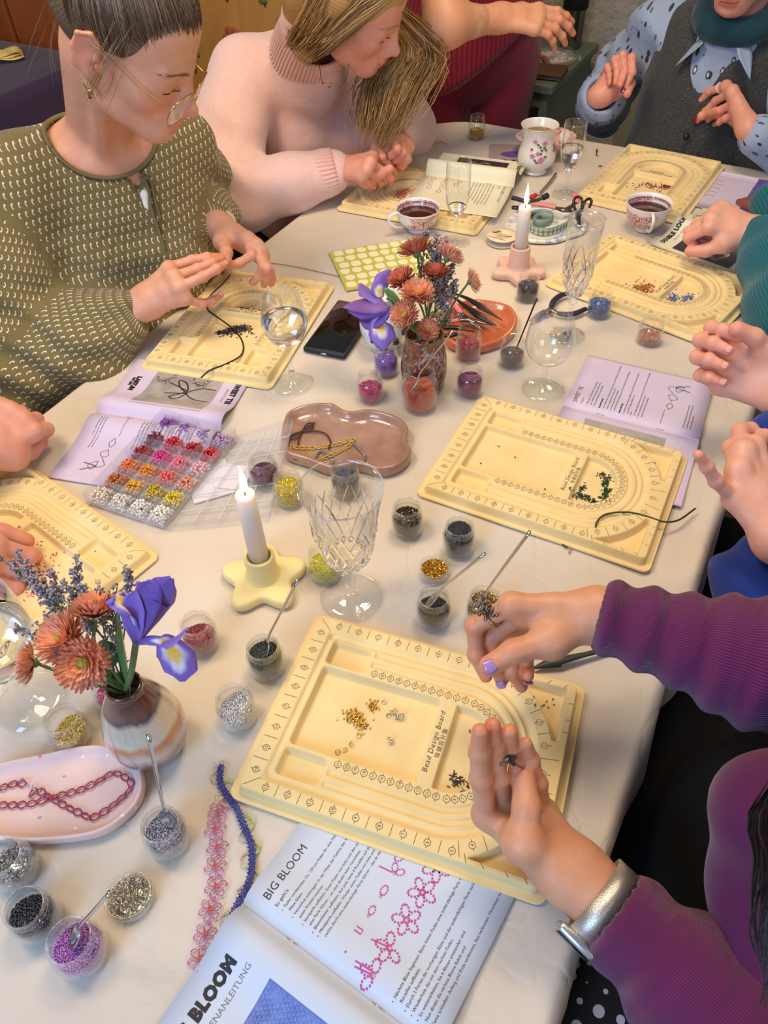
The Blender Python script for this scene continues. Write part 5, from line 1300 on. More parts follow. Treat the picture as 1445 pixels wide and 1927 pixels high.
cord('stringing_cord', 'black beaded cord snaking over the board in front of the olive blouse', [P(x, y, h) for x, y, h in ((434, 517, .050), (418, 535, .035), (395, 558, .018), (390, 580, .016), (405, 594, .016), (430, 612, .010), (450, 632, .005), (458, 652, .005), (452, 670, .008), (425, 685, .016), (395, 697, .017), (377, 712, .012))], .0014, mat('black_cord', (24, 22, 34), .4), gold=True)
cord('green_scrap', 'two short green tube scraps lying in front of the middle bead board', [P(1046, 1014, .002), P(1056, 1022, .002), P(1066, 1030, .002)], .0012, mat('green_cord'))
cord('gold_scrap', 'tiny gold clasp scrap at the front rim of the middle board', [P(1068, 1028, .003), P(1074, 1034, .003), P(1070, 1040, .002)], .0009, bm_['gold'])
cord('pink_thread_scraps', 'pinkish thread scraps on the cloth near the far gold bead jar', [P(812, 264, .001), P(820, 268, .003), P(829, 266, .001), P(836, 269, .003), P(842, 271, .001)], .0012, mat('pink_thread', (204, 148, 130), .6))
cord('dark_hook', 'tiny dark red hook on the cloth near the far right board', [P(1121, 285, .001), P(1124, 281, .002), P(1122, 291, .001), P(1126, 292, .001)], .0011, mat('dark_red_metal', (96, 26, 44), .4))
cord('dark_tube_bead', 'single dark tube bead on the cloth near the far right board', [P(1126, 312, .001), P(1133, 312.5, .001)], .0013, mat('indigo_glass', (40, 30, 70), .3))
# ------------------------------------------------------------------ vases and pots
def glaze(name, stops, scale=(1, 1, 1), vert=1.0, nz=9, dist=2.0, rough=.18, bump=None):
 m = bpy.data.materials.new(name); m.use_nodes = True; t = NT(m); b = t.n['Principled BSDF']
 tc = t.new('ShaderNodeTexCoord'); sp = t.new('ShaderNodeSeparateXYZ'); t.l.new(tc.outputs['Generated'], sp.inputs[0])
 n1 = t.noise(t.coord('Object', scale), nz, 4, .6, dist); z = t.math('ADD', sp.outputs[2], t.math('MULTIPLY', t.math('SUBTRACT', n1, .5), vert))
 t.l.new(t.ramp(z, stops), b.inputs['Base Color']); b.inputs['Roughness'].default_value = rough; b.inputs['Coat Weight'].default_value = .7; b.inputs['Coat Roughness'].default_value = .06
 if bump: t.l.new(t.bump(t.voro(t.coord('Object', bump[0]), bump[1]), bump[2], bump[3]), b.inputs['Normal'])
 MATS[name] = m; return m
g1 = glaze('drip_glaze', [(0, lin((74, 56, 66))), (.20, lin((128, 98, 98))), (.34, lin((206, 186, 172))), (.46, lin((196, 128, 86))), (.52, lin((206, 194, 172))), (.70, lin((196, 178, 156))), (.75, lin((66, 60, 66))), (.80, lin((112, 72, 62))), (1, lin((60, 34, 32)))], (1, 1, .5), .22, 14, 1.0)
vb = P(291, 1400); vb[2] = TT; vh = hgt(vb, 1289)
v1 = thing('flower_vase', 'brown and cream drip glazed vase holding the foreground flowers', 'vase', vb); s = vh/.125
MB().lathe([(0, 0), (.024, 0), (.030, .003), (.037, .016), (.0405, .034), (.040, .050), (.035, .072), (.027, .094), (.0205, .110), (.0175, .118), (.0175, .123), (.0165, .125), (.0150, .124), (.0148, .115), (.022, .095), (.030, .06), (.02, .02), (0, .015)], 48).v
o = MB().lathe([(r, z*s) for r, z in spline([(0.001, 0), (.024, 0), (.031, .003), (.0385, .018), (.0415, .036), (.0405, .054), (.035, .076), (.027, .097), (.0205, .111), (.0175, .118), (.0178, .123), (.0165, .125), (.0150, .124), (.0145, .112), (.0145, .09), (.001, .088)], 3)], 48).build('vase_body', g1, v1)
VM = vb+np.array([0, 0, vh-.01])
g2 = glaze('brown_scaly_glaze', [(0, lin((60, 34, 28))), (.5, lin((112, 62, 46))), (.62, lin((190, 168, 158))), (.7, lin((96, 52, 40))), (1, lin((140, 84, 54)))], (1, 1, .6), 1.6, 60, 1.5, .2, ((1, 1, .7), 110, .8, .006))
wb_ = P(797, 722); wb_[2] = TT; wh = hgt(wb_, 627); s = wh/.115
v2 = thing('flower_vase', 'brown scaly relief vase holding the middle bunch behind the orange jar', 'vase', wb_)
MB().lathe([(r, z*s) for r, z in spline([(0.001, 0), (.027, 0), (.032, .004), (.036, .025), (.0365, .050), (.034, .075), (.0305, .095), (.030, .108), (.0305, .113), (.029, .115), (.027, .113), (.0262, .100), (.026, .085), (.001, .083)], 3)], 48).build('vase_body', g2, v2)
WM = wb_+np.array([0, 0, wh-.01])
M_porc = mat('white_porcelain', (232, 230, 228), .12, coat=.6)
jb = P(722, 652); jb[2] = TT; jh = hgt(jb, 552); s = jh/.10
pj = thing('porcelain_pot', 'white porcelain pot painted with clover leaves and a pink flower behind the iris', 'pot', jb)
prof = spline([(0.001, 0), (.020, 0), (.022, .003), (.030, .012), (.038, .030), (.0395, .048), (.034, .068), (.026, .082), (.025, .090), (.028, .100), (.0265, .1005), (.023, .090), (.022, .082), (.001, .080)], 4)
MB().lathe([(r, z*s) for r, z in prof], 44).build('pot_body', M_porc, pj)
def onpot(a, z):
 r = np.interp(z*s, [p[1]*s for p in prof[:38]], [p[0] for p in prof[:38]])+.0006; return np.array([r*math.cos(a), r*math.sin(a), z*s])
b1, b2, b3 = MB(), MB(), MB(); rng = random.Random(6)
for a0, z0 in ((-.75, .062), (-.55, .040), (-1.0, .026), (-2.0, .034), (-1.6, .018), (-.3, .055), (.1, .035)):
 for k in range(5): a = a0+.10*math.cos(k*1.3); z = z0+.006*math.sin(k*1.3)+.001*k; b1.ball(onpot(a, z), (.0036, .0036, .0030), 8, 6)
for a0, z0 in ((-2.15, .058), (-1.9, .066), (-2.0, .050), (-2.3, .060)): b2.ball(onpot(a0, z0), (.006, .006, .006), 9, 6)
for a0, z0 in ((-1.25, .046), (-1.2, .041)): b3.ball(onpot(a0, z0), (.004, .004, .005), 8, 6)
b1.build('painted_leaves', mat('painted_green', (44, 74, 48), .25), pj); b2.build('painted_flower', mat('painted_rose', (184, 84, 96), .3), pj); b3.build('painted_bud', mat('painted_yellow', (226, 176, 50), .3), pj)
# ------------------------------------------------------------------ flowers
M_stem = mat('stem_green', (84, 112, 62), .5); M_leaf = mat('leaf_green', (62, 88, 44), .4, noise=(40, .3)); M_ileaf = mat('iris_leaf', (96, 138, 78), .35, noise=(60, .2))
M_petal = tintmat('mum_petals', (232, 158, 122), .45, 0, .35, .3, 0); M_petald = tintmat('mum_petals_dark', (206, 116, 86), .45, 0, .4, .3, 0)
M_disc = mat('mum_centre', (190, 184, 62), .6, noise=(300, .4))
def frame(n):
 n = np.array(n, float); n /= np.linalg.norm(n); u = np.cross(n, (.2, .1, .97)) if abs(n[2]) < .9 else np.cross(n, (1, 0, 0)); u /= np.linalg.norm(u); return u, np.cross(n, u), n
def mum(label, head, nrm, R, root, m=None, disc=.28, bend=None, group='chrysanthemums', leaf=None, seed=0, side=1.0):
 head, root = np.array(head), np.array(root); t = thing('chrysanthemum', label, 'flower', root, 0, group); rng = np.random.default_rng(seed); u, v, n = frame(nrm); c = head-root
 V = []; F = []; C = []; o = 0
 for ring, (cnt, L, el, w) in enumerate(((32, 1.0, .05, .080), (32, .93, .28, .078), (28, .82, .50, .075), (24, .66, .75, .070), (16, .48, 1.0, .060))):
  for k in range(cnt):
   a = 2*math.pi*(k+.5*(ring % 2)+rng.normal()*.12)/cnt; e = el+rng.normal()*.07; ln = R*L*(.93+.14*rng.random()); d = u*math.cos(a)+v*math.sin(a); q = -u*math.sin(a)+v*math.cos(a); ww = R*w*(.9+.3*rng.random())
   for s_, wd, cu in ((.12, .35, 0), (.45, .9, .03), (.78, 1.0, .10), (.96, .6, .20), (1.0, .15, .24)):
    ctr = c+d*(ln*s_*math.cos(e*.9))+n*(ln*s_*math.sin(e)*side+R*cu*.8*(s_**2)-R*.10*(1-s_))
    for x in (-1, 0, 1): V.append(ctr+q*x*ww*wd+n*(R*.03*(abs(x))))
   for i in range(4):
    for j in range(2): F.append((o+i*3+j, o+i*3+j+1, o+i*3+j+4, o+i*3+j+3))
   C += [min(1, max(0, .25+.16*ring+rng.normal()*.16))]*15; o += 15
 mesh_obj('petals', V, F, m or M_petal, t, True, col=np.repeat(np.array(C)[:, None], 3, 1))
 pts = []
 for k in range(60): r = R*disc*math.sqrt(k/60.); a = k*2.4; pts.append(c+u*r*math.cos(a)+v*r*math.sin(a)+n*(R*.30*(1-(r/(R*disc))**2*.4)))
 o_ = MB()
 for p in pts: o_.ball(p, R*.045, 5, 4)
 o_.build('centre', M_disc, t)
 MB().ball(c-n*R*.12, R*.22, 10, 6).build('calyx', M_stem, t)
 mid = c*.5+(np.array(bend) if bend is not None else np.array([0, 0, .01])); MB().tube(spline([(0, 0, 0), mid, c-n*R*.2], 8), [.0016]*17, 7).build('stem', M_stem, t)
 if leaf is not None: leafmesh(np.array(leaf[0])-root, np.array(leaf[1])-root, leaf[2], M_leaf, t)
 return t
def leafmesh(a, b, w, m, t, name='leaf', cup=.25, n=9, bow=.0, prof=None):
 a, b = np.array(a, float), np.array(b, float); d = b-a; L = np.linalg.norm(d); d /= L; s_ = np.cross(d, (0, 0, 1.0)); s_ /= np.linalg.norm(s_)+1e-9; u = np.cross(s_, d); V = []; F = []
 for i in range(n+1):
  q = i/n; ww = w*(math.sin(math.pi*min(1, q*.93+.05))**.7 if prof is None else np.interp(q, *prof)); c = a+d*L*q+u*bow*math.sin(math.pi*q)
  for x in (-1, -.5, 0, .5, 1): V.append(c+s_*x*ww+u*cup*ww*abs(x))
 for i in range(n):
  for j in range(4): F.append((i*5+j, i*5+j+1, i*5+j+6, i*5+j+5))
 o = mesh_obj(name, V, F, m, t); o.modifiers.new('s', 'SOLIDIFY').thickness = .0006; return o
def petalmat():
 m = bpy.data.materials.new('iris_petal'); m.use_nodes = True; t = NT(m); b = t.n['Principled BSDF']
 at = t.new('ShaderNodeAttribute', attribute_name='tint'); v = t.noise(t.coord('Object', (1, 1, 1)), 260, 2, .5)
 t.l.new(t.mix(t.math('MULTIPLY', v, .25), at.outputs[0], (.08, .03, .22, 1)), b.inputs['Base Color']); b.inputs['Roughness'].default_value = .5; b.inputs['Sheen Weight'].default_value = .2; MATS['iris_petal'] = m
 b.inputs['Subsurface Weight'].default_value = .15; b.inputs['Subsurface Scale'].default_value = .003; return m
M_iris = petalmat()
def petal(t, root, pts, widths, face, cup=.3, yellow=0, ruffle=.0, tone=0):
 """petal along world points, wide side turned towards the direction face"""
 p = spline(np.array(pts)-root, 6); n = len(p); w = np.interp(np.linspace(0, 1, n), np.linspace(0, 1, len(widths)), widths); tg = np.gradient(p, axis=0); tg /= np.linalg.norm(tg, axis=1)[:, None]; f = np.array(face, float); f /= np.linalg.norm(f)
 s_ = np.cross(tg, f); s_ /= np.linalg.norm(s_, axis=1)[:, None]+1e-9; u = np.cross(s_, tg); K = 9; V = []; C = []; F = []
 base = np.array([lin((122, 94, 182)), lin((102, 72, 160)), lin((128, 82, 152))][tone][:3]); yc = np.array(lin((248, 206, 40))[:3]); wc = np.array(lin((232, 226, 240))[:3])
 for i in range(n):
  for j in range(K):
   x = (j-(K-1)/2)/((K-1)/2); V.append(p[i]+s_[i]*x*w[i]+u[i]*(cup*w[i]*(x*x)*-1+ruffle*math.sin(i*.9+j*1.7)*abs(x))); c = base*(1+.25*(abs(x)-.5))
   if yellow:
    q = i/(n-1); r = math.hypot((q-yellow)/.22, x/.42); k1 = float(smooth01(np.array(1.15-r)*3)); k2 = float(smooth01(np.array(1.6-r)*2.5)); c = c*(1-k2)+wc*k2; c = c*(1-k1)+yc*k1
   C.append(c)
 for i in range(n-1):
  for j in range(K-1): F.append((i*K+j, i*K+j+1, (i+1)*K+j+1, (i+1)*K+j))
 o = mesh_obj('petal', V, F, M_iris, t, True, col=np.array(C)); o.modifiers.new('s', 'SOLIDIFY').thickness = .0005; return o
TC = -CF    # towards the viewer
# foreground iris
r0 = VM.copy(); iv = thing('iris', 'purple iris with a drooping yellow marked petal in the drip glazed vase', 'flower', r0)
cen = P(256, 1208, .205)
MB().tube(spline([(0, 0, 0), (P(248, 1260, .165)-r0), cen-r0], 8), .0030, 8).build('stem', M_stem, iv)
leafmesh(P(246, 1298, .118)-r0, P(222, 1142, .235)-r0, .0085, M_ileaf, iv, cup=.5, n=12, prof=([0, .3, .6, .85, 1], [.55, 1, 1, .6, .1]))
petal(iv, r0, [cen, P(282, 1150, .235), P(305, 1110, .262), P(322, 1088, .275)], [.003, .012, .015, .010, .002], TC+CR*.3, .35, ruffle=.0008, tone=1)
petal(iv, r0, [cen, P(268, 1150, .24), P(275, 1110, .262), P(268, 1095, .27)], [.003, .010, .014, .012, .004], TC-CR*.3, .3, ruffle=.001, tone=1)
petal(iv, r0, [cen, P(252, 1165, .232), P(252, 1130, .25), P(256, 1112, .258)], [.003, .009, .0105, .007, .001], TC, -.3, tone=0)
petal(iv, r0, [cen, P(250, 1175, .225), P(235, 1140, .245), P(222, 1117, .252), P(212, 1122, .25)], [.003, .006, .010, .013, .003], TC*.3+CU, .35, .5, ruffle=.0008)
petal(iv, r0, [P(222, 1118, .252), P(232, 1140, .240), P(246, 1162, .226), P(254, 1178, .216)], [.004, .0095, .008, .002], TC, .3, tone=0)
petal(iv, r0, [cen, P(278, 1205, .212), P(300, 1207, .214), P(314, 1212, .208), P(330, 1238, .185), P(340, 1268, .165), P(344, 1283, .155)], [.003, .0042, .0045, .009, .0175, .015, .002], TC+CU*.2, .25, .52, ruffle=.0008)
petal(iv, r0, [P(303, 1210, .212), P(318, 1206, .216), P(335, 1196, .222), P(352, 1180, .230)], [.003, .0075, .005, .001], TC*.6+CU, .4, tone=0)
petal(iv, r0, [P(285, 1130, .255), P(302, 1138, .24), P(318, 1134, .238), P(328, 1128, .24)], [.004, .008, .006, .001], CU, .3, tone=1)
for nm, hx, hy, hh, n, R, sd, m, lab in ((0, 179, 1152, .225, -CF*.25+CU*.9, .0230, 1, None, 'coral chrysanthemum highest and furthest right in the foreground bunch'), (1, 122, 1203, .222, TC*.75+CU*.4-CR*.35, .0250, 2, None, 'large coral chrysanthemum in the middle of the foreground bunch'),
   (2, 158, 1246, .215, TC+CR*.05, .0240, 3, None, 'coral chrysanthemum facing the viewer, lowest of the big ones by the drip glazed vase'), (3, 60, 1248, .185, TC*.45-CR*.8+CU*.1, .0195, 4, None, 'small coral chrysanthemum stretching out far left on its stem')):
 mum(lab, P(hx, hy, hh), n, R, VM+np.array([.004*math.cos(nm), .004*math.sin(nm), -.01]), m, .26 if nm else .22, (-.01, -.004, .02), seed=sd, leaf=(P(212, 1255, .15), P(190, 1205, .165), .011) if nm == 0 else ((P(205, 1280, .13), P(185, 1250, .15), .010) if nm == 2 else None))
# middle bunch
r1 = WM.copy(); iw = thing('iris', 'purple iris leaning left over the phone from the brown relief vase', 'flower', r1)
cen = P(727, 590, .145)
MB().tube(spline([(0, 0, 0), (P(762, 600, .125)-r1), (P(745, 570, .150)-r1), P(728, 560, .158)-r1], 8), .0032, 8).build('stem', M_stem, iw)
leafmesh(P(772, 612, .118)-r1, P(722, 542, .166)-r1, .0095, M_ileaf, iw, cup=.5, n=10, prof=([0, .4, .8, 1], [.6, 1, .9, .3]))
c2 = P(732, 580, .150)
petal(iw, r1, [c2, P(712, 574, .152), P(690, 570, .150), P(665, 573, .142), P(644, 578, .136)], [.004, .014, .016, .011, .001], TC+CU*.4, .35, tone=2)
petal(iw, r1, [c2, P(705, 585, .142), P(680, 588, .136), P(655, 585, .132)], [.004, .010, .010, .002], TC, .3, tone=1)
petal(iw, r1, [P(716, 560, .155), P(714, 545, .164), P(722, 525, .176), P(734, 508, .186)], [.005, .012, .012, .003], TC+CR*.4, .35, .18, ruffle=.001, tone=0)
petal(iw, r1, [c2, P(708, 560, .155), P(690, 548, .158), P(678, 533, .160)], [.003, .012, .013, .003], TC*.7+CU, .3, ruffle=.001, tone=0)
petal(iw, r1, [c2, P(722, 592, .140), P(708, 602, .130), P(692, 606, .122), P(678, 600, .122)], [.004, .009, .012, .011, .003], TC+CU*.3, .3, ruffle=.001, tone=1)
petal(iw, r1, [P(722, 592, .140), P(714, 605, .128), P(717, 622, .118), P(728, 645, .104), P(732, 650, .100)], [.003, .012, .020, .016, .006], TC, .22, .34, ruffle=.0012, tone=0)
MB_ = [('orange chrysanthemum at the top left of the middle bunch', 783, 474, .235, TC*.2-CR*.35+CU, .0265, 5, M_petald), ('orange chrysanthemum at the top right of the middle bunch', 843, 484, .225, CR*.5+CU*.7+TC*.1, .0230, 6, None),
    ('dark coral chrysanthemum furthest left in the middle bunch', 757, 527, .200, TC*.7-CR*.3+CU*.4, .0210, 7, M_petald), ('peach chrysanthemum with yellow green centre facing forward in the middle bunch', 785, 555, .195, TC*.8+CU*.5, .0250, 8, None),
    ('peach chrysanthemum below the iris stem in the middle bunch', 762, 592, .165, TC-CR*.3, .0215, 9, None), ('small peach chrysanthemum hanging over the rim of the brown vase', 805, 622, .135, TC+CU*.2, .0180, 10, None),
    ('orange chrysanthemum alone on a long stem at the right of the bunch', 886, 530, .190, CR+CU*.3, .0180, 11, None), ('rust coloured chrysanthemum among the statice in the middle bunch', 820, 517, .205, TC*.5+CU*.6, .0210, 12, M_petald)]
for k, (lab, x, y, h, n, R, sd, m) in enumerate(MB_):
 mum(lab, P(x, y, h), n, R, WM+np.array([.010*math.cos(k*2.), .010*math.sin(k*2.), -.01]), m, .24, (0, 0, .01), seed=sd, leaf=(P(800, 630, .115), P(775, 605, .12), .013) if k == 4 else ((P(815, 560, .16), P(835, 545, .17), .012) if k == 7 else None))
def statice(label, root, tips, seed=0, dens=22, group='statice sprays'):
 root = np.array(root); t = thing('statice_spray', label, 'flower', root, 0, group); st_, fl_ = MB(), []; rng = np.random.default_rng(seed)
 hub = np.mean([np.array(q) for q in tips], 0)*.45+root*.55
 st_.tube(spline([(0, 0, 0), (hub-root)*.6+[0, 0, .004], hub-root], 5), .0009, 5)
 for tp in tips:
  tp = np.array(tp); p = spline([hub-root, (hub+tp)/2-root+rng.normal(size=3)*.004, tp-root], 6); st_.tube(p, np.linspace(.0008, .0004, len(p)), 4)
  L = np.linalg.norm(tp-hub)
  for k in range(int(dens*L/.06)):
   q = rng.random()*.72+.28; c = p[int(q*(len(p)-1))]; d = rng.normal(size=3); d /= np.linalg.norm(d); e = c+d*.009*(1.25-q)+(tp-hub)/L*.006; st_.tube([c, e], [.0004, .0003], 3)
   for _ in range(5): fl_.append(e+rng.normal(size=3)*.0016)
 st_.build('stems', M_stem, t)
 sh = rng.random(len(fl_)); o = scatter('florets', np.array(fl_), .0014, 'seed', tintmat('statice_florets', (156, 142, 150), .6, 0, .6, .2, 0), t, seed, shades=sh)
statice('grey violet statice spray reaching to the upper left over the left board', VM, [P(-6, 1045, .20), P(30, 1040, .225), P(60, 1090, .21), P(100, 1085, .22)], 21, 26)
statice('statice spray rising in the middle of the foreground bunch', VM, [P(140, 1045, .25), P(118, 1100, .235), P(160, 1105, .23), P(190, 1115, .225)], 22, 26)
statice('thin statice sprig standing right next to the foreground iris', VM, [P(238, 1072, .255), P(222, 1100, .24), P(205, 1125, .22)], 23, 20)
statice('drooping statice sprig beside the goblet of water', VM, [P(30, 1180, .18), P(70, 1175, .185), P(95, 1160, .19)], 24, 20)
statice('small statice sprig low in the mouth of the drip glazed vase', VM, [P(215, 1195, .17), P(200, 1180, .18), P(228, 1250, .14)], 25, 16)
statice('lavender grey statice spray rising above the middle bunch', WM, [P(803, 437, .25), P(822, 440, .245), P(840, 455, .235), P(812, 462, .23)], 26, 30)
statice('green grey statice spray at the right of the middle bunch', WM, [P(850, 500, .205), P(838, 520, .20), P(855, 530, .19), P(825, 530, .20), P(845, 545, .185)], 27, 34)
statice('low statice sprig over the right rim of the brown vase', WM, [P(868, 595, .125), P(850, 590, .13), P(838, 575, .15)], 28, 16)
# ------------------------------------------------------------------ cups and mug
def transfer(name, col, z0, z1, band=None):
 m = bpy.data.materials.new(name); m.use_nodes = True; t = NT(m); b = t.n['Principled BSDF']
 tc = t.new('ShaderNodeTexCoord'); sp = t.new('ShaderNodeSeparateXYZ'); t.l.new(tc.outputs['Object'], sp.inputs[0]); v = t.coord('Object')
 big = t.ramp(t.noise(v, 26, 2, .5), [(.40, (0, 0, 0, 1)), (.46, (1, 1, 1, 1))]); fine = t.ramp(t.voro(v, 190, 'DISTANCE_TO_EDGE'), [(.05, (1, 1, 1, 1)), (.13, (.25, .25, .25, 1))])
 zz = t.math('MULTIPLY', t.math('GREATER_THAN', sp.outputs[2], z0), t.math('LESS_THAN', sp.outputs[2], z1)); f = t.math('MULTIPLY', t.math('MULTIPLY', big, fine), zz)
 c = t.mix(f, lin((232, 228, 226)), lin(col)); t.l.new(c, b.inputs['Base Color']); b.inputs['Roughness'].default_value = .12; b.inputs['Coat Weight'].default_value = .5; MATS[name] = m; return m
M_tea = mat('black_tea', (74, 34, 20), .03, spec=.6)
M_in = mat('pink_band', (150, 84, 92), .2, coat=.4)
def teacup(px, py, rim_py, label, ha, zs=None):
 b = P(px, py); b[2] = TT; h = hgt(b, rim_py)
 t = thing('teacup', label, 'cup', b, ha, 'red patterned teacups'); wob = lambda a, z: 1+.022*abs(math.sin(a*5))*(z/h)**2
 MB().lathe([(0, 0), (.019, 0), (.021, .002), (.020, .006), (.030, .013), (.039, h*.42), (.0425, h*.72), (.0455, h*.985), (.0458, h), (.0448, h+.0004), (.0425, h*.9), (.0395, h*.6), (.034, h*.35), (.02, .010), (0, .009)], 60, wob=wob).build('cup_body', transfer('red_transfer', (164, 56, 66), h*.22, h*.93) if 'red_transfer' not in MATS else MATS['red_transfer'], t)
 MB().lathe([(.0443, h*.975), (.0421, h*.865), (.0408, h*.80)], 60, wob=wob).build('inner_band', M_in, t)
 q = MB()
 for k in range(44): a = 2*math.pi*k/44; q.ball((.0405*math.cos(a), .0405*math.sin(a), h*.80), .0011, 5, 4)
 q.build('pearl_border', M_porc, t)
 MB().lathe([(0, h*.70), (.0399, h*.70)], 48).build('tea', M_tea, t)
 MB().tube(spline([(.040, 0, h*.88), (.052, 0, h*.95), (.064, 0, h*.82), (.062, 0, h*.55), (.050, 0, h*.33), (.034, 0, h*.26)], 7), [.0035]*36, 9, flat=.75).build('handle', M_porc, t)
 return t
teacup(786, 433, 390, 'red patterned teacup with black tea, handle to the left, near the plain flute', math.radians(200))
teacup(1211, 431, 380, 'red patterned teacup with black tea, handle towards the viewer, before the far right board', math.radians(-97))
mb_ = P(1006, 322); mb_[2] = TT; mh = hgt(mb_, 234)
mg = thing('rose_mug', 'tall white mug painted with pink roses, half full of tea', 'mug', mb_)
s = mh/.125; prof = spline([(.001, 0), (.026, 0), (.027, .004), (.024, .009), (.034, .018), (.0425, .034), (.0425, .052), (.037, .078), (.036, .100), (.0405, .120), (.0425, .125), (.0405, .1255), (.038, .118), (.0335, .100), (.034, .08), (.001, .078)], 4)
MB().lathe([(r, z*s) for r, z in prof], 48).build('mug_body', mat('cream_porcelain', (230, 224, 212), .12, coat=.6), mg)
MB().lathe([(0, .104*s), (.0345, .104*s)], 40).build('tea', mat('green_tea', (120, 88, 40), .05), mg)
MB().lathe([(.0412, .1255*s), (.0426, .1258*s), (.0427, .1245*s)], 48).build('gold_rim', mat('gilt_rim', (196, 150, 110), .3, .5), mg)
q1, q2, q3 = MB(), MB(), MB()
def onm(a, z): r = np.interp(z, [p[1] for p in prof[:44]], [p[0] for p in prof[:44]])+.0004; return np.array([r*math.cos(a), r*math.sin(a), z*s])
for a0, z0, rr in ((-1.35, .092, .0055), (-1.72, .066, .0045), (-1.52, .052, .0062), (-1.95, .096, .0045), (-2.0, .060, .0050), (-1.6, .046, .0045)):
 for k in range(7): q1.ball(onm(a0+.10*math.cos(k)*rr/.006, z0+rr*.6*math.sin(k)), (rr*.55, rr*.55, rr*.5), 7, 5)
 q3.ball(onm(a0, z0)*np.array([1.008, 1.008, 1]), rr*.42, 7, 5)
for a0, z0 in ((-1.25, .074), (-1.35, .080), (-1.5, .074), (-1.6, .082), (-1.75, .088), (-1.3, .058), (-1.75, .044), (-1.85, .050), (-1.55, .066), (-.55, .078), (-.5, .070), (-.62, .066), (-2.1, .075)): q2.ball(onm(a0, z0), (.0034, .0034, .0022), 7, 5)
q1.build('painted_roses', mat('rose_pink', (206, 130, 164), .3), mg); q3.build('rose_hearts', mat('rose_deep', (178, 74, 122), .3), mg); q2.build('painted_leaves', mat('rose_leaf', (74, 92, 58), .3), mg)
sb = P(1023, 290); sb[2] = TT
sc_ = thing('lobed_bowl', 'lobed red patterned bowl half hidden behind the rose mug', 'bowl', sb)
wob = lambda a, z: 1+(.17*abs(math.cos(a*1.0+.15))-.05 if z > .01 else 0)+.03*math.cos(a*6)
M_tr2 = transfer('red_transfer_fine', (176, 62, 60), -.01, .2)
MB().lathe([(0, 0), (.030, 0), (.031, .003), (.040, .010), (.054, .030), (.063, .042), (.0615, .0425), (.052, .031), (.038, .012), (0, .008)], 60, wob=wob).build('bowl_body', M_tr2, sc_)
# ------------------------------------------------------------------ tools, phone, spool, tape
M_blk = mat('black_plastic', (22, 22, 24), .35); M_pkh = mat('pink_rubber', (226, 128, 130), .45); M_nav = mat('navy_rubber', (30, 36, 54), .45); M_dst = mat('dark_steel', (120, 116, 114), .3, 1.0)
def tool(name, label, cat, strokes, z=.0):
 """strokes: (part name, [(px,py,h)], radii, material, flatness)"""
 o0 = P(*strokes[0][1][0][:2], strokes[0][1][0][2]); t = thing(name, label, cat, o0)
 for nm, pts, rs, m, fl in strokes:
  p = np.array([P(x, y, h) for x, y, h in pts]); k = 7; q = spline(p, k)-o0; r = np.interp(np.linspace(0, 1, len(q)), np.linspace(0, 1, len(rs)), rs)
  MB().tube(q, r, 9, True, fl, upv=(0, 0, 1)).build(nm, m, t)
 return t
tool('pliers', 'small pliers with pink rubber handles and steel jaws on the orange dish', 'pliers', [('handle', [(828, 550, .022), (848, 565, .023), (868, 590, .022)], [.0045, .0055, .005], M_pkh, .8), ('handle', [(796, 600, .022), (830, 604, .024), (862, 603, .022)], [.004, .0055, .005], M_pkh, .8), ('joint', [(868, 590, .022), (880, 600, .022), (893, 603, .022)], [.003, .006, .004], M_dst, .7), ('joint', [(862, 603, .022), (880, 602, .022), (895, 607, .022)], [.003, .006, .004], M_dst, .7), ('jaw', [(888, 602, .022), (905, 607, .021), (928, 612, .020)], [.0045, .003, .001], M_dst, .7), ('jaw', [(885, 606, .021), (897, 614, .020), (910, 625, .019)], [.0045, .003, .001], M_dst, .7)])
tool('thread_snips', 'black thread snips with long open blades on the orange dish', 'scissors', [('blade', [(857, 553, .030), (880, 562, .031), (905, 577, .030), (945, 603, .027)], [.0025, .0045, .007, .001], M_blk, .5), ('blade', [(857, 562, .026), (875, 575, .026), (902, 594, .026), (934, 613, .024)], [.0025, .0045, .008, .001], M_blk, .5), ('spring', [(857, 553, .030), (852, 557, .028), (857, 562, .026)], [.003, .003, .003], M_blk, .7)])
tool('black_pliers', 'black handled pliers half hidden at the left of the orange dish', 'pliers', [('handle', [(834, 616, .020), (860, 617, .021), (892, 624, .019)], [.004, .0055, .0015], M_blk, .7), ('handle', [(834, 632, .020), (852, 630, .020), (870, 628, .019)], [.004, .005, .002], M_blk, .7)])
tool('navy_pliers', 'bent nose pliers with navy handles on the cloth left of the blue jar', 'pliers', [('handle', [(1071, 552, .008), (1055, 556, .008), (1042, 566, .008), (1037, 576, .008)], [.0045, .0055, .0055, .0045], M_nav, .8), ('handle', [(1102, 581, .008), (1085, 589, .008), (1068, 592, .008), (1050, 590, .008)], [.0045, .0055, .0055, .0045], M_nav, .8), ('joint', [(1037, 576, .008), (1034, 584, .008), (1028, 590, .008)], [.003, .006, .004], M_dst, .7), ('joint', [(1050, 590, .008), (1036, 584, .008), (1024, 588, .008)], [.003, .006, .004], M_dst, .7), ('jaw', [(1026, 588, .008), (1012, 598, .007), (999, 606, .006)], [.0045, .003, .001], M_dst, .7), ('jaw', [(1024, 586, .008), (1010, 594, .007), (996, 604, .006)], [.0045, .003, .001], M_dst, .7)])
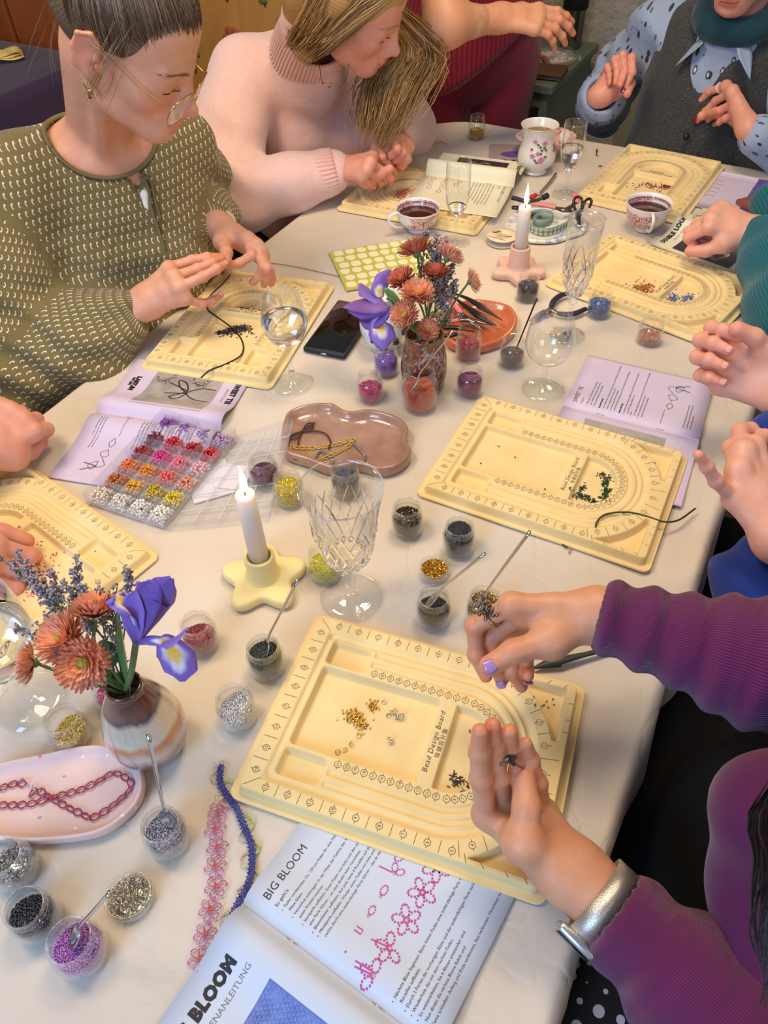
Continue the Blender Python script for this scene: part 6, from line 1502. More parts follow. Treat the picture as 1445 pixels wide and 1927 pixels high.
tool('pink_cutters', 'pink handled cutters with dark jaws behind the tape measure', 'cutters', [('handle', [(1003, 384, .026), (1025, 386, .027), (1046, 391, .026)], [.004, .006, .0055], M_pkh, .8), ('handle', [(1078, 366, .028), (1087, 371, .028), (1085, 382, .026)], [.005, .006, .0045], M_pkh, .8), ('jaw', [(1044, 391, .026), (1060, 395, .026), (1078, 398, .024)], [.003, .007, .003], M_dst, .7), ('jaw', [(1085, 380, .026), (1070, 392, .026), (1058, 396, .025)], [.003, .006, .003], M_dst, .7)])
tool('black_handled_pliers', 'black handled pliers with red marking left of the pink candle flame', 'pliers', [('handle', [(964, 372, .020), (978, 376, .020), (994, 381, .020)], [.0055, .0055, .004], M_nav, .8), ('handle', [(964, 390, .018), (980, 393, .018), (1000, 402, .018), (1018, 409, .016)], [.0055, .006, .005, .002], M_blk, .7), ('tip', [(1000, 372, .020), (1008, 367, .021)], [.006, .005], mat('red_plastic', (196, 44, 34), .4), 1.0), ('joint', [(994, 381, .020), (1012, 376, .020), (1022, 372, .021)], [.004, .005, .004], M_dst, .7), ('knob', [(1022, 372, .021), (1030, 368, .022)], [.006, .0065], M_nav, 1.0)])
def loop2(pts): return pts+[pts[0]]
tool('scissors', 'small black handled scissors standing on the blue and white dish', 'scissors', [('finger_loop', [(1083, 398, .035), (1079, 380, .050), (1085, 371, .056), (1094, 374, .054), (1095, 390, .042), (1088, 400, .035)], [.0028]*6, M_blk, 1.0), ('finger_loop', [(1095, 394, .040), (1100, 380, .050), (1108, 374, .052), (1113, 379, .048), (1109, 390, .042)], [.0028]*5, M_blk, 1.0), ('blade', [(1087, 398, .036), (1088, 412, .024), (1093, 432, .010)], [.005, .0055, .001], M_blk, .5), ('blade', [(1096, 396, .038), (1091, 405, .028), (1086, 428, .012)], [.004, .004, .001], M_dst, .5)])
tool('silver_pen', 'slim silver pen lying on the cloth in front of the rose mug', 'pen', [('barrel', [(1013, 366, .004), (1032, 345, .004), (1046, 327, .004)], [.0025, .0034, .0030], M_steel, 1.0)])
tool('craft_knife', 'dark grey craft tweezers on the cloth beneath the sleeve with the purple cuff', 'tweezers', [('arm', [(1000, 1258, .004), (1030, 1248, .006), (1055, 1243, .007), (1100, 1232, .006), (1145, 1221, .005)], [.0006, .0050, .0055, .0034, .0030], mat('dark_rubber', (48, 50, 50), .5), .55), ('arm', [(1000, 1259, .004), (1026, 1254, .004), (1055, 1251, .004)], [.0006, .003, .0035], mat('dark_rubber'), .5)])
# tape measure coiled on edge
M_tape = mat('tape_green', (128, 150, 140), .5); tp = thing('tape_measure', 'pale green tailor tape measure curled on edge in the blue and white dish', 'tape measure', P(1015, 432, .006)); o0 = P(1015, 432, .006)
px_ = [(1040, 417), (1018, 413), (1003, 420), (1012, 428), (1034, 424), (1038, 414), (1022, 407), (1002, 410), (992, 424), (1000, 438), (1022, 444), (1045, 440), (1065, 430), (1070, 420)]
p = spline([P(x, y, .008)-o0 for x, y in px_], 7); n = len(p); V = np.vstack([p, p+[0, 0, .016]]); o = mesh_obj('tape', V, [(i, i+1, n+i+1, n+i) for i in range(n-1)], M_tape, tp); o.modifiers.new('s', 'SOLIDIFY').thickness = .0008
L = np.concatenate([[0], np.cumsum(np.linalg.norm(np.diff(p, axis=0), axis=1))]); pr = MB(); pl = MB(); k = 0
for d in np.arange(L[-1]*.52, L[-1]-.004, .010):
 c = np.array([np.interp(d, L, p[:, i]) for i in range(3)]); e = np.array([np.interp(d+.003, L, p[:, i]) for i in range(3)])-c; e /= np.linalg.norm(e); nn = np.cross(e, (0, 0, 1)); nn = nn if nn@(C0-P(1015, 432)) > 0 else -nn
 q = c+nn*.0009; pl.add([q+e*-.0035+[0, 0, .002], q+e*.0035+[0, 0, .002], q+e*.0035+[0, 0, .013], q+e*-.0035+[0, 0, .013]], [(0, 1, 2, 3)])
 q = c+nn*.0012; pr.add([q+e*.0046+[0, 0, 0], q+e*.0050, q+e*.0050+[0, 0, .016], q+e*.0046+[0, 0, .016]], [(0, 1, 2, 3)]); tv, tf = textmesh(str(30+k), .0075, align='CENTER'); k += 1
 if len(tv): pr.add([q+(e if e@CR > 0 else -e)*x+np.array([0, 0, .0078+y]) for x, y in tv], tf)
pl.build('number_fields', mat('tape_field', (196, 206, 178), .5), o, False)['kind'] = 'stuff'; pr.build('printed_numbers', mat('print_ink'), o, False)['kind'] = 'stuff'
sb = P(944, 455); sb[2] = TT; sp_ = thing('thread_spool', 'clear spool of nylon thread with cream label lying left of the pink candle', 'spool', sb)
MB().lathe([(0, 0), (.030, 0), (.031, .0008), (.030, .0016), (.019, .0022), (.0185, .0125), (0, .013)], 40).build('reel', mat('nylon_white', (220, 214, 204), .3, trans=.3), sp_)
MB().lathe([(.006, .0130), (.031, .0130), (.0315, .0138), (.031, .0146), (.006, .0146)], 40, close=True).build('label_disc', mat('label_cream', (234, 210, 176), .4), sp_)
pg = Page(lambda x: np.full(np.shape(x), .0148)); pg.stroke('redline', [(-.030, -.002), (.004, -.026)], .0016, .0002)
pg.stroke('bold', [(-.009+.010*math.cos(q), .012+.0045*math.sin(q)) for q in np.linspace(0, 6.28, 24)], .0012, .0002); pg.stroke('bold', [(-.016, .010), (-.003, .014)], .0030, .0002)
for k in range(9): pg.rect('bold', .006+k*.0014, -.012, .0067+k*.0014, -.006, .0002, 1, 1)
pg.build(sp_.children[1])
pc_ = (P(578, 655)+P(645, 680)+P(705, 590)+P(640, 575))/4; hd_ = P(672, 582)-P(612, 668); ph = thing('mobile_phone', 'black mobile phone lying face up behind the water glass', 'phone', (pc_[0], pc_[1], TT), math.atan2(hd_[1], hd_[0])-math.pi/2)
cs = MB().box((0, 0, .0052), (.078, .160, .0100), bev=.0035).build('case', mat('phone_case', (22, 26, 30), .55), ph)
MB().box((0, 0, .0104), (.071, .150, .0008), bev=.0003).build('screen', mat('phone_screen', (10, 10, 10), .04, spec=.7), ph)
MB().box((0, -.0802, .005), (.010, .0012, .003), bev=.0005).build('charging_port', M_steel, cs); MB().ball((0, .069, .0109), (.0018, .0018, .0002), 10, 5).build('front_camera', mat('lens_grey', (60, 60, 66), .1), ph)
# ------------------------------------------------------------------ things on the green cabinet
cb = Y(1073, 92, 2.52); 
def cabpt(px, py, z=T+.001): return P(px, py, z-T)
q = cabpt(1073, 88); th = thing('thermos_bottle', 'brushed steel thermos bottle with black band on the green cabinet', 'bottle', q)
MB().lathe([(0, 0), (.030, 0), (.032, .003), (.033, .02), (.036, .13), (.037, .20), (.036, .245), (.030, .258), (0, .26)], 36).build('steel_body', mat('brushed_steel', (150, 142, 134), .28, 1.0), th)
MB().lathe([(.0366, .105), (.0382, .107), (.0388, .150), (.0376, .155), (.0370, .153)], 36).build('grip_band', mat('black_rubber', (20, 20, 20), .6), th)
MB().lathe([(0, .258), (.028, .258), (.029, .275), (.026, .30), (0, .302)], 30).build('cap', mat('black_rubber'), th)
q = cabpt(1024, 145); nb = thing('brown_notebook', 'brown leather notebook on the front edge of the green cabinet', 'notebook', q, math.radians(-24))
MB().box((-.02, .02, .004), (.15, .10, .002), bev=.0008).build('back_cover', mat('brown_leather', (92, 54, 34), .45, bump=(200, .2, .001)), nb); MB().box((-.02, .02, .009), (.146, .096, .008)).build('pages', mat('page_edge', (70, 62, 56), .7), nb, False); MB().box((-.02, .02, .014), (.15, .10, .002), bev=.0008).build('front_cover', mat('brown_leather'), nb)
q = cabpt(1012, 124); bw = thing('small_bowl', 'small glass bowl of red sweets on the green cabinet', 'bowl', q)
MB().lathe([(0, .002), (.022, .002), (.036, .022), (.037, .022), (.024, 0), (0, 0)], 30).build('glass_bowl', M_glass, bw); rg = random.Random(2); b = MB()
for k in range(22): a = rg.random()*6.28; r = rg.random()**.5*.024; b.ball((r*math.cos(a), r*math.sin(a), .010+rg.random()*.010), .0055, 8, 6)
b.build('sweets', mat('red_sweets', (176, 52, 48), .3), bw)['kind'] = 'stuff'
for lab, x, y, a in (('iced biscuit with purple dots in clear wrapping, nearest the thermos', 1052, 120, .4), ('cream iced biscuit in crinkled clear wrapping beside the bowl of red sweets', 1040, 108, -.3)):
 q = cabpt(x, y); bc = thing('iced_biscuit', lab, 'biscuit', q, a, 'wrapped biscuits'); out = [(.040*math.cos(k*.35)*(1-.35*math.sin(k*.35)), .026*math.sin(k*.35)) for k in range(18)]
 MB().poly(out, 0, .010).build('biscuit', mat('biscuit', (190, 150, 96), .8), bc, False); MB().poly([(x_*.92, y_*.9) for x_, y_ in out], .010, .0125).build('icing', mat('icing', (232, 218, 200), .5), bc, False)
 b = MB()
 for k in range(7): b.ball((-.024+k*.008, .014*math.sin(k), .013), .0026, 7, 5)
 b.build('icing_dots', mat('icing_dot', (116, 44, 84), .4), bc)
 g = [(x_, y_, .016+.010*math.sin(x_*190)*math.cos(y_*160)) for x_ in np.linspace(-.055, .055, 12) for y_ in np.linspace(-.035, .035, 8)]
 mesh_obj('wrapping', g, [(i*8+j, (i+1)*8+j, (i+1)*8+j+1, i*8+j+1) for i in range(11) for j in range(7)], M_plas, bc, False)
# ------------------------------------------------------------------ people: shared builders
def skinmat(name, base, red=(0.10, -0.04, -0.03), rough=0.45):
 if name in MATS: return MATS[name]
 m = bpy.data.materials.new(name); m.use_nodes = True; t = NT(m); b = t.n['Principled BSDF']
 at = t.new('ShaderNodeAttribute', attribute_name='tint')
 v = t.coord('Object'); f = t.noise(v, 45, 4, 0.6); f2 = t.noise(v, 400, 2, 0.5)
 c0 = lin(base); c1 = tuple(q*k for q, k in zip(c0[:3], (0.93, 0.80, 0.76)))+(1,)
 c = t.mix(t.ramp(f, [(0.3, (0, 0, 0, 1)), (0.7, (1, 1, 1, 1))]), c0, c1)
 c = t.mix(1.0, c, at.outputs[0], 'MULTIPLY')
 t.l.new(c, b.inputs['Base Color']); b.inputs['Roughness'].default_value = rough
 b.inputs['Subsurface Weight'].default_value = 0.25; b.inputs['Subsurface Radius'].default_value = (1, .35, .2); b.inputs['Subsurface Scale'].default_value = 0.006
 b.inputs['Specular IOR Level'].default_value = 0.4
 t.l.new(t.bump(f2, 0.25, 0.0006), b.inputs['Normal'])
 MATS[name] = m; return m
def hairmat(name, c1, c2, c3):
 if name in MATS: return MATS[name]
 m = bpy.data.materials.new(name); m.use_nodes = True; t = NT(m); b = t.n['Principled BSDF']
 at = t.new('ShaderNodeAttribute', attribute_name='tint')
 sep = t.new('ShaderNodeSeparateColor'); t.l.new(at.outputs[0], sep.inputs[0])
 t.l.new(t.ramp(sep.outputs[0], [(0.0, lin(c1)), (0.5, lin(c2)), (1.0, lin(c3))]), b.inputs['Base Color'])
 b.inputs['Roughness'].default_value = 0.38; b.inputs['Specular IOR Level'].default_value = 0.35
 MATS[name] = m; return m
def head_sdf():
 s = Sdf()
 s.ell((0, -.018, .033), (.073, .094, .080), k=.01)
 s.ell((0, .028, -.018), (.061, .062, .085), k=.03)
 s.ell((0, .036, -.066), (.047, .050, .040), k=.03)
 s.ball((0, .087, -.097), .016, k=.028); s.cone((-.016, .076, -.095), (.016, .076, -.095), .016, .016, k=.02)
 s.ell((0, .045, .048), (.056, .042, .045), k=.03)
 for q in (-1, 1):
  s.ball((q*.043, .056, -.026), .021, k=.03)
  s.cone((q*.010, .089, .011), (q*.044, .075, .012), .006, .006, k=.018)
  s.cone((q*.045, .02, -.075), (q*.015, .075, -.092), .014, .012, k=.025)
 for q in (-1, 1): s.ell((q*.031, .099, -.009), (.018, .010, .011), k=.016, op=-1)
 s.cone((0, .080, .008), (0, .102, -.038), .0095, .0115, k=.014)
 s.cone((0, .089, .004), (0, .1145, -.038), .0056, .0066, k=.012)
 s.ball((0, .1165, -.041), .0086, k=.009)
 for q in (-1, 1):
  s.ball((q*.0120, .1040, -.0455), .0070, k=.009)
  s.ball((q*.0062, .1060, -.0512), .0035, k=.003, op=-1)
  s.ball((q*.031, .0735, -.010), .0142, k=.003)
  s.cone((q*.016, .088, -.002), (q*.044, .078, -.002), .0045, .004, k=.008)
 s.ell((0, .083, -.068), (.028, .021, .024), k=.02)
 s.ell((-.007, .1035, -.0655), (.014, .0065, .0046), k=.004); s.ell((.007, .1035, -.0655), (.014, .0065, .0046), k=.004)
 s.ell((0, .1020, -.0750), (.017, .0070, .0060), k=.004)
 s.chain([(-.024, .094, -.071), (-.012, .1065, -.070), (0, .1095, -.0698), (.012, .1065, -.070), (.024, .094, -.071)], [.0012]*5, k=.003, op=-1)
 s.ell((0, .1035, -.0855), (.014, .005, .0035), k=.010, op=-1)
 for q in (-1, 1):   # ears
  R = rotm('Z', q*0.35) @ rotm('X', -0.2)
  s.ell((q*.079, -.020, -.006), (.005, .018, .031), R, k=.008)
  s.ell((q*.0755, -.010, -.034), (.005, .009, .011), None, k=.008)
  s.ell((q*.088, -.018, -.002), (.007, .011, .020), R, k=.005, op=-1)
  s.chain([(q*.080, -.004, .012), (q*.084, -.016, .023), (q*.087, -.033, .015), (q*.085, -.036, -.006), (q*.079, -.024, -.028)], [.0026]*5, k=.004)
  s.ball((q*.077, -.004, -.010), .005, k=.005)
 return s
def snap(S, X, off=0.0, it=3):
 X = np.array(X, float); sh = X.shape; X = X.reshape(-1, 3)
 for _ in range(it):
  e = .0006; d = S(X, False); g = np.stack([(S(X+e*np.eye(3)[i], False)-d)/e for i in range(3)], 1); g /= np.linalg.norm(g, axis=1)[:, None]+1e-9; X = X-g*(d-off)[:, None]
 return X.reshape(sh)
def hit(S, px, py, t0=.5, off=0.0):
 d = ray(px, py); L = np.linalg.norm(d); t = t0
 for _ in range(60): t += max(float(S((C0+d*t)[None], False)[0])-off, -.01)/L*.9
 return C0+d*t
def xf(s, M, t, sc=1.0):
 """move all primitives of an Sdf by rotation M and translation t"""
 M = np.array(M); o = Sdf()
 for pr in s.p:
  ty, a, b, c, k, op = pr
  a2 = M@(a*sc)+t
  if ty == 'b': o.p.append((ty, a2, b*sc, None, k*sc, op))
  elif ty == 'c': o.p.append((ty, a2, M@(b*sc)+t, (c[0]*sc, c[1]*sc), k*sc, op))
  elif ty == 'e': o.p.append((ty, a2, b*sc, M@c, k*sc, op))
  else: o.p.append((ty, a2, b*sc, (c[0]*sc, M@c[1]), k*sc, op))
 return o
def head_tint(V, M, t, browc=(0.45, 0.33, 0.26), sc=1.0, lips=(1.0, 0.62, 0.62)):
 """colour of the skin itself: lips, cheeks, nose tip, ears, brows; plus painted shade in nostrils and between lips"""
 L = (V-t)@np.array(M)/sc; c = np.ones((len(V), 3))
 def blob(cen, r, col, pw=1.0, soft=0.5):
  nonlocal c
  d = np.sqrt((((L-np.array(cen))/np.array(r))**2).sum(1)); w = smooth01((1+soft-d)/soft/2)[:, None]*pw
  c = c*(1-w)+np.array(col)*w*c
 for q in (-1, 1):
  blob((q*.042, .075, -.035), (.026, .03, .024), (1.0, .80, .78), 0.8, 1.0)
  blob((q*.082, -.02, -.004), (.016, .026, .038), (1.0, .80, .76), 0.8, 0.6)
  for i in range(6):
   a = i/5; x = q*(.012+a*.038); blob((x, .088-a*.016, .0125+math.sin(a*2.6)*.005-a*.003), (.0065, .02, .0030-.0012*a), browc, 0.75, 0.7)
  blob((q*.031, .088, -.0015), (.015, .012, .0028), (.88, .72, .70), 0.6, 0.8)
  blob((q*.031, .0885, -.0165), (.0145, .012, .0016), (.50, .38, .36), 0.85, 0.6)
  blob((q*.0065, .1085, -.0515), (.004, .005, .003), (.5, .3, .3), .8, .5)  # painted shade inside the nostrils
 blob((0, .118, -.042), (.014, .012, .012), (1.0, .78, .75), 0.7, 1.0)
 blob((0, .105, -.066), (.023, .013, .0052), lips, 0.85, 0.4); blob((0, .104, -.0750), (.020, .013, .0060), lips, 0.85, 0.4)
 blob((0, .108, -.0700), (.022, .012, .0012), (.55, .33, .33), 0.8, 0.6)  # dark line painted for the shade where the lips meet
 return c
def strands(name, paths, width, m, parent, n=14, seed=1, twist=0.0, shade=None, sides=3):
 """hair: many thin tapering ribbons-of-three-sides following given control paths. paths: list of (k,3) arrays already spread"""
 rng = np.random.default_rng(seed); V = []; F = []; C = []; off = 0
 for q in paths:
  p = spline(q, max(2, n//(len(q)-1))); k = len(p)
  tg = np.gradient(p, axis=0); tg /= np.linalg.norm(tg, axis=1)[:, None]+1e-9
  u = np.cross(tg, (0.3, 0.5, 0.8)); u /= np.linalg.norm(u, axis=1)[:, None]+1e-9; w = np.cross(tg, u)
  r = width*(0.6+0.8*rng.random())*np.clip(np.sin(np.linspace(0.25, math.pi-0.12, k)), 0.12, 1)
  for j in range(sides):
   a = 2*math.pi*j/sides; V.append(p+(u*math.cos(a)+w*math.sin(a))*r[:, None])
  i = np.arange(k-1)
  for j in range(sides):
   a = off+j*k+i; b = off+((j+1) % sides)*k+i; F.append(np.stack([a, b, b+1, a+1], 1))
  off += sides*k; C.append(np.full(sides*k, (shade(rng) if shade else rng.random())))
 V = np.concatenate(V); F = np.concatenate(F); C = np.concatenate(C)
 return mesh_obj(name, V, F, m, parent, True, col=np.stack([C]*3, 1))
# hand: joints given as world points. fingers: list of 4 (or 5) chains (MCP..tip), thumb chain, wrist, elbow
def hand_sdf(s, wrist, fingers, thumb, elbow=None, wr=(.027, .030), size=1.0, nails=True):
 rf = [(.0098, .0090, .0083, .0070), (.0100, .0092, .0084, .0071), (.0096, .0088, .0080, .0068), (.0086, .0078, .0071, .0060)]
 W = np.array(wrist, float); M = [np.array(f[0], float) for f in fingers]
 across = M[3]-M[0]; ax = across/np.linalg.norm(across)
 # palm: fan of metacarpals blended together
 for i, f in enumerate(fingers):
  w0 = W+ax*(-.014+.0093*i)*size
  s.cone(w0, M[i], .0145*size, .0118*size, k=.012*size)
  if i < 3: s.cone(M[i], M[i+1], .0112*size, .0112*size, k=.010*size)
 s.cone(W, (M[1]+M[2])/2*0.55+W*0.45, .021*size, .015*size, k=.015*size)
 th = [np.array(q, float) for q in thumb]
 s.cone(W+(th[0]-W)*0.25, th[0], .017*size, .0165*size, k=.014*size)
 s.cone(th[0], M[0]*0.5+W*0.5, .0135*size, .011*size, k=.016*size)
 for i in range(len(th)-1): s.cone(th[i], th[i+1], (.0150, .0112, .0105, .0085)[min(i, 3)]*size, (.0112, .0105, .0082, .008)[min(i, 3)]*size, k=.007*size)
 for i, f in enumerate(fingers):
  f = [np.array(q, float) for q in f]
  for j in range(len(f)-1): s.cone(f[j], f[j+1], rf[i][min(j, 3)]*size, rf[i][min(j+1, 3)]*size, k=.0035*size)
  for j in range(1, len(f)-1): s.ball(f[j], rf[i][min(j, 3)]*1.07*size, k=.004*size)
 if elbow is not None:
  E = np.array(elbow, float); d = E-W; L = np.linalg.norm(d); d /= L
  s.cone(W-ax*.009*size, W+d*min(L, .09)-ax*.010*size, .0205*size, .0240*size, k=.02); s.cone(W+ax*.009*size, W+d*min(L, .09)+ax*.010*size, .0205*size, .0240*size, k=.02)
  if L > .09: s.cone(W+d*.08, E, .028*size, .034*size, k=.02)
 return s
def hand_tint(V, fingers, thumb, col=(1.0, .80, .76)):
 c = np.ones((len(V), 3))
 for f in list(fingers)+[thumb]:
  for j, q in enumerate(f[1:] if f is not thumb else f[1:]):
   last = j == len(f)-2; d = np.linalg.norm(V-np.array(q), axis=1); w = smooth01((.022-d)/.016)[:, None]*(0.85 if last else 0.5)
   c = c*(1-w)+np.array(col)*w*c
 return c
def nail(f, up, m, parent, size=1.0, ln=.0105, w=.0058, out=None):
 """finger nail plate on the last segment of chain f, facing the direction up"""
 a, b = np.array(f[-2], float), np.array(f[-1], float); d = b-a; d /= np.linalg.norm(d)
 u = np.array(up, float); u = u-d*(u@d); u /= np.linalg.norm(u); s = np.cross(d, u); V = []; F = []
 for i in range(6):
  t = i/5.0
  for j in range(7):
   q = (j-3)/3.0; ww = w*size*(0.80+0.25*math.sin(t*math.pi*0.8)) * (1 if t < .8 else 1-(t-.8)*1.2)
   r = .0085*size; x = q*ww; V.append(b+d*((t-0.55)*ln*size)+s*x+u*(math.sqrt(max(r*r-x*x*0.75, 1e-9))+.0007*size-(.0006 if i == 0 else 0)))
 for i in range(5):
  for j in range(6): F.append((i*7+j, i*7+j+1, i*7+j+8, i*7+j+7))
 o = mesh_obj('fingernail', V, F, m, parent); md = o.modifiers.new('t', 'SOLIDIFY'); md.thickness = .0008; return o
def ring_band(name, f, j, t, r, m, parent, w=.0022, th=.0009):
 a, b = np.array(f[j], float), np.array(f[j+1], float); c = a+(b-a)*t; d = (b-a)/np.linalg.norm(b-a)
 u = np.cross(d, (0, 0, 1.0)); u /= np.linalg.norm(u); v = np.cross(d, u); p = [c+r*(u*math.cos(x)+v*math.sin(x)) for x in np.linspace(0, 2*math.pi, 29)]
 return MB().tube(p, w/2, 6, False).build(name, m, parent), c, u, v
def brows_lashes(Hf, S, parent, m, bw=.0011, seed=1):
 rng = np.random.default_rng(seed); q = []; l = []
 for s_ in (-1, 1):
  for k in range(90):
   a = rng.random(); x = .011+a*.039; z = .0125+math.sin(a*2.6)*.005-a*.003+rng.normal()*.0011*(1.2-a); p = [Hf(s_*x, .098-.030*a*a, z), Hf(s_*(x+.005), .097-.030*a*a, z+.0016*(1-a*1.5))]; q.append(snap(S, [p[0], (np.array(p[0])+p[1])/2, p[1]], .0006))
  l.append(snap(S, [Hf(s_*(.017+.0045*k), .096-.0004*k*k, -.0155-.0022*math.sin(math.pi*k/6)) for k in (0, 2, 4, 6)], .0005))
 strands('eyebrows', q, .00035, m, parent, 4, seed, shade=lambda r: .55+.4*r.random())['kind'] = 'stuff'
 b = MB()
 for p in l: b.tube(spline(p, 4), .0007, 5)
 b.build('eyelashes', mat('lash_dark', (44, 30, 26), .7), parent)
# ------------------------------------------------------------------ fabrics driven by per-vertex fabric coordinates
def fabric(name, fn, rough=.85, sheen=.2):
 m = bpy.data.materials.new(name); m.use_nodes = True; t = NT(m); b = t.n['Principled BSDF']
 a = t.new('ShaderNodeAttribute', attribute_name='fuv'); sp = t.new('ShaderNodeSeparateXYZ'); t.l.new(a.outputs['Vector'], sp.inputs[0]); t.z = t.math('LESS_THAN', sp.outputs[2], .02)
 b.inputs['Roughness'].default_value = rough; b.inputs['Sheen Weight'].default_value = sheen; b.inputs['Specular IOR Level'].default_value = .25
 col, nrm = fn(t, a.outputs['Vector'], sp.outputs[0], sp.outputs[1])
 t.l.new(col, b.inputs['Base Color'])
 if nrm is not None: t.l.new(nrm, b.inputs['Normal'])
 MATS[name] = m; return m
def cloth_bump(t, sc=14, st=.5, ds=.01, nrm=None):
 return t.bump(t.noise(t.coord('Object', (1, 1, .6)), sc, 3, .55, .6), st, ds, nrm)
def f_olive(t, v, x, y):
 sx, sy = .0105, .0140; row = t.math('FLOOR', t.math('DIVIDE', y, sy)); ux = t.math('ADD', t.math('DIVIDE', x, sx), t.math('MULTIPLY', row, .5))
 fx = t.math('SUBTRACT', t.math('FRACT', ux), .5); fy = t.math('SUBTRACT', t.math('FRACT', t.math('DIVIDE', y, sy)), .5)
 def el(cx, cy, rx, ry):
  a = t.math('DIVIDE', t.math('SUBTRACT', fx, cx), rx); b = t.math('DIVIDE', t.math('SUBTRACT', fy, cy), ry)
  return t.math('ADD', t.math('MULTIPLY', a, a), t.math('MULTIPLY', b, b))
 outer = t.math('LESS_THAN', el(0, 0, .20, .31), 1.0); inner = t.math('LESS_THAN', el(.08, -.05, .13, .20), 1.0); rim = t.math('LESS_THAN', el(0, .0, .26, .37), 1.0)
 n = t.noise(t.coord(), 8, 3, .5); base = t.mix(n, lin((106, 94, 56)), lin((130, 116, 74)))
 rim, outer, inner = [t.math('MULTIPLY', k, t.z) for k in (rim, outer, inner)]; c = t.mix(t.math('MULTIPLY', rim, .35), base, lin((70, 62, 40))); c = t.mix(outer, c, lin((226, 216, 190))); c = t.mix(inner, c, lin((120, 104, 70)))
 return c, cloth_bump(t, 16, .55, .012)
def f_pink(t, v, x, y):
 n = t.noise(t.coord(), 60, 5, .7); c = t.mix(n, lin((226, 182, 176)), lin((242, 206, 198))); f = t.noise(t.coord(), 700, 3, .7)
 w = t.math('MULTIPLY', t.math('SINE', t.math('MULTIPLY', x, 1250)), .04)
 return c, t.bump(t.math('ADD', f, w), .6, .0018, cloth_bump(t, 14, .5, .012))
def f_rib(col1, col2, freq, dist=.0016, axis=0, bands=None, soft=(12, .35, .01)):
 def f(t, v, x, y):
  q = x if axis == 0 else y; s_ = t.math('MULTIPLY_ADD', t.math('SINE', t.math('MULTIPLY', q, freq)), .5, .5)
  n = t.noise(t.coord(), 9, 3, .5); c = t.mix(s_, lin(col1), lin(col2)); c = t.mix(t.math('MULTIPLY', n, .3), c, tuple(k*.7 for k in lin(col1)[:3])+(1,))
  nr = cloth_bump(t, *soft)
  if bands: nr = t.bump(t.math('POWER', t.math('MULTIPLY_ADD', t.math('SINE', t.math('MULTIPLY', y, bands[0])), .5, .5), 3.0), .8, bands[1], nr)
  return c, t.bump(s_, .6, dist, nr)
 return f
def f_tweed(t, v, x, y):
 n = t.noise(t.coord(), 420, 3, .8); c = t.ramp(n, [(.35, lin((34, 35, 36))), (.55, lin((66, 66, 64))), (.75, lin((122, 120, 114)))]); return c, t.bump(n, .5, .002, cloth_bump(t, 10, .4, .01))
def f_blue(t, v, x, y):
 vo = t.new('ShaderNodeTexVoronoi', ins={'Vector': t.new('ShaderNodeVectorMath', operation='MULTIPLY', ins={0: v, 1: (1.15, .62, 0)}).outputs[0], 'Scale': 58.0, 'Randomness': .75}); sp = t.new('ShaderNodeSeparateColor'); t.l.new(vo.outputs['Color'], sp.inputs[0])
 d = vo.outputs['Distance']; spot = t.math('LESS_THAN', d, .30); ringy = t.math('MULTIPLY', t.math('LESS_THAN', d, .36), t.math('GREATER_THAN', d, .2))
 spot = t.math('MULTIPLY', spot, t.z); base = t.mix(t.noise(t.coord(), 10, 2, .5), lin((138, 154, 180)), lin((164, 180, 204)))
 cc = t.ramp(sp.outputs[0], [(0, lin((50, 54, 64))), (.5, lin((92, 98, 112))), (.75, lin((196, 206, 220)))], 'CONSTANT')
 c = t.mix(spot, base, cc); c = t.mix(t.math('MULTIPLY', ringy, t.math('GREATER_THAN', sp.outputs[0], .72)), c, lin((70, 78, 96)))
 return c, cloth_bump(t, 18, .6, .014)
def f_plain(c1, c2, soft=(12, .4, .01)):
 return lambda t, v, x, y: (t.mix(t.noise(t.coord(), 8, 3, .5), lin(c1), lin(c2)), cloth_bump(t, *soft))
def f_dots(t, v, x, y):
 vo = t.new('ShaderNodeTexVoronoi', ins={'Vector': v, 'Scale': 52.0, 'Randomness': .3}); return t.mix(t.math('LESS_THAN', vo.outputs['Distance'], .30), lin((22, 22, 30)), lin((176, 182, 200))), cloth_bump(t)
FAB = {'olive': fabric('olive_print_cotton', f_olive), 'pink': fabric('pink_wool', f_pink, .95, .7), 'maroon': fabric('maroon_rib', f_rib((104, 18, 38), (132, 28, 50), 1150)), 'tweed': fabric('grey_tweed', f_tweed), 'blue': fabric('blue_print_shirt', f_blue, .7),
    'teal': fabric('teal_rib', f_rib((16, 84, 98), (28, 108, 122), 700)), 'dteal': fabric('dark_teal_knit', f_rib((12, 52, 62), (20, 68, 80), 1500, .001)), 'purple': fabric('purple_rib', f_rib((82, 20, 66), (118, 34, 90), 1500, .0012, 0, (165, .005))),
    'royal': fabric('royal_blue', f_plain((20, 46, 130), (30, 64, 160))), 'black': fabric('black_cloth', f_plain((7, 7, 9), (12, 12, 15)), .9, 0), 'navy': fabric('navy_denim', f_plain((34, 42, 60), (46, 56, 76))), 'dots': fabric('polka_dots', f_dots), 'white': fabric('white_cotton', f_plain((228, 222, 212), (236, 232, 226))), 'slate': fabric('slate_knit', f_plain((52, 62, 76), (70, 80, 94))), 'violet': fabric('violet_cloth', f_plain((64, 52, 96), (78, 66, 112)))}
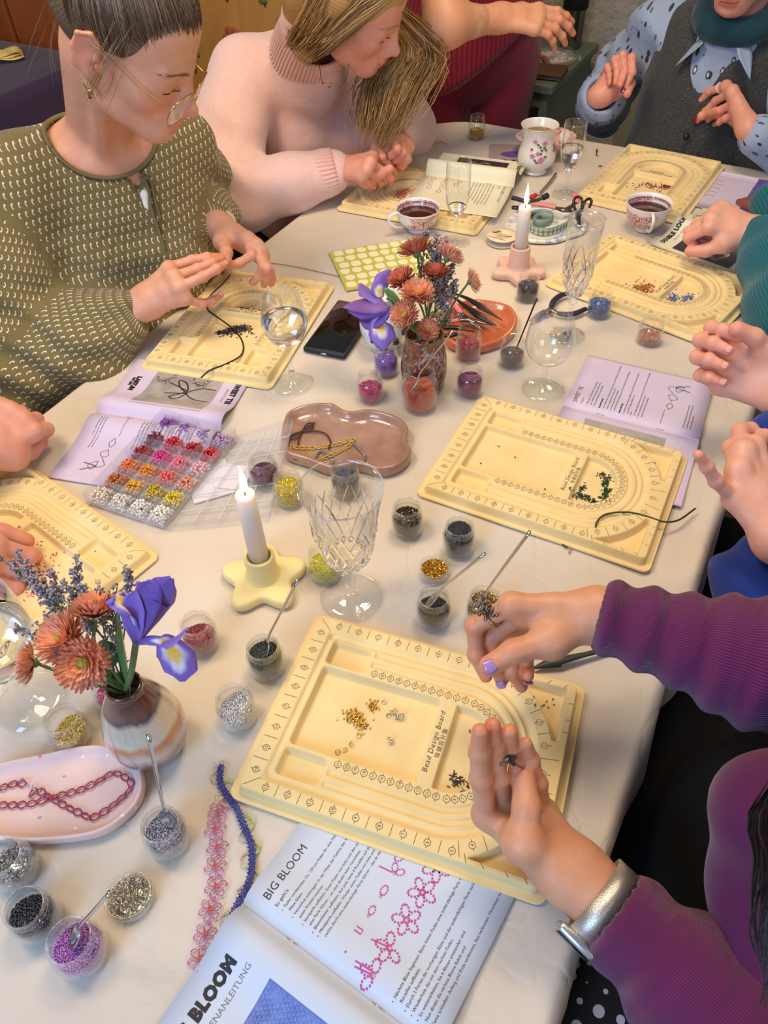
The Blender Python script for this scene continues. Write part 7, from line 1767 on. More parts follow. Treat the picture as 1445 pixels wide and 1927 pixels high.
def garment(name, sdf, fab, parent, vox, bones, rel=1, seam=(0, 1, 0)):
 """bones: (a, b, seam direction) capsules used to lay the fabric coordinates"""
 V, F = sdf.mesh(vox); V = relax(V, F, rel, .5); best = np.full(len(V), 1e9); U = np.zeros((len(V), 3)); off = 0; lab = np.zeros(len(V), int); bi_ = 0
 for (a, b, sd) in bones:
  pl = len(sd) == 4; sd = sd[:3]; a, b, sd = np.array(a, float), np.array(b, float), np.array(sd, float); d = b-a; L = np.linalg.norm(d); d /= L; h = np.clip((V-a)@d, 0, L); q = V-a-h[:, None]*d; r = np.linalg.norm(q, axis=1)
  s_ = -sd+d*(sd@d); s_ /= np.linalg.norm(s_); w = np.cross(d, s_); ang = np.arctan2(q@w, q@s_); m = r-(.115 if pl else 0) < best; R = np.median(r[m]) if m.any() else .05; lab[m] = bi_; bi_ += 1
  U[m] = np.column_stack([(q@w if pl else ang*R)+off, (V-a)@d, np.zeros(len(V))])[m]; best = np.where(m, r-(.115 if pl else 0), best); off += .37
 lf = lab[F]; U[F[lf.max(1) != lf.min(1)].ravel(), 2] = 1
 o = mesh_obj(name, V, F, fab, parent, True); at = o.data.attributes.new('fuv', 'FLOAT_VECTOR', 'POINT'); at.data.foreach_set('vector', U.astype(np.float32).ravel()); return o
def Rz(fx, fy):
 """columns: right, forward, up for a facing direction"""
 f = np.array([fx, fy, 0.0]); f /= np.linalg.norm(f); return np.stack([np.array([f[1], -f[0], 0]), f, np.array([0, 0, 1.0])], 1)
# hand chains from pixels: first point with its height, then bone lengths; s=+1 bends away from the viewer
def chain(p0, pts, lens):
 out = [P(*p0)]
 for (x, y, s), L in zip(pts, lens): 
  A = out[-1]; B = onray(x, y, A, L, s > 0); d = np.linalg.norm(B-A)
  if d > L*1.02: B = A+(B-A)/d*L
  out.append(B)
 return out
LEN = [(.042, .025, .021), (.045, .028, .022), (.042, .026, .022), (.033, .020, .019)]
def skin_part(sdf, vox, tintfn): V, F = sdf.mesh(vox); V = relax(V, F, 1, .4); return V, F, tintfn(V)
def body(name, parts, m, parent):
 V = []; F = []; C = []; n = 0
 for v, f, c in parts: V.append(v); F.append(f+n); C.append(c); n += len(v)
 return mesh_obj(name, np.concatenate(V), np.concatenate(F), m, parent, True, col=np.concatenate(C))
def posed(W, Fd, N, left=False, size=1.0, curl=(.5, .7, .4), spread=.12, thumb=(.9, .3), wr=.0):
 """a hand posed from wrist, finger direction and back-of-hand normal"""
 W = np.array(W, float); Fd = np.array(Fd, float); Fd /= np.linalg.norm(Fd); N = np.array(N, float); N = N-Fd*(N@Fd); N /= np.linalg.norm(N); S = np.cross(N, Fd)*(-1 if left else 1)
 fs = []
 curls = curl if isinstance(curl[0], tuple) else [curl]*4
 for i, (o, l) in enumerate(((.030, .088), (.010, .090), (-.010, .086), (-.028, .079))):
  p = W+Fd*l*size+S*o*size; ch = [p]; d0 = Fd+S*spread*(1.2-i*.8); d0 /= np.linalg.norm(d0); a = 0
  for j in range(3):
   a += curls[i][j]; d = d0*math.cos(a)-N*math.sin(a); p = p+d*LEN[i][j]*size*1.04; ch.append(p)
  fs.append(ch)
 t0 = W+Fd*.050*size+S*.036*size-N*.014*size; d = Fd*math.cos(thumb[0])+S*math.sin(thumb[0])-N*thumb[1]; d /= np.linalg.norm(d); t1 = t0+d*.034*size; d2 = d*.8+Fd*.5-S*.25-N*.1; d2 /= np.linalg.norm(d2); t2 = t1+d2*.028*size
 return fs, [t0, t1, t2]
def handpart(W, fs, th, elbow, size=.95, vox=.0017, tc=(1.0, .80, .76)):
 s = Sdf(); hand_sdf(s, W, fs, th, elbow, size=size); return skin_part(s, vox, lambda V: hand_tint(V, fs, th, tc))
def nails(parent, fs, th, N, m, size=.95, which=(0, 1, 2, 3, 4), thN=None):
 for i, f in enumerate(list(fs)+[th]):
  if i in which:
   if i < 4:
    a, b, c = np.array(f[-3]), np.array(f[-2]), np.array(f[-1]); bend = (b-a)/np.linalg.norm(b-a)-(c-b)/np.linalg.norm(c-b)
    up = N+bend*3
   else: up = thN if thN is not None else N
   nail(f, up, m, parent, size*(1.15 if i == 4 else .9))
M_nail = mat('bare_nail', (216, 152, 134), .4); M_nlil = mat('lilac_nail_polish', (168, 128, 182), .15, coat=.8); M_nred = mat('dark_red_nail_polish', (130, 18, 34), .12, coat=.8)
SK1 = skinmat('skin_fair_warm', (222, 168, 138)); SK2 = skinmat('skin_rosy', (220, 160, 138)); SK3 = skinmat('skin_tan', (212, 156, 120)); SK4 = skinmat('skin_light', (226, 172, 150))
HB = hairmat('hair_brown', (52, 38, 30), (98, 78, 62), (158, 136, 112)); HL = hairmat('hair_blonde', (116, 80, 42), (176, 136, 84), (216, 184, 134)); HG = hairmat('hair_grey', (90, 86, 82), (140, 136, 130), (190, 186, 178)); HD = hairmat('hair_dark', (20, 14, 12), (46, 34, 30), (84, 66, 58))
def seat(name, label, c, ang, m):
 t = thing(name, label, 'chair', (c[0], c[1], 0), ang, 'chairs round the table')
 MB().box((0, 0, .435), (.42, .40, .03), bev=.012).build('seat', m, t); b = MB()
 V = []; F = []
 for i in range(9):
  a = (i-4)/4; 
  for j in range(6): z = .52+j*.07; V.append((a*.20*(1-.04*j), -.19-.03*(z-.45)-.03*(1-a*a), z))
 o = mesh_obj('backrest', V, [(i*6+j, (i+1)*6+j, (i+1)*6+j+1, i*6+j+1) for i in range(8) for j in range(5)], m, t); o.modifiers.new('s', 'SOLIDIFY').thickness = .012
 for sx in (-1, 1):
  for sy in (-1, 1): MB().tube([(sx*.17, sy*.16, .43), (sx*.20, sy*.19, .0)], .011, 8).build('leg', mat('chair_metal', (120, 120, 120), .35, .9), t)
  MB().tube([(sx*.17, -.17, .43), (sx*.185, -.20, .56)], .010, 8).build('back_post', MATS['chair_metal'], t)
 return t
M_redp = mat('red_plastic_chair', (176, 26, 22), .3, coat=.3); M_gry = mat('grey_chair', (70, 72, 76), .5)
# ================================================================== woman in the olive blouse
M1 = np.array([[-0.269, 0.807, 0.526], [-0.961, -0.187, -0.204], [-0.066, -0.56, 0.826]]); t1 = np.array([-0.334, 1.226, T+.451])
def H1(x, y, z): return M1@np.array([x, y, z])+t1
def A_(x, y, z): return np.array([x, y, T+z])
w1 = thing('person', 'woman in olive patterned blouse and thin gold glasses, looking down at her hands', 'person', A_(-.56, 1.36, -.30))
w1.matrix_world = Matrix.Identity(4); w1.location = (0, 0, 0)
R1 = Rz(.45, -.9); SR, SL = A_(-.575, 1.275, .235), A_(-.345, 1.445, .215); NB = A_(-.447, 1.345, .275)
bs = xf(head_sdf(), M1, t1)
bs.cone(H1(0, -.035, -.05), NB, .049, .054, k=.03)
TC1 = A_(-.475, 1.345, .02); bs.cone(H1(.055, -.005, -.045), NB+R1@[.018, .040, -.03], .010, .008, k=.02).ell(TC1+R1@[0, -.004, .055], (.183, .116, .205), R1, k=.05).cone(SR*.85+SL*.15, SL*.85+SR*.15, .052, .052, k=.05).ell(NB+R1@[0, -.02, -.055], (.11, .072, .06), R1, k=.04)
V, F = bs.mesh(.0023); V = relax(V, F, 1, .4); parts = [(V, F, head_tint(V, M1, t1, (.72, .62, .56)))]; brows_lashes(H1, bs, w1, HB)
Wr = P(280, 566, .080)
rf = [chain((318, 504, .125), [(362, 490, 1), (392, 484, 1), (411, 483, 1)], LEN[0]), chain((327, 522, .122), [(372, 506, 1), (400, 494, 1), (418, 486, 1)], LEN[1]), chain((338, 541, .112), [(386, 519, 1), (408, 506, 1), (422, 498, 1)], LEN[2]), chain((347, 561, .094), [(380, 572, 1), (399, 566, 1), (415, 556, 1)], LEN[3])]
rt_ = [P(322, 548, .075), P(360, 520, .088), P(396, 498, .100)]
ElR = A_(-.62, 1.10, -.02)
parts.append(handpart(Wr, rf, rt_, ElR, .93, tc=(1.0, .84, .80)))
Wl = P(414, 428, .105); ElL = A_(-.36, 1.575, .04)
lf = [chain((466, 449, .118), [(474, 480, -1), (450, 496, 1), (427, 500, 1)], LEN[0]), chain((481, 462, .112), [(496, 500, -1), (488, 520, 1), (475, 531, 1)], LEN[1]), chain((490, 474, .102), [(503, 505, -1), (503, 522, 1), (497, 536, 1)], LEN[2]), chain((493, 486, .090), [(508, 511, -1), (512, 525, 1), (511, 535, 1)], LEN[3])]
lt_ = [P(419, 455, .108), P(426, 476, .112), P(424, 491, .112)]
parts.append(handpart(Wl, lf, lt_, ElL, .93, tc=(1.0, .84, .80)))
body('body', parts, SK1, w1); up_ = np.array([0, 0, 1.0])
nails(w1, rf, rt_, up_, M_nail, .9, (2, 3)); nails(w1, lf, lt_, up_, M_nail, .9, (1, 2))
# blouse
g = Sdf()
g.ell(TC1+R1@[0, 0, .06], (.195, .125, .215), R1, k=.05).ell(TC1+R1@[0, .03, -.17], (.205, .150, .20), R1, k=.08)
g.cone(SR, SL, .064, .056, k=.05).ell(NB+R1@[0, -.03, -.06], (.13, .085, .07), R1, k=.05)
for q in (-1, 1): g.ball(TC1+R1@[q*.07, .075, .05], .066, k=.05)
g.chain([SR, (SR+ElR)/2+A_(-.02, 0, -T), ElR], [.066, .080, .080], k=.04).chain([ElR, (ElR*.45+Wr*.55)+np.array([0, 0, -.012]), Wr+(ElR-Wr)*.22], [.080, .078, .040], k=.04)
g.chain([SL, (SL+ElL)/2+A_(.01, .02, -T), ElL], [.054, .055, .054], k=.04).chain([ElL, ElL*.4+Wl*.6, Wl+(ElL-Wl)*.18], [.054, .048, .036], k=.03)
g.cone(Wr+(ElR-Wr)*.26, Wr+(ElR-Wr)*.17, .036, .034, k=.012)
g.ell(NB+R1@[.004, .022, .012], (.088, .080, .074), R1, k=.008, op=-1)
G0 = Sdf(); G0.p = list(g.p[:-1]); CE = g.p[-1]; kh = [hit(G0, 262, 338), hit(G0, 270, 362), hit(G0, 274, 392)]; g.chain(kh, [.016, .010, .003], k=.003, op=-1)
def d1(X):
 q = X-(SR+ElR)/2; a = .0052*np.sin((X@np.array([.3, .5, .9]))*95+np.sin(X[:, 0]*23)*2)*np.exp(-((X[:, 2]-(T+.02))/.09)**2*.5)
 n = NB+R1@[0, .1, -.08]; r = np.linalg.norm(X-n, axis=1); th = np.arctan2((X-n)@R1[:, 0], -(X-n)@R1[:, 2]); b = .0028*np.sin(th*26)*np.exp(-(r/.11)**2)
 c = .0045*np.sin((X@np.array([.8, .3, -.5]))*60+np.sin(X[:, 2]*20)*1.5)*np.clip((T+.10-X[:, 2])*6, 0, 1)
 return -(a+b*.6+c)*np.clip((np.linalg.norm(X-NB, axis=1)-.10)/.05, 0, 1)
g.disp = d1
garment('blouse', g, FAB['olive'], w1, .0042, [(TC1+R1@[0, 0, -.30], TC1+R1@[0, 0, .30], (*(R1@[0, -1, 0]), 1)), (SR+(ElR-SR)*.35, ElR, R1@[0, -1, 0]), (ElR, Wr, (-.5, .8, -.3)), (SL+(ElL-SL)*.5, ElL, R1@[0, -1, 0]), (ElL, Wl, (0, 1, 0))])
us = Sdf().cone(kh[1]-TC*.007, kh[2]-TC*.006, .010, .006)
garment('undershirt', us, FAB['white'], w1, .006, [(TC1, TC1+[0, 0, .2], R1@[0, -1, 0])])
tie = [hit(G0, x, y, off=.003) for x, y in ((264, 332), (278, 352), (284, 390), (297, 430), (312, 472))]
MB().tube(spline(tie, 8), .0028, 7).build('tie_cord', mat('olive_cord', (110, 100, 66), .8), w1); MB().tube(spline([hit(G0, x, y, off=.003) for x, y in ((266, 330), (284, 342), (292, 378), (303, 415))], 8), .0024, 7).build('tie_cord', MATS['olive_cord'], w1)
CS = Sdf(); CS.p = [(CE[0], CE[1], CE[2], CE[3], .001, 1)]; rg_ = np.array([CE[1]+R1@[.085*math.cos(a), .078*math.sin(a), -.03] for a in np.linspace(0, 2*math.pi, 61)])
for _ in range(25): rg_ = snap(G0, snap(CS, rg_, 0, 1), 0, 1)
MB().tube(rg_, .0042, 8, flat=.7).build('collar_band', MATS['olive_cord'], w1)
# wrist band of the left hand
a_ = Wl+(ElL-Wl)*.10; ax_ = (ElL-Wl)/np.linalg.norm(ElL-Wl); u_ = np.cross(ax_, up_); u_ /= np.linalg.norm(u_); v_ = np.cross(ax_, u_)
MB().tube([a_+.031*(u_*math.cos(x)+v_*math.sin(x)*.85) for x in np.linspace(0, 6.283, 33)], .0042, 8, False, 1.0).build('watch_strap', mat('cream_strap', (226, 210, 190), .5), w1)
# hair
def skull(L, off=.0):      # direction -> point on the hair surface in head space
 c = np.array([0, -.020, .030]); r = np.array([.084+off, .104+off, .092+off]); d = np.array(L, float)-c; return c+d/np.sqrt(((d/r)**2).sum())
def hair_cap(M, t, front, side, vox=.003, extra=None, off=0.0):
 s = Sdf(); s.ell((0, -.021, .034), (.080+off, .099+off, .085+off)); s.ell((0, .01, .052), (.066+off, .076+off, .062+off), k=.02)
 if extra: extra(s)
 s.ell(*front[:2], k=.012, op=-1)
 for q in (-1, 1): s.ell((q*side[0][0], side[0][1], side[0][2]), side[1], k=.010, op=-1)
 s = xf(s, M, t); V, F = s.mesh(vox); V = relax(V, F, 1, .5); L = (V-t)@np.array(M); c = .5+.30*np.sin(np.arctan2(L[:, 0]+.004, L[:, 2]+.02)*120+3*np.sin(L[:, 1]*45))*np.sin(L[:, 1]*9+L[:, 0]*300); return V, F, s, np.repeat(c[:, None], 3, 1)
def wig(M, t, m, parent):
 h = hair_cap(np.array(M), np.array(t), ((0, .122, -.052), (.082, .078, .114)), ((.10, .04, -.07), (.03, .05, .06)), .005); mesh_obj('hair', h[0], h[1], m, parent, True, col=h[3])
hb = hair_cap(M1, t1, ((0, .118, -.046), (.092, .084, .112)), ((.085, .012, -.055), (.04, .050, .062)), extra=lambda s: (s.ball((0, -.122, .035), .034, k=.02), s.ball((0, -.140, .050), .026, k=.01)))
mesh_obj('hair', hb[0], hb[1], HB, w1, True, col=hb[3]); rng = np.random.default_rng(5); paths = []
bun = np.array([0, -.118, .035])
for k in range(1500):
 th = rng.random()*2-1; a = th*2.2; f0 = np.array([math.sin(a)*.075, .085*math.cos(a)*1.0-.005, .072-.055*abs(th)**1.3+.006*rng.normal()])
 if abs(th) > .62: f0 = np.array([math.copysign(.078, th), .035-.09*rng.random(), .050-.045*rng.random()])
 q = []
 for s_ in (0, .33, .66, 1.0):
  d = f0*(1-s_)+bun*s_+np.array([0, 0, .055*math.sin(math.pi*s_)]); q.append(M1@skull(d)+t1)
 paths.append(snap(hb[2], np.array(q), .0)+np.array(M1@[0, 0, 1])*0)
paths = [snap(hb[2], spline(q, 3), .0015+.0015*rng.random()) for q in paths]
strands('hair_strands', paths, .0008, HB, w1, 18, 3, shade=lambda r: float(np.clip(.5+.25*r.normal(), 0, 1))); paths = []
for k in range(22):   # loose wisps by the ear, over the neck and at the crown
 s_ = H1(.070+rng.normal()*.006, .020+rng.normal()*.012, .05+rng.normal()*.02); e = H1(.084+rng.normal()*.004, .006+rng.normal()*.01, -.05-.05*rng.random()); paths.append(np.array([s_, (s_+e)/2+rng.normal(size=3)*.004+M1[:, 0]*.012, e]))
for k in range(9):
 s_ = H1(.05*rng.normal()*.4+.03, -.09, -.02+rng.normal()*.01); e = s_+np.array([rng.normal()*.02-.02, .01*rng.normal(), -.05-.05*rng.random()]); paths.append(np.array([s_, (s_+e)/2+rng.normal(size=3)*.008, e]))
strands('loose_strands', paths, .00035, HB, w1, 10, 4, shade=lambda r: .7+.3*r.random())
# glasses
M_gold = mat('gold_metal', (214, 172, 104), .2, 1.0); gz = thing('tmp', 'x', 'x'); bpy.data.objects.remove(gz)
go = bpy.data.objects.new('glasses', None); COL.objects.link(go); go.parent = w1
go_m = MB(); oct_ = [(-.024, .013), (-.012, .021), (.012, .021), (.025, .012), (.024, -.010), (.012, -.020), (-.010, -.020), (-.023, -.010)]
for q in (-1, 1):
 ring = [H1(q*(.034+x*1.15), .110-.28*max(0, x)-.0, -.028+z*1.05) for x, z in oct_]; go_m.tube(spline(ring, 3, True).tolist()+[ring[0]], .0009, 7, False)
 mesh_obj('lens', ring, [tuple(range(8))], M_glass, go, False)
 go_m.tube(spline([H1(q*.062, .101, -.016), H1(q*.066, .082, -.014), H1(q*.074, .05, -.006), H1(q*.0790, .0, .008), H1(q*.0790, -.022, .002)], 6), .0010, 7)
go_m.tube(spline([H1(-.008, .110, -.022), H1(0, .112, -.014), H1(.008, .110, -.022)], 5), .0009, 7); go_m.build('frame', M_gold, go)
# earrings
e0 = H1(.0775, -.012, -.043); MB().tube([e0+np.array([0, 0, -.007])+.007*np.array([math.cos(a)*.5, math.cos(a)*.5, math.sin(a)]) for a in np.linspace(0, 6.28, 18)], .0009, 6, False).build('earring_hoop', M_gold, w1)
MB().box((0, 0, 0), (.008, .002, .012), bev=.0008).build('earring_plate', M_gold, w1).location = V3(e0+np.array([.001, -.001, -.021]))
MB().ball(H1(.0795, -.026, -.014), .0018, 8, 6).ball(H1(.0785, -.022, -.024), .0018, 8, 6).build('ear_studs', mat('crystal_stud', (230, 230, 236), .1, .8), w1)['kind'] = 'stuff'
def legs(pr, hip, d, side, m, knee=.40, name='trousers', bot=.08, r=.085):
 """seated thighs from the hips along d, shins to the floor, with shoes"""
 s = Sdf(); d = np.array([d[0], d[1], 0.0]); d /= np.linalg.norm(d); rr = np.array([d[1], -d[0], 0]); h = np.array(hip, float); s.ell(h, (.17, .14, .12), Rz(d[0], d[1]), k=.05)
 for q in (-1, 1):
  k_ = h+d*knee+rr*q*.10; k_[2] = .50; f_ = k_+d*.02; f_[2] = bot; s.chain([h+rr*q*.085, k_, f_], [r, .066, .045], k=.04)
 garment(name, s, m, pr, .010, [(h, h+d*.4, (0, 0, -1))])
 for q in (-1, 1):
  f_ = h+d*(knee+.02)+rr*q*.10; s = Sdf().cone((f_[0], f_[1], .04), np.array([f_[0], f_[1], .035])+d*.15, .038, .032).cone((f_[0], f_[1], .04), (f_[0], f_[1], .10), .038, .036, k=.02); V, F = s.mesh(.006); mesh_obj('shoe', V, F, mat('black_leather', (24, 22, 22), .4), pr)
legs(w1, A_(-.60, 1.38, -.235), (.75, -.55), 1, FAB['black'])
# ================================================================== woman in the pink sweater
M2 = np.array([[-0.279, 0.841, 0.464], [-0.933, -0.122, -0.34], [-0.229, -0.528, 0.818]]); t2 = np.array([-0.022, 1.689, T+.381])
def H2(x, y, z): return M2@np.array([x, y, z])+t2
w2 = thing('person', 'woman in fluffy pink sweater with long blonde hair, bent over a yellow board', 'person', (0, 0, 0))
R2 = Rz(.45, -.9); NB2 = A_(-.125, 1.83, .245); SR2, SL2 = A_(-.265, 1.865, .205), A_(-.015, 1.985, .20); El2 = A_(-.285, 1.635, .035); Wr2 = P(642, 318, .070)
bs = xf(head_sdf(), M2, t2); bs.cone(H2(0, -.035, -.05), NB2, .047, .052, k=.03)
V, F = bs.mesh(.0025); V = relax(V, F, 1, .4); parts = [(V, F, head_tint(V, M2, t2, (.8, .7, .6), lips=(1.0, .56, .56)))]; brows_lashes(H2, bs, w2, HL, seed=4)
rf2 = [chain((702, 293, .105), [(728, 306, 1), (740, 322, 1), (741, 336, 1)], LEN[0]), chain((697, 306, .102), [(722, 322, 1), (735, 336, 1), (735, 347, 1)], LEN[1]), chain((690, 320, .092), [(709, 334, 1), (717, 343, 1), (714, 352, 1)], LEN[2]), chain((680, 333, .078), [(696, 343, 1), (702, 350, 1), (695, 357, 1)], LEN[3])]
rt2 = [P(690, 340, .055), P(712, 330, .070), P(733, 318, .085)]
parts.append(handpart(Wr2, rf2, rt2, El2, .90, .0019, tc=(1, .84, .80)))
Wl2 = P(736, 247, .115); El2l = A_(.085, 1.96, .04)
lf2 = [chain((740, 264, .118), [(748, 280, -1), (736, 292, 1), (724, 300, 1)], LEN[0]), chain((757, 263, .114), [(758, 287, -1), (745, 300, 1), (733, 307, 1)], LEN[1]), chain((765, 269, .105), [(765, 297, -1), (752, 310, 1), (741, 315, 1)], LEN[2]), chain((769, 277, .095), [(768, 300, -1), (757, 314, 1), (747, 319, 1)], LEN[3])]
lt2 = [P(716, 264, .112), P(707, 279, .108), P(719, 295, .100)]
parts.append(handpart(Wl2, lf2, lt2, El2l, .90, .0019, tc=(1, .84, .80))); body('body', parts, SK2, w2)
g = Sdf(); TC2 = A_(-.145, 1.935, .0)
g.ell(TC2+R2@[0, .0, .06], (.165, .115, .19), R2, k=.05).ell(TC2+R2@[.01, .0, -.17], (.19, .15, .20), R2, k=.09).cone(SR2, SL2, .070, .066, k=.05).cone(NB2+R2@[0, 0, -.03], H2(0, -.045, -.085), .076, .066, k=.07)
for q in (-1, 1): g.ball(TC2+R2@[q*.065, .075, .05], .062, k=.05)
g.chain([SR2, (SR2+El2)/2+A_(-.035, .0, -T), El2], [.074, .080, .072], k=.03).chain([El2, El2*.5+Wr2*.5, Wr2+(El2-Wr2)*.20], [.072, .062, .048], k=.025).cone(Wr2+(El2-Wr2)*.26, Wr2+(El2-Wr2)*.08, .044, .040, k=.012)
g.chain([SL2, (SL2+El2l)/2, El2l], [.078, .080, .070], k=.04).chain([El2l, Wl2+(El2l-Wl2)*.12], [.070, .040], k=.03)
g.cone(H2(0, -.03, -.04), H2(0, -.03, -.14), .054, .058, k=.008, op=-1)
def d2(X): return -(.007*np.sin((X@np.array([.5, .3, .9]))*62+np.sin(X[:, 0]*17)*2)*np.exp(-(np.linalg.norm(X-El2-np.array([.01, 0, .05]), axis=1)/.12)**2)+.003*np.sin((X@np.array([.7, .5, -.3]))*38))
g.disp = d2
garment('sweater', g, FAB['pink'], w2, .0048, [(TC2+R2@[0, 0, -.3], TC2+R2@[0, 0, .2], R2@[0, -1, 0]), (SR2+(El2-SR2)*.25, El2, (-.5, .8, 0)), (El2, Wr2, (-.4, .9, 0)), (SL2, El2l, (0, 1, 0)), (El2l, Wl2, (0, 1, 0))])
# ribbing at collar and cuff
def ribring(name, a, b, r0, r1, n, m, parent, th=.0035, squash=1.0):
 a, b = np.array(a), np.array(b); d = (b-a)/np.linalg.norm(b-a); u = np.cross(d, up_); u /= np.linalg.norm(u); v = np.cross(d, u); q = MB()
 for k in range(n): x = 2*math.pi*k/n; w = u*math.cos(x)+v*math.sin(x)*squash; q.tube(spline([a+w*r0, (a+b)/2+w*(r0+r1)/2+w*.002, b+w*r1], 3), th, 6)
 return q.build(name, m, parent)
M_pkw = mat('pink_rib_wool', (224, 176, 166), .95, sheen=.6, bump=(600, .5, .001))
o = ribring('cuff_ribbing', Wr2+(El2-Wr2)*.25, Wr2+(El2-Wr2)*.06, .0455, .042, 34, M_pkw, w2, .0042); o['kind'] = 'stuff'
o = ribring('collar_ribbing', NB2+(H2(0, -.04, -.1)-NB2)*.05, H2(0, -.034, -.098), .078, .066, 60, M_pkw, w2, .0042); o['kind'] = 'stuff'
# bracelets, necklace
ax_ = (El2-Wr2)/np.linalg.norm(El2-Wr2); u_ = np.cross(ax_, up_); u_ /= np.linalg.norm(u_); v_ = np.cross(ax_, u_); bb = []
for k in range(22): x = 2*math.pi*k/22; bb.append(Wr2-ax_*.004+.030*(u_*math.cos(x)+v_*math.sin(x)*.9))
scatter('bead_bracelet', np.array(bb), .0034, 'seed', tintmat('silver_beads_br', (150, 140, 136), .15, .8, .5), w2, 3)
nk_ = spline([P(596, 92, .300), P(602, 130, .275), P(606, 152, .262), P(622, 156, .258), P(637, 158, .256), P(650, 152, .258), P(656, 120, .275)], 8); q = MB().tube(nk_, .0007, 5)
for x, y in ((607, 153), (620, 160), (637, 161), (650, 155)): q.ball(P(x, y+3, .258), .0026, 7, 5)
q.build('necklace', mat('rose_gold', (150, 96, 76), .25, 1.0), w2)
# hair
hb = hair_cap(M2, t2, ((0, .124, -.050), (.078, .074, .118)), ((.10, .075, -.10), (.03, .045, .07)), extra=lambda s: (s.cone((.066, -.02, .02), (.072, -.035, -.085), .030, .030, k=.03), s.cone((-.066, -.01, .02), (-.075, .0, -.085), .030, .028, k=.03), s.ell((0, -.08, -.03), (.07, .04, .08), k=.03)), off=.004)
mesh_obj('hair', hb[0], hb[1], HL, w2, True, col=hb[3]); paths = []; rng = np.random.default_rng(8)
for k in range(1900):   # near side: from the parting over the ear, back over the shoulder
 rr_ = rng.random()**2*.06; p0 = np.array([.004+rr_, .092-.215*rng.random(), .11]); q = list(snap(hb[2], [M2@skull(p0)+t2, M2@skull((.035+rr_*.4, p0[1]*.9, .1))+t2, M2@skull((.06, p0[1]*.8, .075))+t2], .003)); q.append(H2(.090+rng.normal()*.004, p0[1]*.45-.015, .0+rng.normal()*.01)); q.append(H2(.088+rng.normal()*.008, -.035+p0[1]*.3, -.07+rng.normal()*.01))
 xx = 556+np.clip(rng.normal(), -1.6, 1.6)*24; e = P(xx, 50+(xx-548)*.30+rng.normal()*7, .275); q.append((q[-1]+e)/2+[0, 0, .012]); q.append(e); paths.append(np.array(q))
for k in range(1700):   # far side: falls forward beside the face down to the hands
 s_ = rng.random(); p0 = np.array([-.004, .080-.12*s_, .11]); q = list(snap(hb[2], [M2@skull(p0)+t2, M2@skull((-.06, p0[1]*.8, .07))+t2], .003))+[H2(-.092, .03-.05*s_, -.02)]
 w = rng.normal(); x = 772+w*20; q.append(P(x, 90, .27)); q.append(P(742+w*25, 160, .215)); q.append(P(722+w*21, 205+rng.normal()*10, .175)); q.append(P(704+w*17, 225+rng.random()**1.5*48, .135)); o_ = rng.normal(size=3); o_ *= .022/np.linalg.norm(o_); paths.append(np.array(q)+o_*np.array([0, .1, .6, 1, 1, .9, .6])[:, None]+rng.normal(size=(7, 3))*.002)
strands('hair_strands', paths, .0008, HL, w2, 21, 9, shade=lambda r: float(np.clip(.5+.26*r.normal(), 0, 1)))
s = Sdf().chain([H2(-.080, .01, .0), P(765, 95, .262), P(738, 160, .208), P(720, 205, .168), P(704, 240, .135)], [.024, .020, .018, .014, .006], k=.02); V, F = s.mesh(.004); mesh_obj('hair_lock', V, F, HL, w2, True, col=np.full((len(V), 3), .28))
s = Sdf().chain([H2(.072, -.03, -.02), H2(.075, -.04, -.07), P(575, 50, .285), P(545, 45, .285)], [.026, .024, .020, .008], k=.02); V, F = s.mesh(.004); mesh_obj('hair_lock', V, F, HL, w2, True, col=np.full((len(V), 3), .28))
legs(w2, A_(-.30, 1.86, -.235), (.75, -.6), 1, FAB['black'])
# ================================================================== standing person in maroon ribbed clothes
w3 = thing('person', 'standing person in a maroon ribbed outfit, one bare forearm reaching across', 'person', (0, 0, 0))
R3 = Rz(.15, -1.0); pc3 = np.array([.275, 2.26, T+.13])
E3, W3 = P(838, 46, .30), P(940, 34, .29); S3 = E3+np.array([-.03, .16, .22])
fs3, th3 = posed(W3, CR*1.0-CU*.06+up_*.02, TC*.75+up_*.4, False, .95, ((.15, .35, .2), (.2, .4, .25), (.3, .45, .3), (.35, .5, .3)), .03, (.7, .4))
parts = [handpart(W3, fs3, th3, E3, .98, .0022)]
s = Sdf().chain([W3+(E3-W3)*.45, E3, S3], [.031, .041, .050], k=.03).ell(pc3+[0, 0, .52], (.10, .10, .12), k=.1).cone(S3, pc3+[0, 0, .45], .05, .1, k=.05).cone(pc3+[0, 0, .5], pc3+[0, -.01, .62], .055, .055, k=.04)
s3h = xf(head_sdf(), np.array(Rz(.4, -.9)), pc3+np.array([0, -.03, .73])); s.p += s3h.p[:]
V, F = s.mesh(.005); parts.append((V, F, np.ones((len(V), 3)))); body('body', parts, SK3, w3); wig(Rz(.4, -.9), pc3+np.array([0, -.03, .73]), HB, w3)
g = Sdf().ell(pc3+[0, 0, .02], (.185, .135, .16), R3, k=.06).ell(pc3+[0, 0, .20], (.160, .115, .20), R3, k=.08).ell(pc3+[0, 0, .38], (.180, .12, .16), R3, k=.08)
for q in (-1, 1): a_ = pc3+R3@[q*-.088, 0, -.02]; g.chain([a_, a_+[0, -.01, -.40], a_+[0, .0, -.78]], [.098, .076, .070], k=.008)
g.cone(S3, S3*.55+E3*.45, .065, .062, k=.04)
g.disp = lambda X: -.004*np.sin((X@np.array([.6, .2, -.8]))*30)
b3 = [(pc3+[0, 0, -.8], pc3+[0, 0, .6], (0, 1, 0))]
garment('trousers', g, FAB['maroon'], w3, .0065, b3)
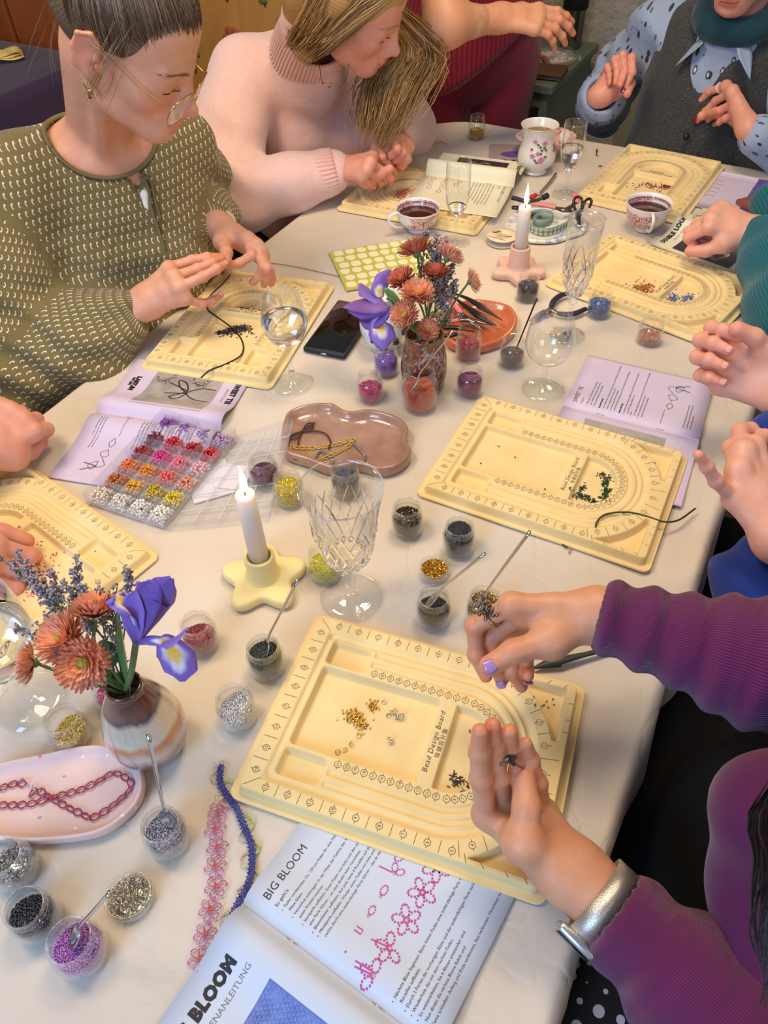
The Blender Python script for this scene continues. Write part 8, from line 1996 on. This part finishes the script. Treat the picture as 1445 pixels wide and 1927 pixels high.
g = Sdf().ell(pc3+[0, 0, .02], (.205, .155, .20), R3, k=.06).ell(pc3+[0, 0, .24], (.180, .135, .22), R3, k=.08).ell(pc3+[0, 0, .44], (.185, .125, .13), R3, k=.08)
n_ = R3@[-.75, .15, .62]; n_ = n_/np.linalg.norm(n_)
tipc = np.array([.185, 2.2, T+.055]); g.cone(pc3+R3@[.10, .07, .06], tipc+np.array([0, .03, .02]), .07, .012, k=.05)
hemL, hemR = np.array([.95, 0, .42]), None
g.disp = lambda X: np.where(X[:, 0] > tipc[0], np.maximum(0, (tipc[2]+(X[:, 0]-tipc[0])*.72)-X[:, 2])*1.0, np.maximum(0, (tipc[2]+(tipc[0]-X[:, 0])*.62)-X[:, 2])*1.0)-.003*np.sin((X@np.array([.6, .2, -.8]))*34)
garment('ribbed_top', g, fabric('maroon_wide_rib', f_rib((112, 18, 42), (152, 34, 64), 560, .003)), w3, .005, b3)
for q in (-1, 1):
 a_ = pc3+R3@[q*-.088, .02, 0]; s = Sdf().cone((a_[0], a_[1], .04), (a_[0]+.01, a_[1]-.14, .035), .040, .034).cone((a_[0], a_[1], .04), (a_[0], a_[1], .12), .040, .038, k=.02); V, F = s.mesh(.006); mesh_obj('shoe', V, F, mat('black_leather'), w3)
# ================================================================== woman with the grey waistcoat
w4 = thing('person', 'woman in grey tweed waistcoat, light blue printed shirt and teal collar at the table end', 'person', (0, 0, 0))
R4 = Rz(-.62, -.78); c4 = np.array([.835, 1.985, T+.05]); NB4 = np.array([.835, 1.945, T+.235]); hc = NB4+R4@[0, .055, .182]; M4 = R4@rotm('X', -.45)
bs = xf(head_sdf(), M4, hc); bs.cone(hc+M4@[0, -.035, -.05], NB4, .050, .056, k=.03); V, F = bs.mesh(.003); parts = [(V, F, head_tint(V, M4, hc, lips=(1, .55, .5)))]
Wr4, El4 = P(1130, 180, .110), P(1132, 207, -.045)
fs4 = [chain((1174, 138, .150), [(1189, 108, -1), (1190, 136, -1), (1173, 172, -1)], (.044, .032, .040)), chain((1160, 136, .152), [(1172, 104, -1), (1176, 134, -1), (1167, 160, -1)], (.046, .034, .034)), chain((1147, 142, .146), [(1157, 112, -1), (1161, 136, -1), (1158, 156, -1)], (.042, .030, .026)), chain((1136, 150, .134), [(1143, 126, -1), (1147, 142, -1), (1147, 156, -1)], (.034, .024, .020))]
th4 = [P(1160, 172, .115), P(1186, 158, .135), P(1180, 176, .125)]
parts.append(handpart(Wr4, fs4, th4, El4, .95, .0021)); Wl4, El4l = P(1408, 242, .095), P(1445, 300, .04)+np.array([.08, .0, -.02])
fl4 = [chain((1366, 162, .150), [(1335, 172, 1), (1319, 190, 1), (1310, 207, 1)], (.046, .030, .024)), chain((1378, 172, .148), [(1347, 190, 1), (1327, 210, 1), (1313, 227, 1)], (.050, .032, .026)), chain((1386, 190, .135), [(1358, 206, 1), (1342, 217, 1), (1333, 226, 1)], LEN[2]), chain((1388, 210, .115), [(1365, 223, 1), (1353, 230, 1), (1345, 234, 1)], LEN[3])]
tl4 = [P(1372, 215, .090), P(1345, 212, .100), P(1320, 218, .105)]
parts.append(handpart(Wl4, fl4, tl4, El4l, .95, .0021)); body('body', parts, SK2, w4); wig(M4, hc, HG, w4)
for f in fs4[:1]: nail(f, up_*.2+TC, M_nred, w4, 1.1)
for f in (fl4[0], fl4[1]): nail(f, up_+TC, M_nred, w4, 1.1)
ring_band('ring', fl4[0], 0, .35, .0105, mat('white_ring', (230, 224, 214), .3), w4, .003); ring_band('ring', fl4[2], 0, .3, .0105, MATS['white_ring'], w4, .003); ring_band('ring', fs4[3], 0, .4, .0098, M_gold, w4, .002)
SR4, SL4 = c4+R4@[.165, -.01, .155], c4+R4@[-.165, -.01, .155]
g = Sdf().ell(c4+R4@[0, 0, .03], (.165, .115, .20), R4, k=.05).cone(SR4, SL4, .055, .055, k=.05).cone(NB4-[0, 0, .03], NB4+[0, 0, .02], .07, .06, k=.03)
g.chain([SR4, (SR4+El4)/2+R4@[.02, 0, 0], El4], [.062, .060, .062], k=.04).chain([El4, Wr4+(El4-Wr4)*.10], [.062, .052], k=.03).chain([SL4, El4l+np.array([.02, .02, 0]), Wl4+(El4l-Wl4)*.2], [.062, .06, .044], k=.04)
g.cone(NB4+[0, 0, -.02], NB4+R4@[0, .03, .12], .052, .066, k=.01, op=-1); g.cone(Wr4+(El4-Wr4)*.12, Wr4-(El4-Wr4)*.3, .034, .040, k=.006, op=-1)
g.disp = lambda X: -.0045*np.sin((X@np.array([.5, -.4, .8]))*75+np.sin(X[:, 1]*30)*2)*np.clip((c4[0]-.06-X[:, 0])*20, .15, 1)
garment('shirt', g, FAB['blue'], w4, .0045, [(c4-[0, 0, .2], c4+[0, 0, .2], (*(R4@[0, -1, 0]), 1)), (SR4+(El4-SR4)*.3, El4, (.5, .8, 0)), (El4, Wr4, (.5, .8, 0)), (SL4, El4l, (.5, .8, 0)), (El4l, Wl4, (.5, .8, 0))])
g = Sdf().ell(c4+R4@[0, 0, .03], (.172, .126, .205), R4, k=.05).ell(c4+R4@[0, .01, -.16], (.185, .150, .16), R4, k=.08).cone(SR4*.8+SL4*.2, SL4*.8+SR4*.2, .060, .060, k=.05)
g.chain([c4+R4@[0, .13, .22], c4+R4@[-.005, .155, .10], c4+R4@[-.008, .16, .0]], [.085, .052, .006], k=.01, op=-1)
for q in (-1, 1): g.ball(c4+R4@[q*.205, -.01, .12], .075, k=.012, op=-1)
garment('waistcoat', g, FAB['tweed'], w4, .0045, [(c4-[0, 0, .2], c4+[0, 0, .2], R4@[0, -1, 0])])
q = MB()
for z in (-.015, -.075, -.125): p_ = c4+R4@[-.01, .150+(.012 if z < -.05 else 0), z]; q.ball(p_, .0075, 8, 6)
q.build('waistcoat_buttons', mat('dark_button', (28, 24, 26), .3), w4)['kind'] = 'stuff'
ns = Sdf(); pts = [NB4+R4@[.072*math.cos(a), .010+.060*math.sin(a), .030-.022*math.sin(a)] for a in np.linspace(0, 2*math.pi, 15)]; ns.chain(pts, [.024]*15, k=.02)
garment('neck_warmer', ns, FAB['dteal'], w4, .004, [(NB4-[0, 0, .1], NB4+[0, 0, .1], R4@[0, -1, 0])])
for q_ in (-1, 1): leafmesh(NB4+R4@[q_*.045, .075, -.015], NB4+R4@[q_*.085, .098, -.065], .020, mat('shirt_collar_blue', (150, 168, 196), .7), w4, 'collar_point', .15, 6, prof=([0, .25, 1], [.95, 1, .06]))
fc = P(1432, 128, .145); fc = np.array([fc[0], fc[1], fc[2]]); u3, v3, n3 = frame(TC); q = MB()
for k in range(6): a = 2*math.pi*k/6; q.ball(fc+(u3*math.cos(a)+v3*math.sin(a))*.014, .0095, 10, 7)
q.build('felt_flower', mat('orange_felt', (224, 84, 30), .9, bump=(400, .6, .002)), w4); MB().ball(fc+n3*.006, .008, 10, 7).build('felt_flower_centre', mat('dark_orange_felt', (170, 52, 26), .9), w4)
q = MB()
for k in range(5): q.ball(P(1396+k*11, 176+(k % 2)*14, .105), (.009, .004, .010), 8, 6)
q.build('embroidered_leaves', mat('rust_embroidery', (92, 44, 34), .9), w4)['kind'] = 'stuff'
legs(w4, c4+np.array([.03, .08, -.29]), (-.5, -.86), 1, FAB['navy'], knee=.38)
# ================================================================== person with the teal sleeve
w5 = thing('person', 'person in a ribbed teal sweater at the right edge, hand resting on a booklet', 'person', (0, 0, 0))
W5 = P(1428, 440, .085); E5 = np.array([.76, 1.15, T+.06])
fs5, th5 = posed(W5, P(1362, 415, .10)-W5, up_+TC*.4-CR*.25, False, .98, ((1.0, 1.5, .8), (1.05, 1.5, .8), (1.1, 1.45, .8), (1.15, 1.45, .8)), .02, (.4, .9))
parts = [handpart(W5, fs5, th5, E5*.6+W5*.4, 1.0, .0021)]
s = Sdf().ell((.98, 1.18, T+.08), (.13, .10, .17)).cone((.97, 1.2, T+.2), (.97, 1.2, T+.34), .055, .055, k=.04); hh5 = xf(head_sdf(), Rz(-.9, .2), np.array([.93, 1.2, T+.46])); s.p += hh5.p; V, F = s.mesh(.006); parts.append((V, F, np.ones((len(V), 3)))); body('body', parts, SK4, w5); wig(Rz(-.9, .2), (.93, 1.2, T+.46), HB, w5)
g = Sdf().ell((1.0, 1.18, T+.03), (.14, .19, .24), k=.06).ell((1.0, 1.18, T-.2), (.15, .2, .17), k=.08)
Sh5 = np.array([.95, 1.02, T+.18]); E5n = P(1440, 600, .03)+np.array([.05, .0, 0]); g.cone((.96, 1.02, T+.2), (.96, 1.35, T+.2), .07, .07, k=.05).cone((.97, 1.19, T+.18), (.97, 1.2, T+.28), .115, .066, k=.04)
g.chain([np.array([.96, 1.05, T+.18]), E5n+np.array([.03, -.03, .03]), E5n], [.08, .078, .072], k=.05).chain([E5n, E5n*.45+W5*.55+np.array([.02, 0, 0]), W5+(E5n-W5)*.12], [.074, .066, .046], k=.04).cone(np.array([.96, 1.3, T+.18]), np.array([.80, 1.45, T+.05]), .07, .05, k=.04)
g.disp = lambda X: -.0035*np.sin((X@np.array([.3, .9, .4]))*70+np.sin(X[:, 2]*25))
garment('sweater', g, FAB['teal'], w5, .005, [((1.0, 1.18, T-.3), (1.0, 1.18, T+.2), (1, 0, 0)), (E5n, W5, (.9, 0, -.3)), ((.96, 1.05, T+.18), E5n, (.9, 0, 0))])
legs(w5, (1.0, 1.18, .51), (-.95, .2), 1, FAB['navy'])
# ================================================================== person in royal blue
w6 = thing('person', 'person in a royal blue top at the right edge with both hands raised', 'person', (0, 0, 0))
W6 = P(1478, 742, .105); R6t = posed(W6, P(1372, 690, .12)-W6, -TC*.9+up_*.25, False, 1.0, ((.4, 1.75, .8), (.45, 1.7, .8), (.5, 1.65, .8), (.55, 1.6, .8)), .05, (.2, .9))
parts = [handpart(W6, R6t[0], R6t[1], W6+np.array([.16, -.08, -.02]), 1.02, .0019)]
W6l = P(1462, 1010, .085); fl6 = [chain((1418, 838, .130), [(1437, 822, 1), (1452, 840, 1), (1460, 858, 1)], LEN[0]), chain((1397, 850, .135), [(1392, 812, 1), (1412, 808, 1), (1425, 822, 1)], LEN[1]), chain((1388, 885, .130), [(1374, 842, 1), (1390, 828, 1), (1402, 838, 1)], LEN[2]), chain((1380, 938, .112), [(1347, 905, -1), (1330, 878, -1), (1314, 856, -1)], (.040, .026, .022))]
tl6 = [P(1440, 910, .07), P(1450, 870, .08), P(1462, 850, .085)]
parts.append(handpart(W6l, fl6, tl6, W6l+np.array([.12, -.09, -.03]), 1.0, .0019))
s = Sdf().ell((.80, .62, T+.08), (.12, .16, .18)).cone((.8, .62, T+.2), (.78, .62, T+.34), .055, .055, k=.04); hh6 = xf(head_sdf(), Rz(-.9, .3), np.array([.80, .62, T+.46])); s.p += hh6.p; V, F = s.mesh(.006); parts.append((V, F, np.ones((len(V), 3)))); body('body', parts, SK4, w6); wig(Rz(-.9, .3), (.80, .62, T+.46), HL, w6)
nails(w6, R6t[0], R6t[1], TC, M_nail, .95, (1, 2, 3))
g = Sdf().ell((.82, .60, T+.02), (.13, .20, .24), k=.06).ell((.80, .58, T-.22), (.17, .20, .17), k=.08).cone((.80, .45, T+.2), (.80, .78, T+.2), .06, .06, k=.05).cone((.80, .62, T+.17), (.79, .62, T+.27), .115, .066, k=.04)
g.chain([(.80, .46, T+.18), (.66, .40, T-.03), P(1452, 1120, -.01)], [.07, .066, .062], k=.04).chain([P(1452, 1120, -.01), P(1430, 1100, -.02)], [.058, .060], k=.03); g.chain([(.80, .76, T+.18), W6+np.array([.20, -.02, .0]), P(1460, 815, .07)], [.07, .055, .036], k=.04)
g.chain([W6l+np.array([.040, -.030, -.010]), W6l+np.array([.12, -.09, -.03])], [.044, .056], k=.02).cone(W6l+np.array([.035, -.026, -.009]), W6l+np.array([.0, .0, .0]), .036, .040, k=.004, op=-1)
g.disp = lambda X: -.005*np.sin((X@np.array([.5, .5, .9]))*65+np.sin(X[:, 0]*30)*2)
garment('blue_top', g, FAB['royal'], w6, .005, [((.8, .6, T-.3), (.8, .6, T+.2), (1, 0, 0))])
legs(w6, (.80, .60, .51), (-.9, .4), 1, FAB['black'])
# ================================================================== person at the left edge
w7 = thing('person', 'person at the left edge with two pale hands over a yellow board, sleeves slate grey', 'person', (0, 0, 0))
W7 = P(-72, 862, .075); F7 = posed(W7, P(75, 790, .085)-P(0, 850, .08), CU*.3+TC*.8+CR*.45, True, 1.05, ((.9, 1.75, .7), (.95, 1.75, .7), (1.0, 1.7, .7), (1.05, 1.65, .7)), .02, (.1, .8))
parts = [handpart(W7, F7[0], F7[1], W7+np.array([-.14, -.06, -.03]), 1.12, .0019)]
W7b = P(-165, 1030, .07); F7b = posed(W7b, CR*1.0-CU*.30, TC*.9+up_*.4, False, 1.05, ((.8, 1.0, .6), (.8, 1.1, .6), (.85, 1.1, .6), (.9, 1.1, .6)), .02, (.4, .8))
parts.append(handpart(W7b, F7b[0], F7b[1], W7b+np.array([-.14, -.08, -.03]), 1.08, .0019))
s = Sdf().ell((-.86, .60, T+.08), (.12, .16, .18)).cone((-.86, .6, T+.2), (-.84, .6, T+.34), .055, .055, k=.04); hh7 = xf(head_sdf(), Rz(.9, .2), np.array([-.86, .6, T+.46])); s.p += hh7.p; V, F = s.mesh(.006); parts.append((V, F, np.ones((len(V), 3)))); body('body', parts, SK2, w7); wig(Rz(.9, .2), (-.86, .6, T+.46), HG, w7)
g = Sdf().ell((-.88, .60, T+.02), (.13, .20, .24), k=.06).ell((-.90, .60, T-.22), (.15, .20, .17), k=.08).cone((-.87, .44, T+.2), (-.87, .77, T+.2), .06, .06, k=.05).cone((-.86, .6, T+.17), (-.85, .6, T+.27), .115, .066, k=.04)
g.chain([(-.86, .76, T+.18), W7+np.array([-.17, .0, -.02]), W7+np.array([-.02, -.012, -.01])], [.07, .056, .040], k=.04).chain([(-.86, .45, T+.18), W7b+np.array([-.17, -.08, 0]), W7b+np.array([-.03, -.01, -.005])], [.07, .055, .04], k=.04)
garment('cardigan', g, FAB['slate'], w7, .006, [((-.88, .6, T-.3), (-.88, .6, T+.2), (-1, 0, 0))])
q = Sdf().chain([(-.80, .95, T+.10), (-.72, 1.02, T-.05), (-.62, 1.07, T-.16)], [.05, .06, .05], k=.05); garment('violet_shawl', q, FAB['violet'], w7, .006, [((-.8, .95, T+.1), (-.62, 1.07, T-.16), (0, 0, -1))])
legs(w7, (-.90, .60, .51), (.95, .1), 1, FAB['navy'])
# ================================================================== woman with purple sleeves, foreground right
w8 = thing('person', 'woman in a purple ribbed cardigan, silver watch and lilac nails working over the foreground board', 'person', (0, 0, 0))
W8 = P(1130, 1158, .155); E8 = np.array([.46, .30, T+.17])
f8 = [chain((962, 1138, .165), [(893, 1178, 1), (896, 1232, 1), (914, 1272, 1)], (.046, .031, .024)), chain((985, 1155, .150), [(922, 1200, 1), (930, 1248, 1), (944, 1280, 1)], (.047, .030, .024)), chain((1008, 1172, .135), [(958, 1212, 1), (964, 1262, 1), (981, 1292, 1)], (.044, .028, .024)), chain((1030, 1190, .120), [(992, 1228, 1), (990, 1262, 1), (994, 1272, -1)], LEN[3])]
t8 = [P(1036, 1206, .150), P(966, 1226, .150), P(921, 1253, .140)]
parts = [handpart(W8, f8, t8, E8, .97, .0015)]
W8l = P(1075, 1640, .070); E8l = np.array([.33, .03, T+.03])
g8 = [chain((915, 1532, .085), [(905, 1465, -1), (902, 1415, -1), (903, 1377, -1)], (.050, .030, .024)), chain((944, 1512, .078), [(938, 1458, -1), (931, 1405, -1), (927, 1366, -1)], (.048, .031, .025)), chain((976, 1508, .072), [(966, 1452, -1), (961, 1408, -1), (959, 1377, -1)], (.045, .029, .024)), chain((1022, 1530, .066), [(1012, 1475, -1), (998, 1430, -1), (989, 1400, -1)], (.042, .026, .021))]
tl8 = [P(985, 1585, .100), P(991, 1520, .118), P(985, 1462, .122)]
parts.append(handpart(W8l, g8, tl8, E8l, 1.0, .0015))
s = Sdf().ell((.50, .12, T+.10), (.10, .13, .18), k=.05).cone((.48, .12, T+.2), (.41, .15, T+.38), .055, .052, k=.04); hh8 = xf(head_sdf(), Rz(-.9, .3), np.array([.38, .165, T+.50])); s.p += hh8.p; V, F = s.mesh(.006); parts.append((V, F, np.ones((len(V), 3)))); body('body', parts, SK3, w8); wig(Rz(-.9, .3), (.38, .165, T+.50), HD, w8)
nails(w8, f8, t8, TC, M_nlil, 1.0, (1, 3, 4), thN=TC+up_*.3); nail([tl8[0], tl8[1], tl8[2]], CR*.8+TC*.6, M_nlil, w8, 1.0)
_, rc, ru, rv = ring_band('ring', f8[0], 0, .52, .0112, mat('silver_ring', (196, 184, 160), .2, 1.0), w8, .0032)
q = MB(); rr_ = random.Random(3); top = rc+TC*.010+CU*.008-CR*.006
for k in range(26): q.ball(top+np.array([rr_.gauss(0, .0042), rr_.gauss(0, .0042), rr_.gauss(0, .0022)]), .0021, 6, 5)
q.build('beaded_ring_top', mat('marcasite', (120, 112, 106), .15, 1.0), w8)['kind'] = 'stuff'
ring_band('ring', g8[1], 0, .10, .0112, M_gold, w8, .0035)
# sleeves
g = Sdf().chain([W8+(E8-W8)*.05, W8*.5+E8*.5+[0, 0, -.004], E8], [.036, .053, .062], k=.03).chain([E8, (.56, .15, T+.16), (.52, .22, T+.24)], [.062, .07, .07], k=.05)
g.cone(W8, W8+(W8-E8)*.5, .028, .036, k=.004, op=-1); g.disp = lambda X: -.0028*np.sin(((X-W8)@((E8-W8)/np.linalg.norm(E8-W8)))*190)
garment('right_sleeve', g, FAB['purple'], w8, .0032, [(W8, E8, (0, .2, -1)), (E8, (.52, .2, T+.22), (0, .2, -1))])
Sd = (E8l-W8l)/np.linalg.norm(E8l-W8l); g = Sdf().chain([W8l+Sd*.052, W8l+Sd*.12, E8l], [.040, .047, .058], k=.03).chain([E8l, (.42, .02, T+.10), (.47, .06, T+.20)], [.062, .07, .075], k=.05); g.cone(W8l, W8l+Sd*.047, .030, .033, k=.004, op=-1)
g.disp = lambda X: -.003*np.sin(((X-W8l)@Sd)*140)
garment('left_sleeve', g, FAB['purple'], w8, .0035, [(W8l, E8l, (0, -.2, -1)), (E8l, (.47, .06, T+.20), (0, -.2, -1))])
g = Sdf().ell((.49, .12, T+.06), (.12, .18, .20), k=.05).ell((.46, .12, T-.20), (.15, .20, .2), k=.08).cone((.50, -.02, T+.22), (.50, .27, T+.24), .065, .065, k=.05).cone((.49, .12, T+.2), (.45, .135, T+.29), .10, .064, k=.04)
g.ell((.33, .17, T-.08), (.105, .11, .35), k=.02, op=-1)
g.chain([(.43, .24, T+.25), P(1452, 1530, .17), P(1440, 1670, .10), P(1470, 1890, .06)], [.036, .036, .036, .045], k=.04)
garment('cardigan_body', g, fabric('purple_jersey', f_plain((74, 16, 56), (98, 24, 76))), w8, .006, [((.42, .20, T+.3), (.36, .08, T-.2), (1, 0, 0))])
g = Sdf().ell((.455, .15, T+.02), (.115, .15, .20), k=.05).ell((.43, .16, T-.22), (.15, .18, .16), k=.08)
g.ell((.37, .35, T-.24), (.30, .21, .115), Rz(-.5, .86), k=.08).ell((.40, .25, T-.08), (.13, .14, .2), k=.08)
garment('black_dress', g, FAB['black'], w8, .008, [((.45, .15, T-.3), (.45, .15, T+.2), (1, 0, 0))])
legs(w8, (.44, .18, .50), (-.7, .6), 1, FAB['black'], knee=.36)
g = Sdf().chain([(.34, .10, T-.25), (.22, .15, T-.24), (.13, .19, T-.27)], [.11, .095, .07], k=.04).cone((.30, .12, T-.28), (.16, .12, T-.42), .10, .05, k=.05); garment('polka_dot_skirt', g, FAB['dots'], w8, .006, [((.36, .08, T-.25), (.1, .22, T-.25), (0, 0, -1))])
# watch
a_ = W8l+Sd*.034; u_ = np.cross(Sd, up_); u_ /= np.linalg.norm(u_); v_ = np.cross(Sd, u_); V = []; F = []; n = 40
for i in range(n):
 x = 2*math.pi*i/n; w = u_*math.cos(x)*1.12+v_*math.sin(x)*.86
 for s_ in (-.0105, .0105): V.append(a_+w*.0335+Sd*s_)
for i in range(n): F.append((2*i, 2*((i+1) % n), 2*((i+1) % n)+1, 2*i+1))
m = bpy.data.materials.new('mesh_steel_strap'); m.use_nodes = True; t_ = NT(m); b_ = t_.n['Principled BSDF']; b_.inputs['Base Color'].default_value = lin((206, 196, 186)); b_.inputs['Metallic'].default_value = .85; b_.inputs['Roughness'].default_value = .32; t_.l.new(t_.bump(t_.voro(t_.coord(), 1500), .35, .0004), b_.inputs['Normal'])
wt = mesh_obj('watch', V, F, m, w8); wt.modifiers.new('s', 'SOLIDIFY').thickness = .0016
cdir = -CR*.9-CU*.5+TC*.15; cdir = cdir-Sd*(cdir@Sd); cdir /= np.linalg.norm(cdir); cc3 = a_+cdir*.0385; sd2 = np.cross(Sd, cdir); Mx = Matrix(((Sd[0], sd2[0], cdir[0], cc3[0]), (Sd[1], sd2[1], cdir[1], cc3[1]), (Sd[2], sd2[2], cdir[2], cc3[2]), (0, 0, 0, 1)))
MB().box((0, 0, 0), (.036, .032, .009), Mx, bev=.0035).build('watch_case', mat('watch_case_alu', (196, 196, 198), .3, .9), wt); MB().box((0, 0, .0052), (.030, .026, .002), Mx, bev=.0008).build('watch_face', mat('watch_glass', (14, 14, 18), .05), wt)
# bracelet wire and beads in the open palm
wire = [P(958, 1372, .150), P(958, 1405, .150), P(957, 1432, .146), P(954, 1455, .140)]; bw_ = thing('wire_flower', 'half made gold wire flower with dark beads resting in the open left palm', 'jewellery', wire[2]); o0 = wire[2]
MB().tube(spline([q-o0 for q in wire], 6), .0008, 6).tube(spline([q-o0 for q in (P(968, 1434, .143), P(976, 1442, .138), P(985, 1447, .132))], 5), .0008, 6).build('gold_wire', bm_['bgold'], bw_)
scatter('dark_beads', np.array([P(x, y, .146)-o0 for x, y in ((944, 1432), (948, 1428), (952, 1425), (958, 1427), (963, 1424), (968, 1427), (965, 1432), (960, 1434))]), .0020, 'tube', bm_['brown'], bw_, 3)
hair_p = []; rng = np.random.default_rng(12)
for k in range(110):
 y = rng.random(); x0 = 1478+rng.normal()*14; hair_p.append(np.array([np.array([.38, .19, T+.575])+rng.normal(size=3)*.012, np.array([.305, .215, T+.50])+rng.normal(size=3)*.008, P(x0+12+rng.normal()*8, 1470, .38), P(x0-14+rng.normal()*12, 1620, .31), P(x0-14+rng.normal()*20, 1760, .27), P(x0+5+rng.normal()*24, 1900, .25)]))
strands('hair_strands', hair_p, .0007, HD, w8, 20, 12, shade=lambda r: float(np.clip(.35+.25*r.normal(), 0, 1)))
# chairs under the seated people
seat('chair', 'red plastic chair behind the woman in the pink sweater', (-.34, 1.93), math.radians(-52), M_redp)
seat('chair', 'red plastic chair of the woman in the olive blouse', (-.63, 1.43), math.radians(-36-90+0), M_redp)
seat('chair', 'grey chair under the person with the teal sleeve', (1.02, 1.18), math.radians(90), M_gry)
seat('chair', 'grey chair under the person in royal blue', (.84, .60), math.radians(80), M_gry)
seat('chair', 'grey chair under the woman in the purple cardigan', (.56, .10), math.radians(60), M_gry)
seat('chair', 'grey chair under the person at the left edge', (-.93, .60), math.radians(-90), M_gry)
seat('chair', 'grey chair under the woman in the grey waistcoat', (.89, 2.10), math.radians(150), M_gry)
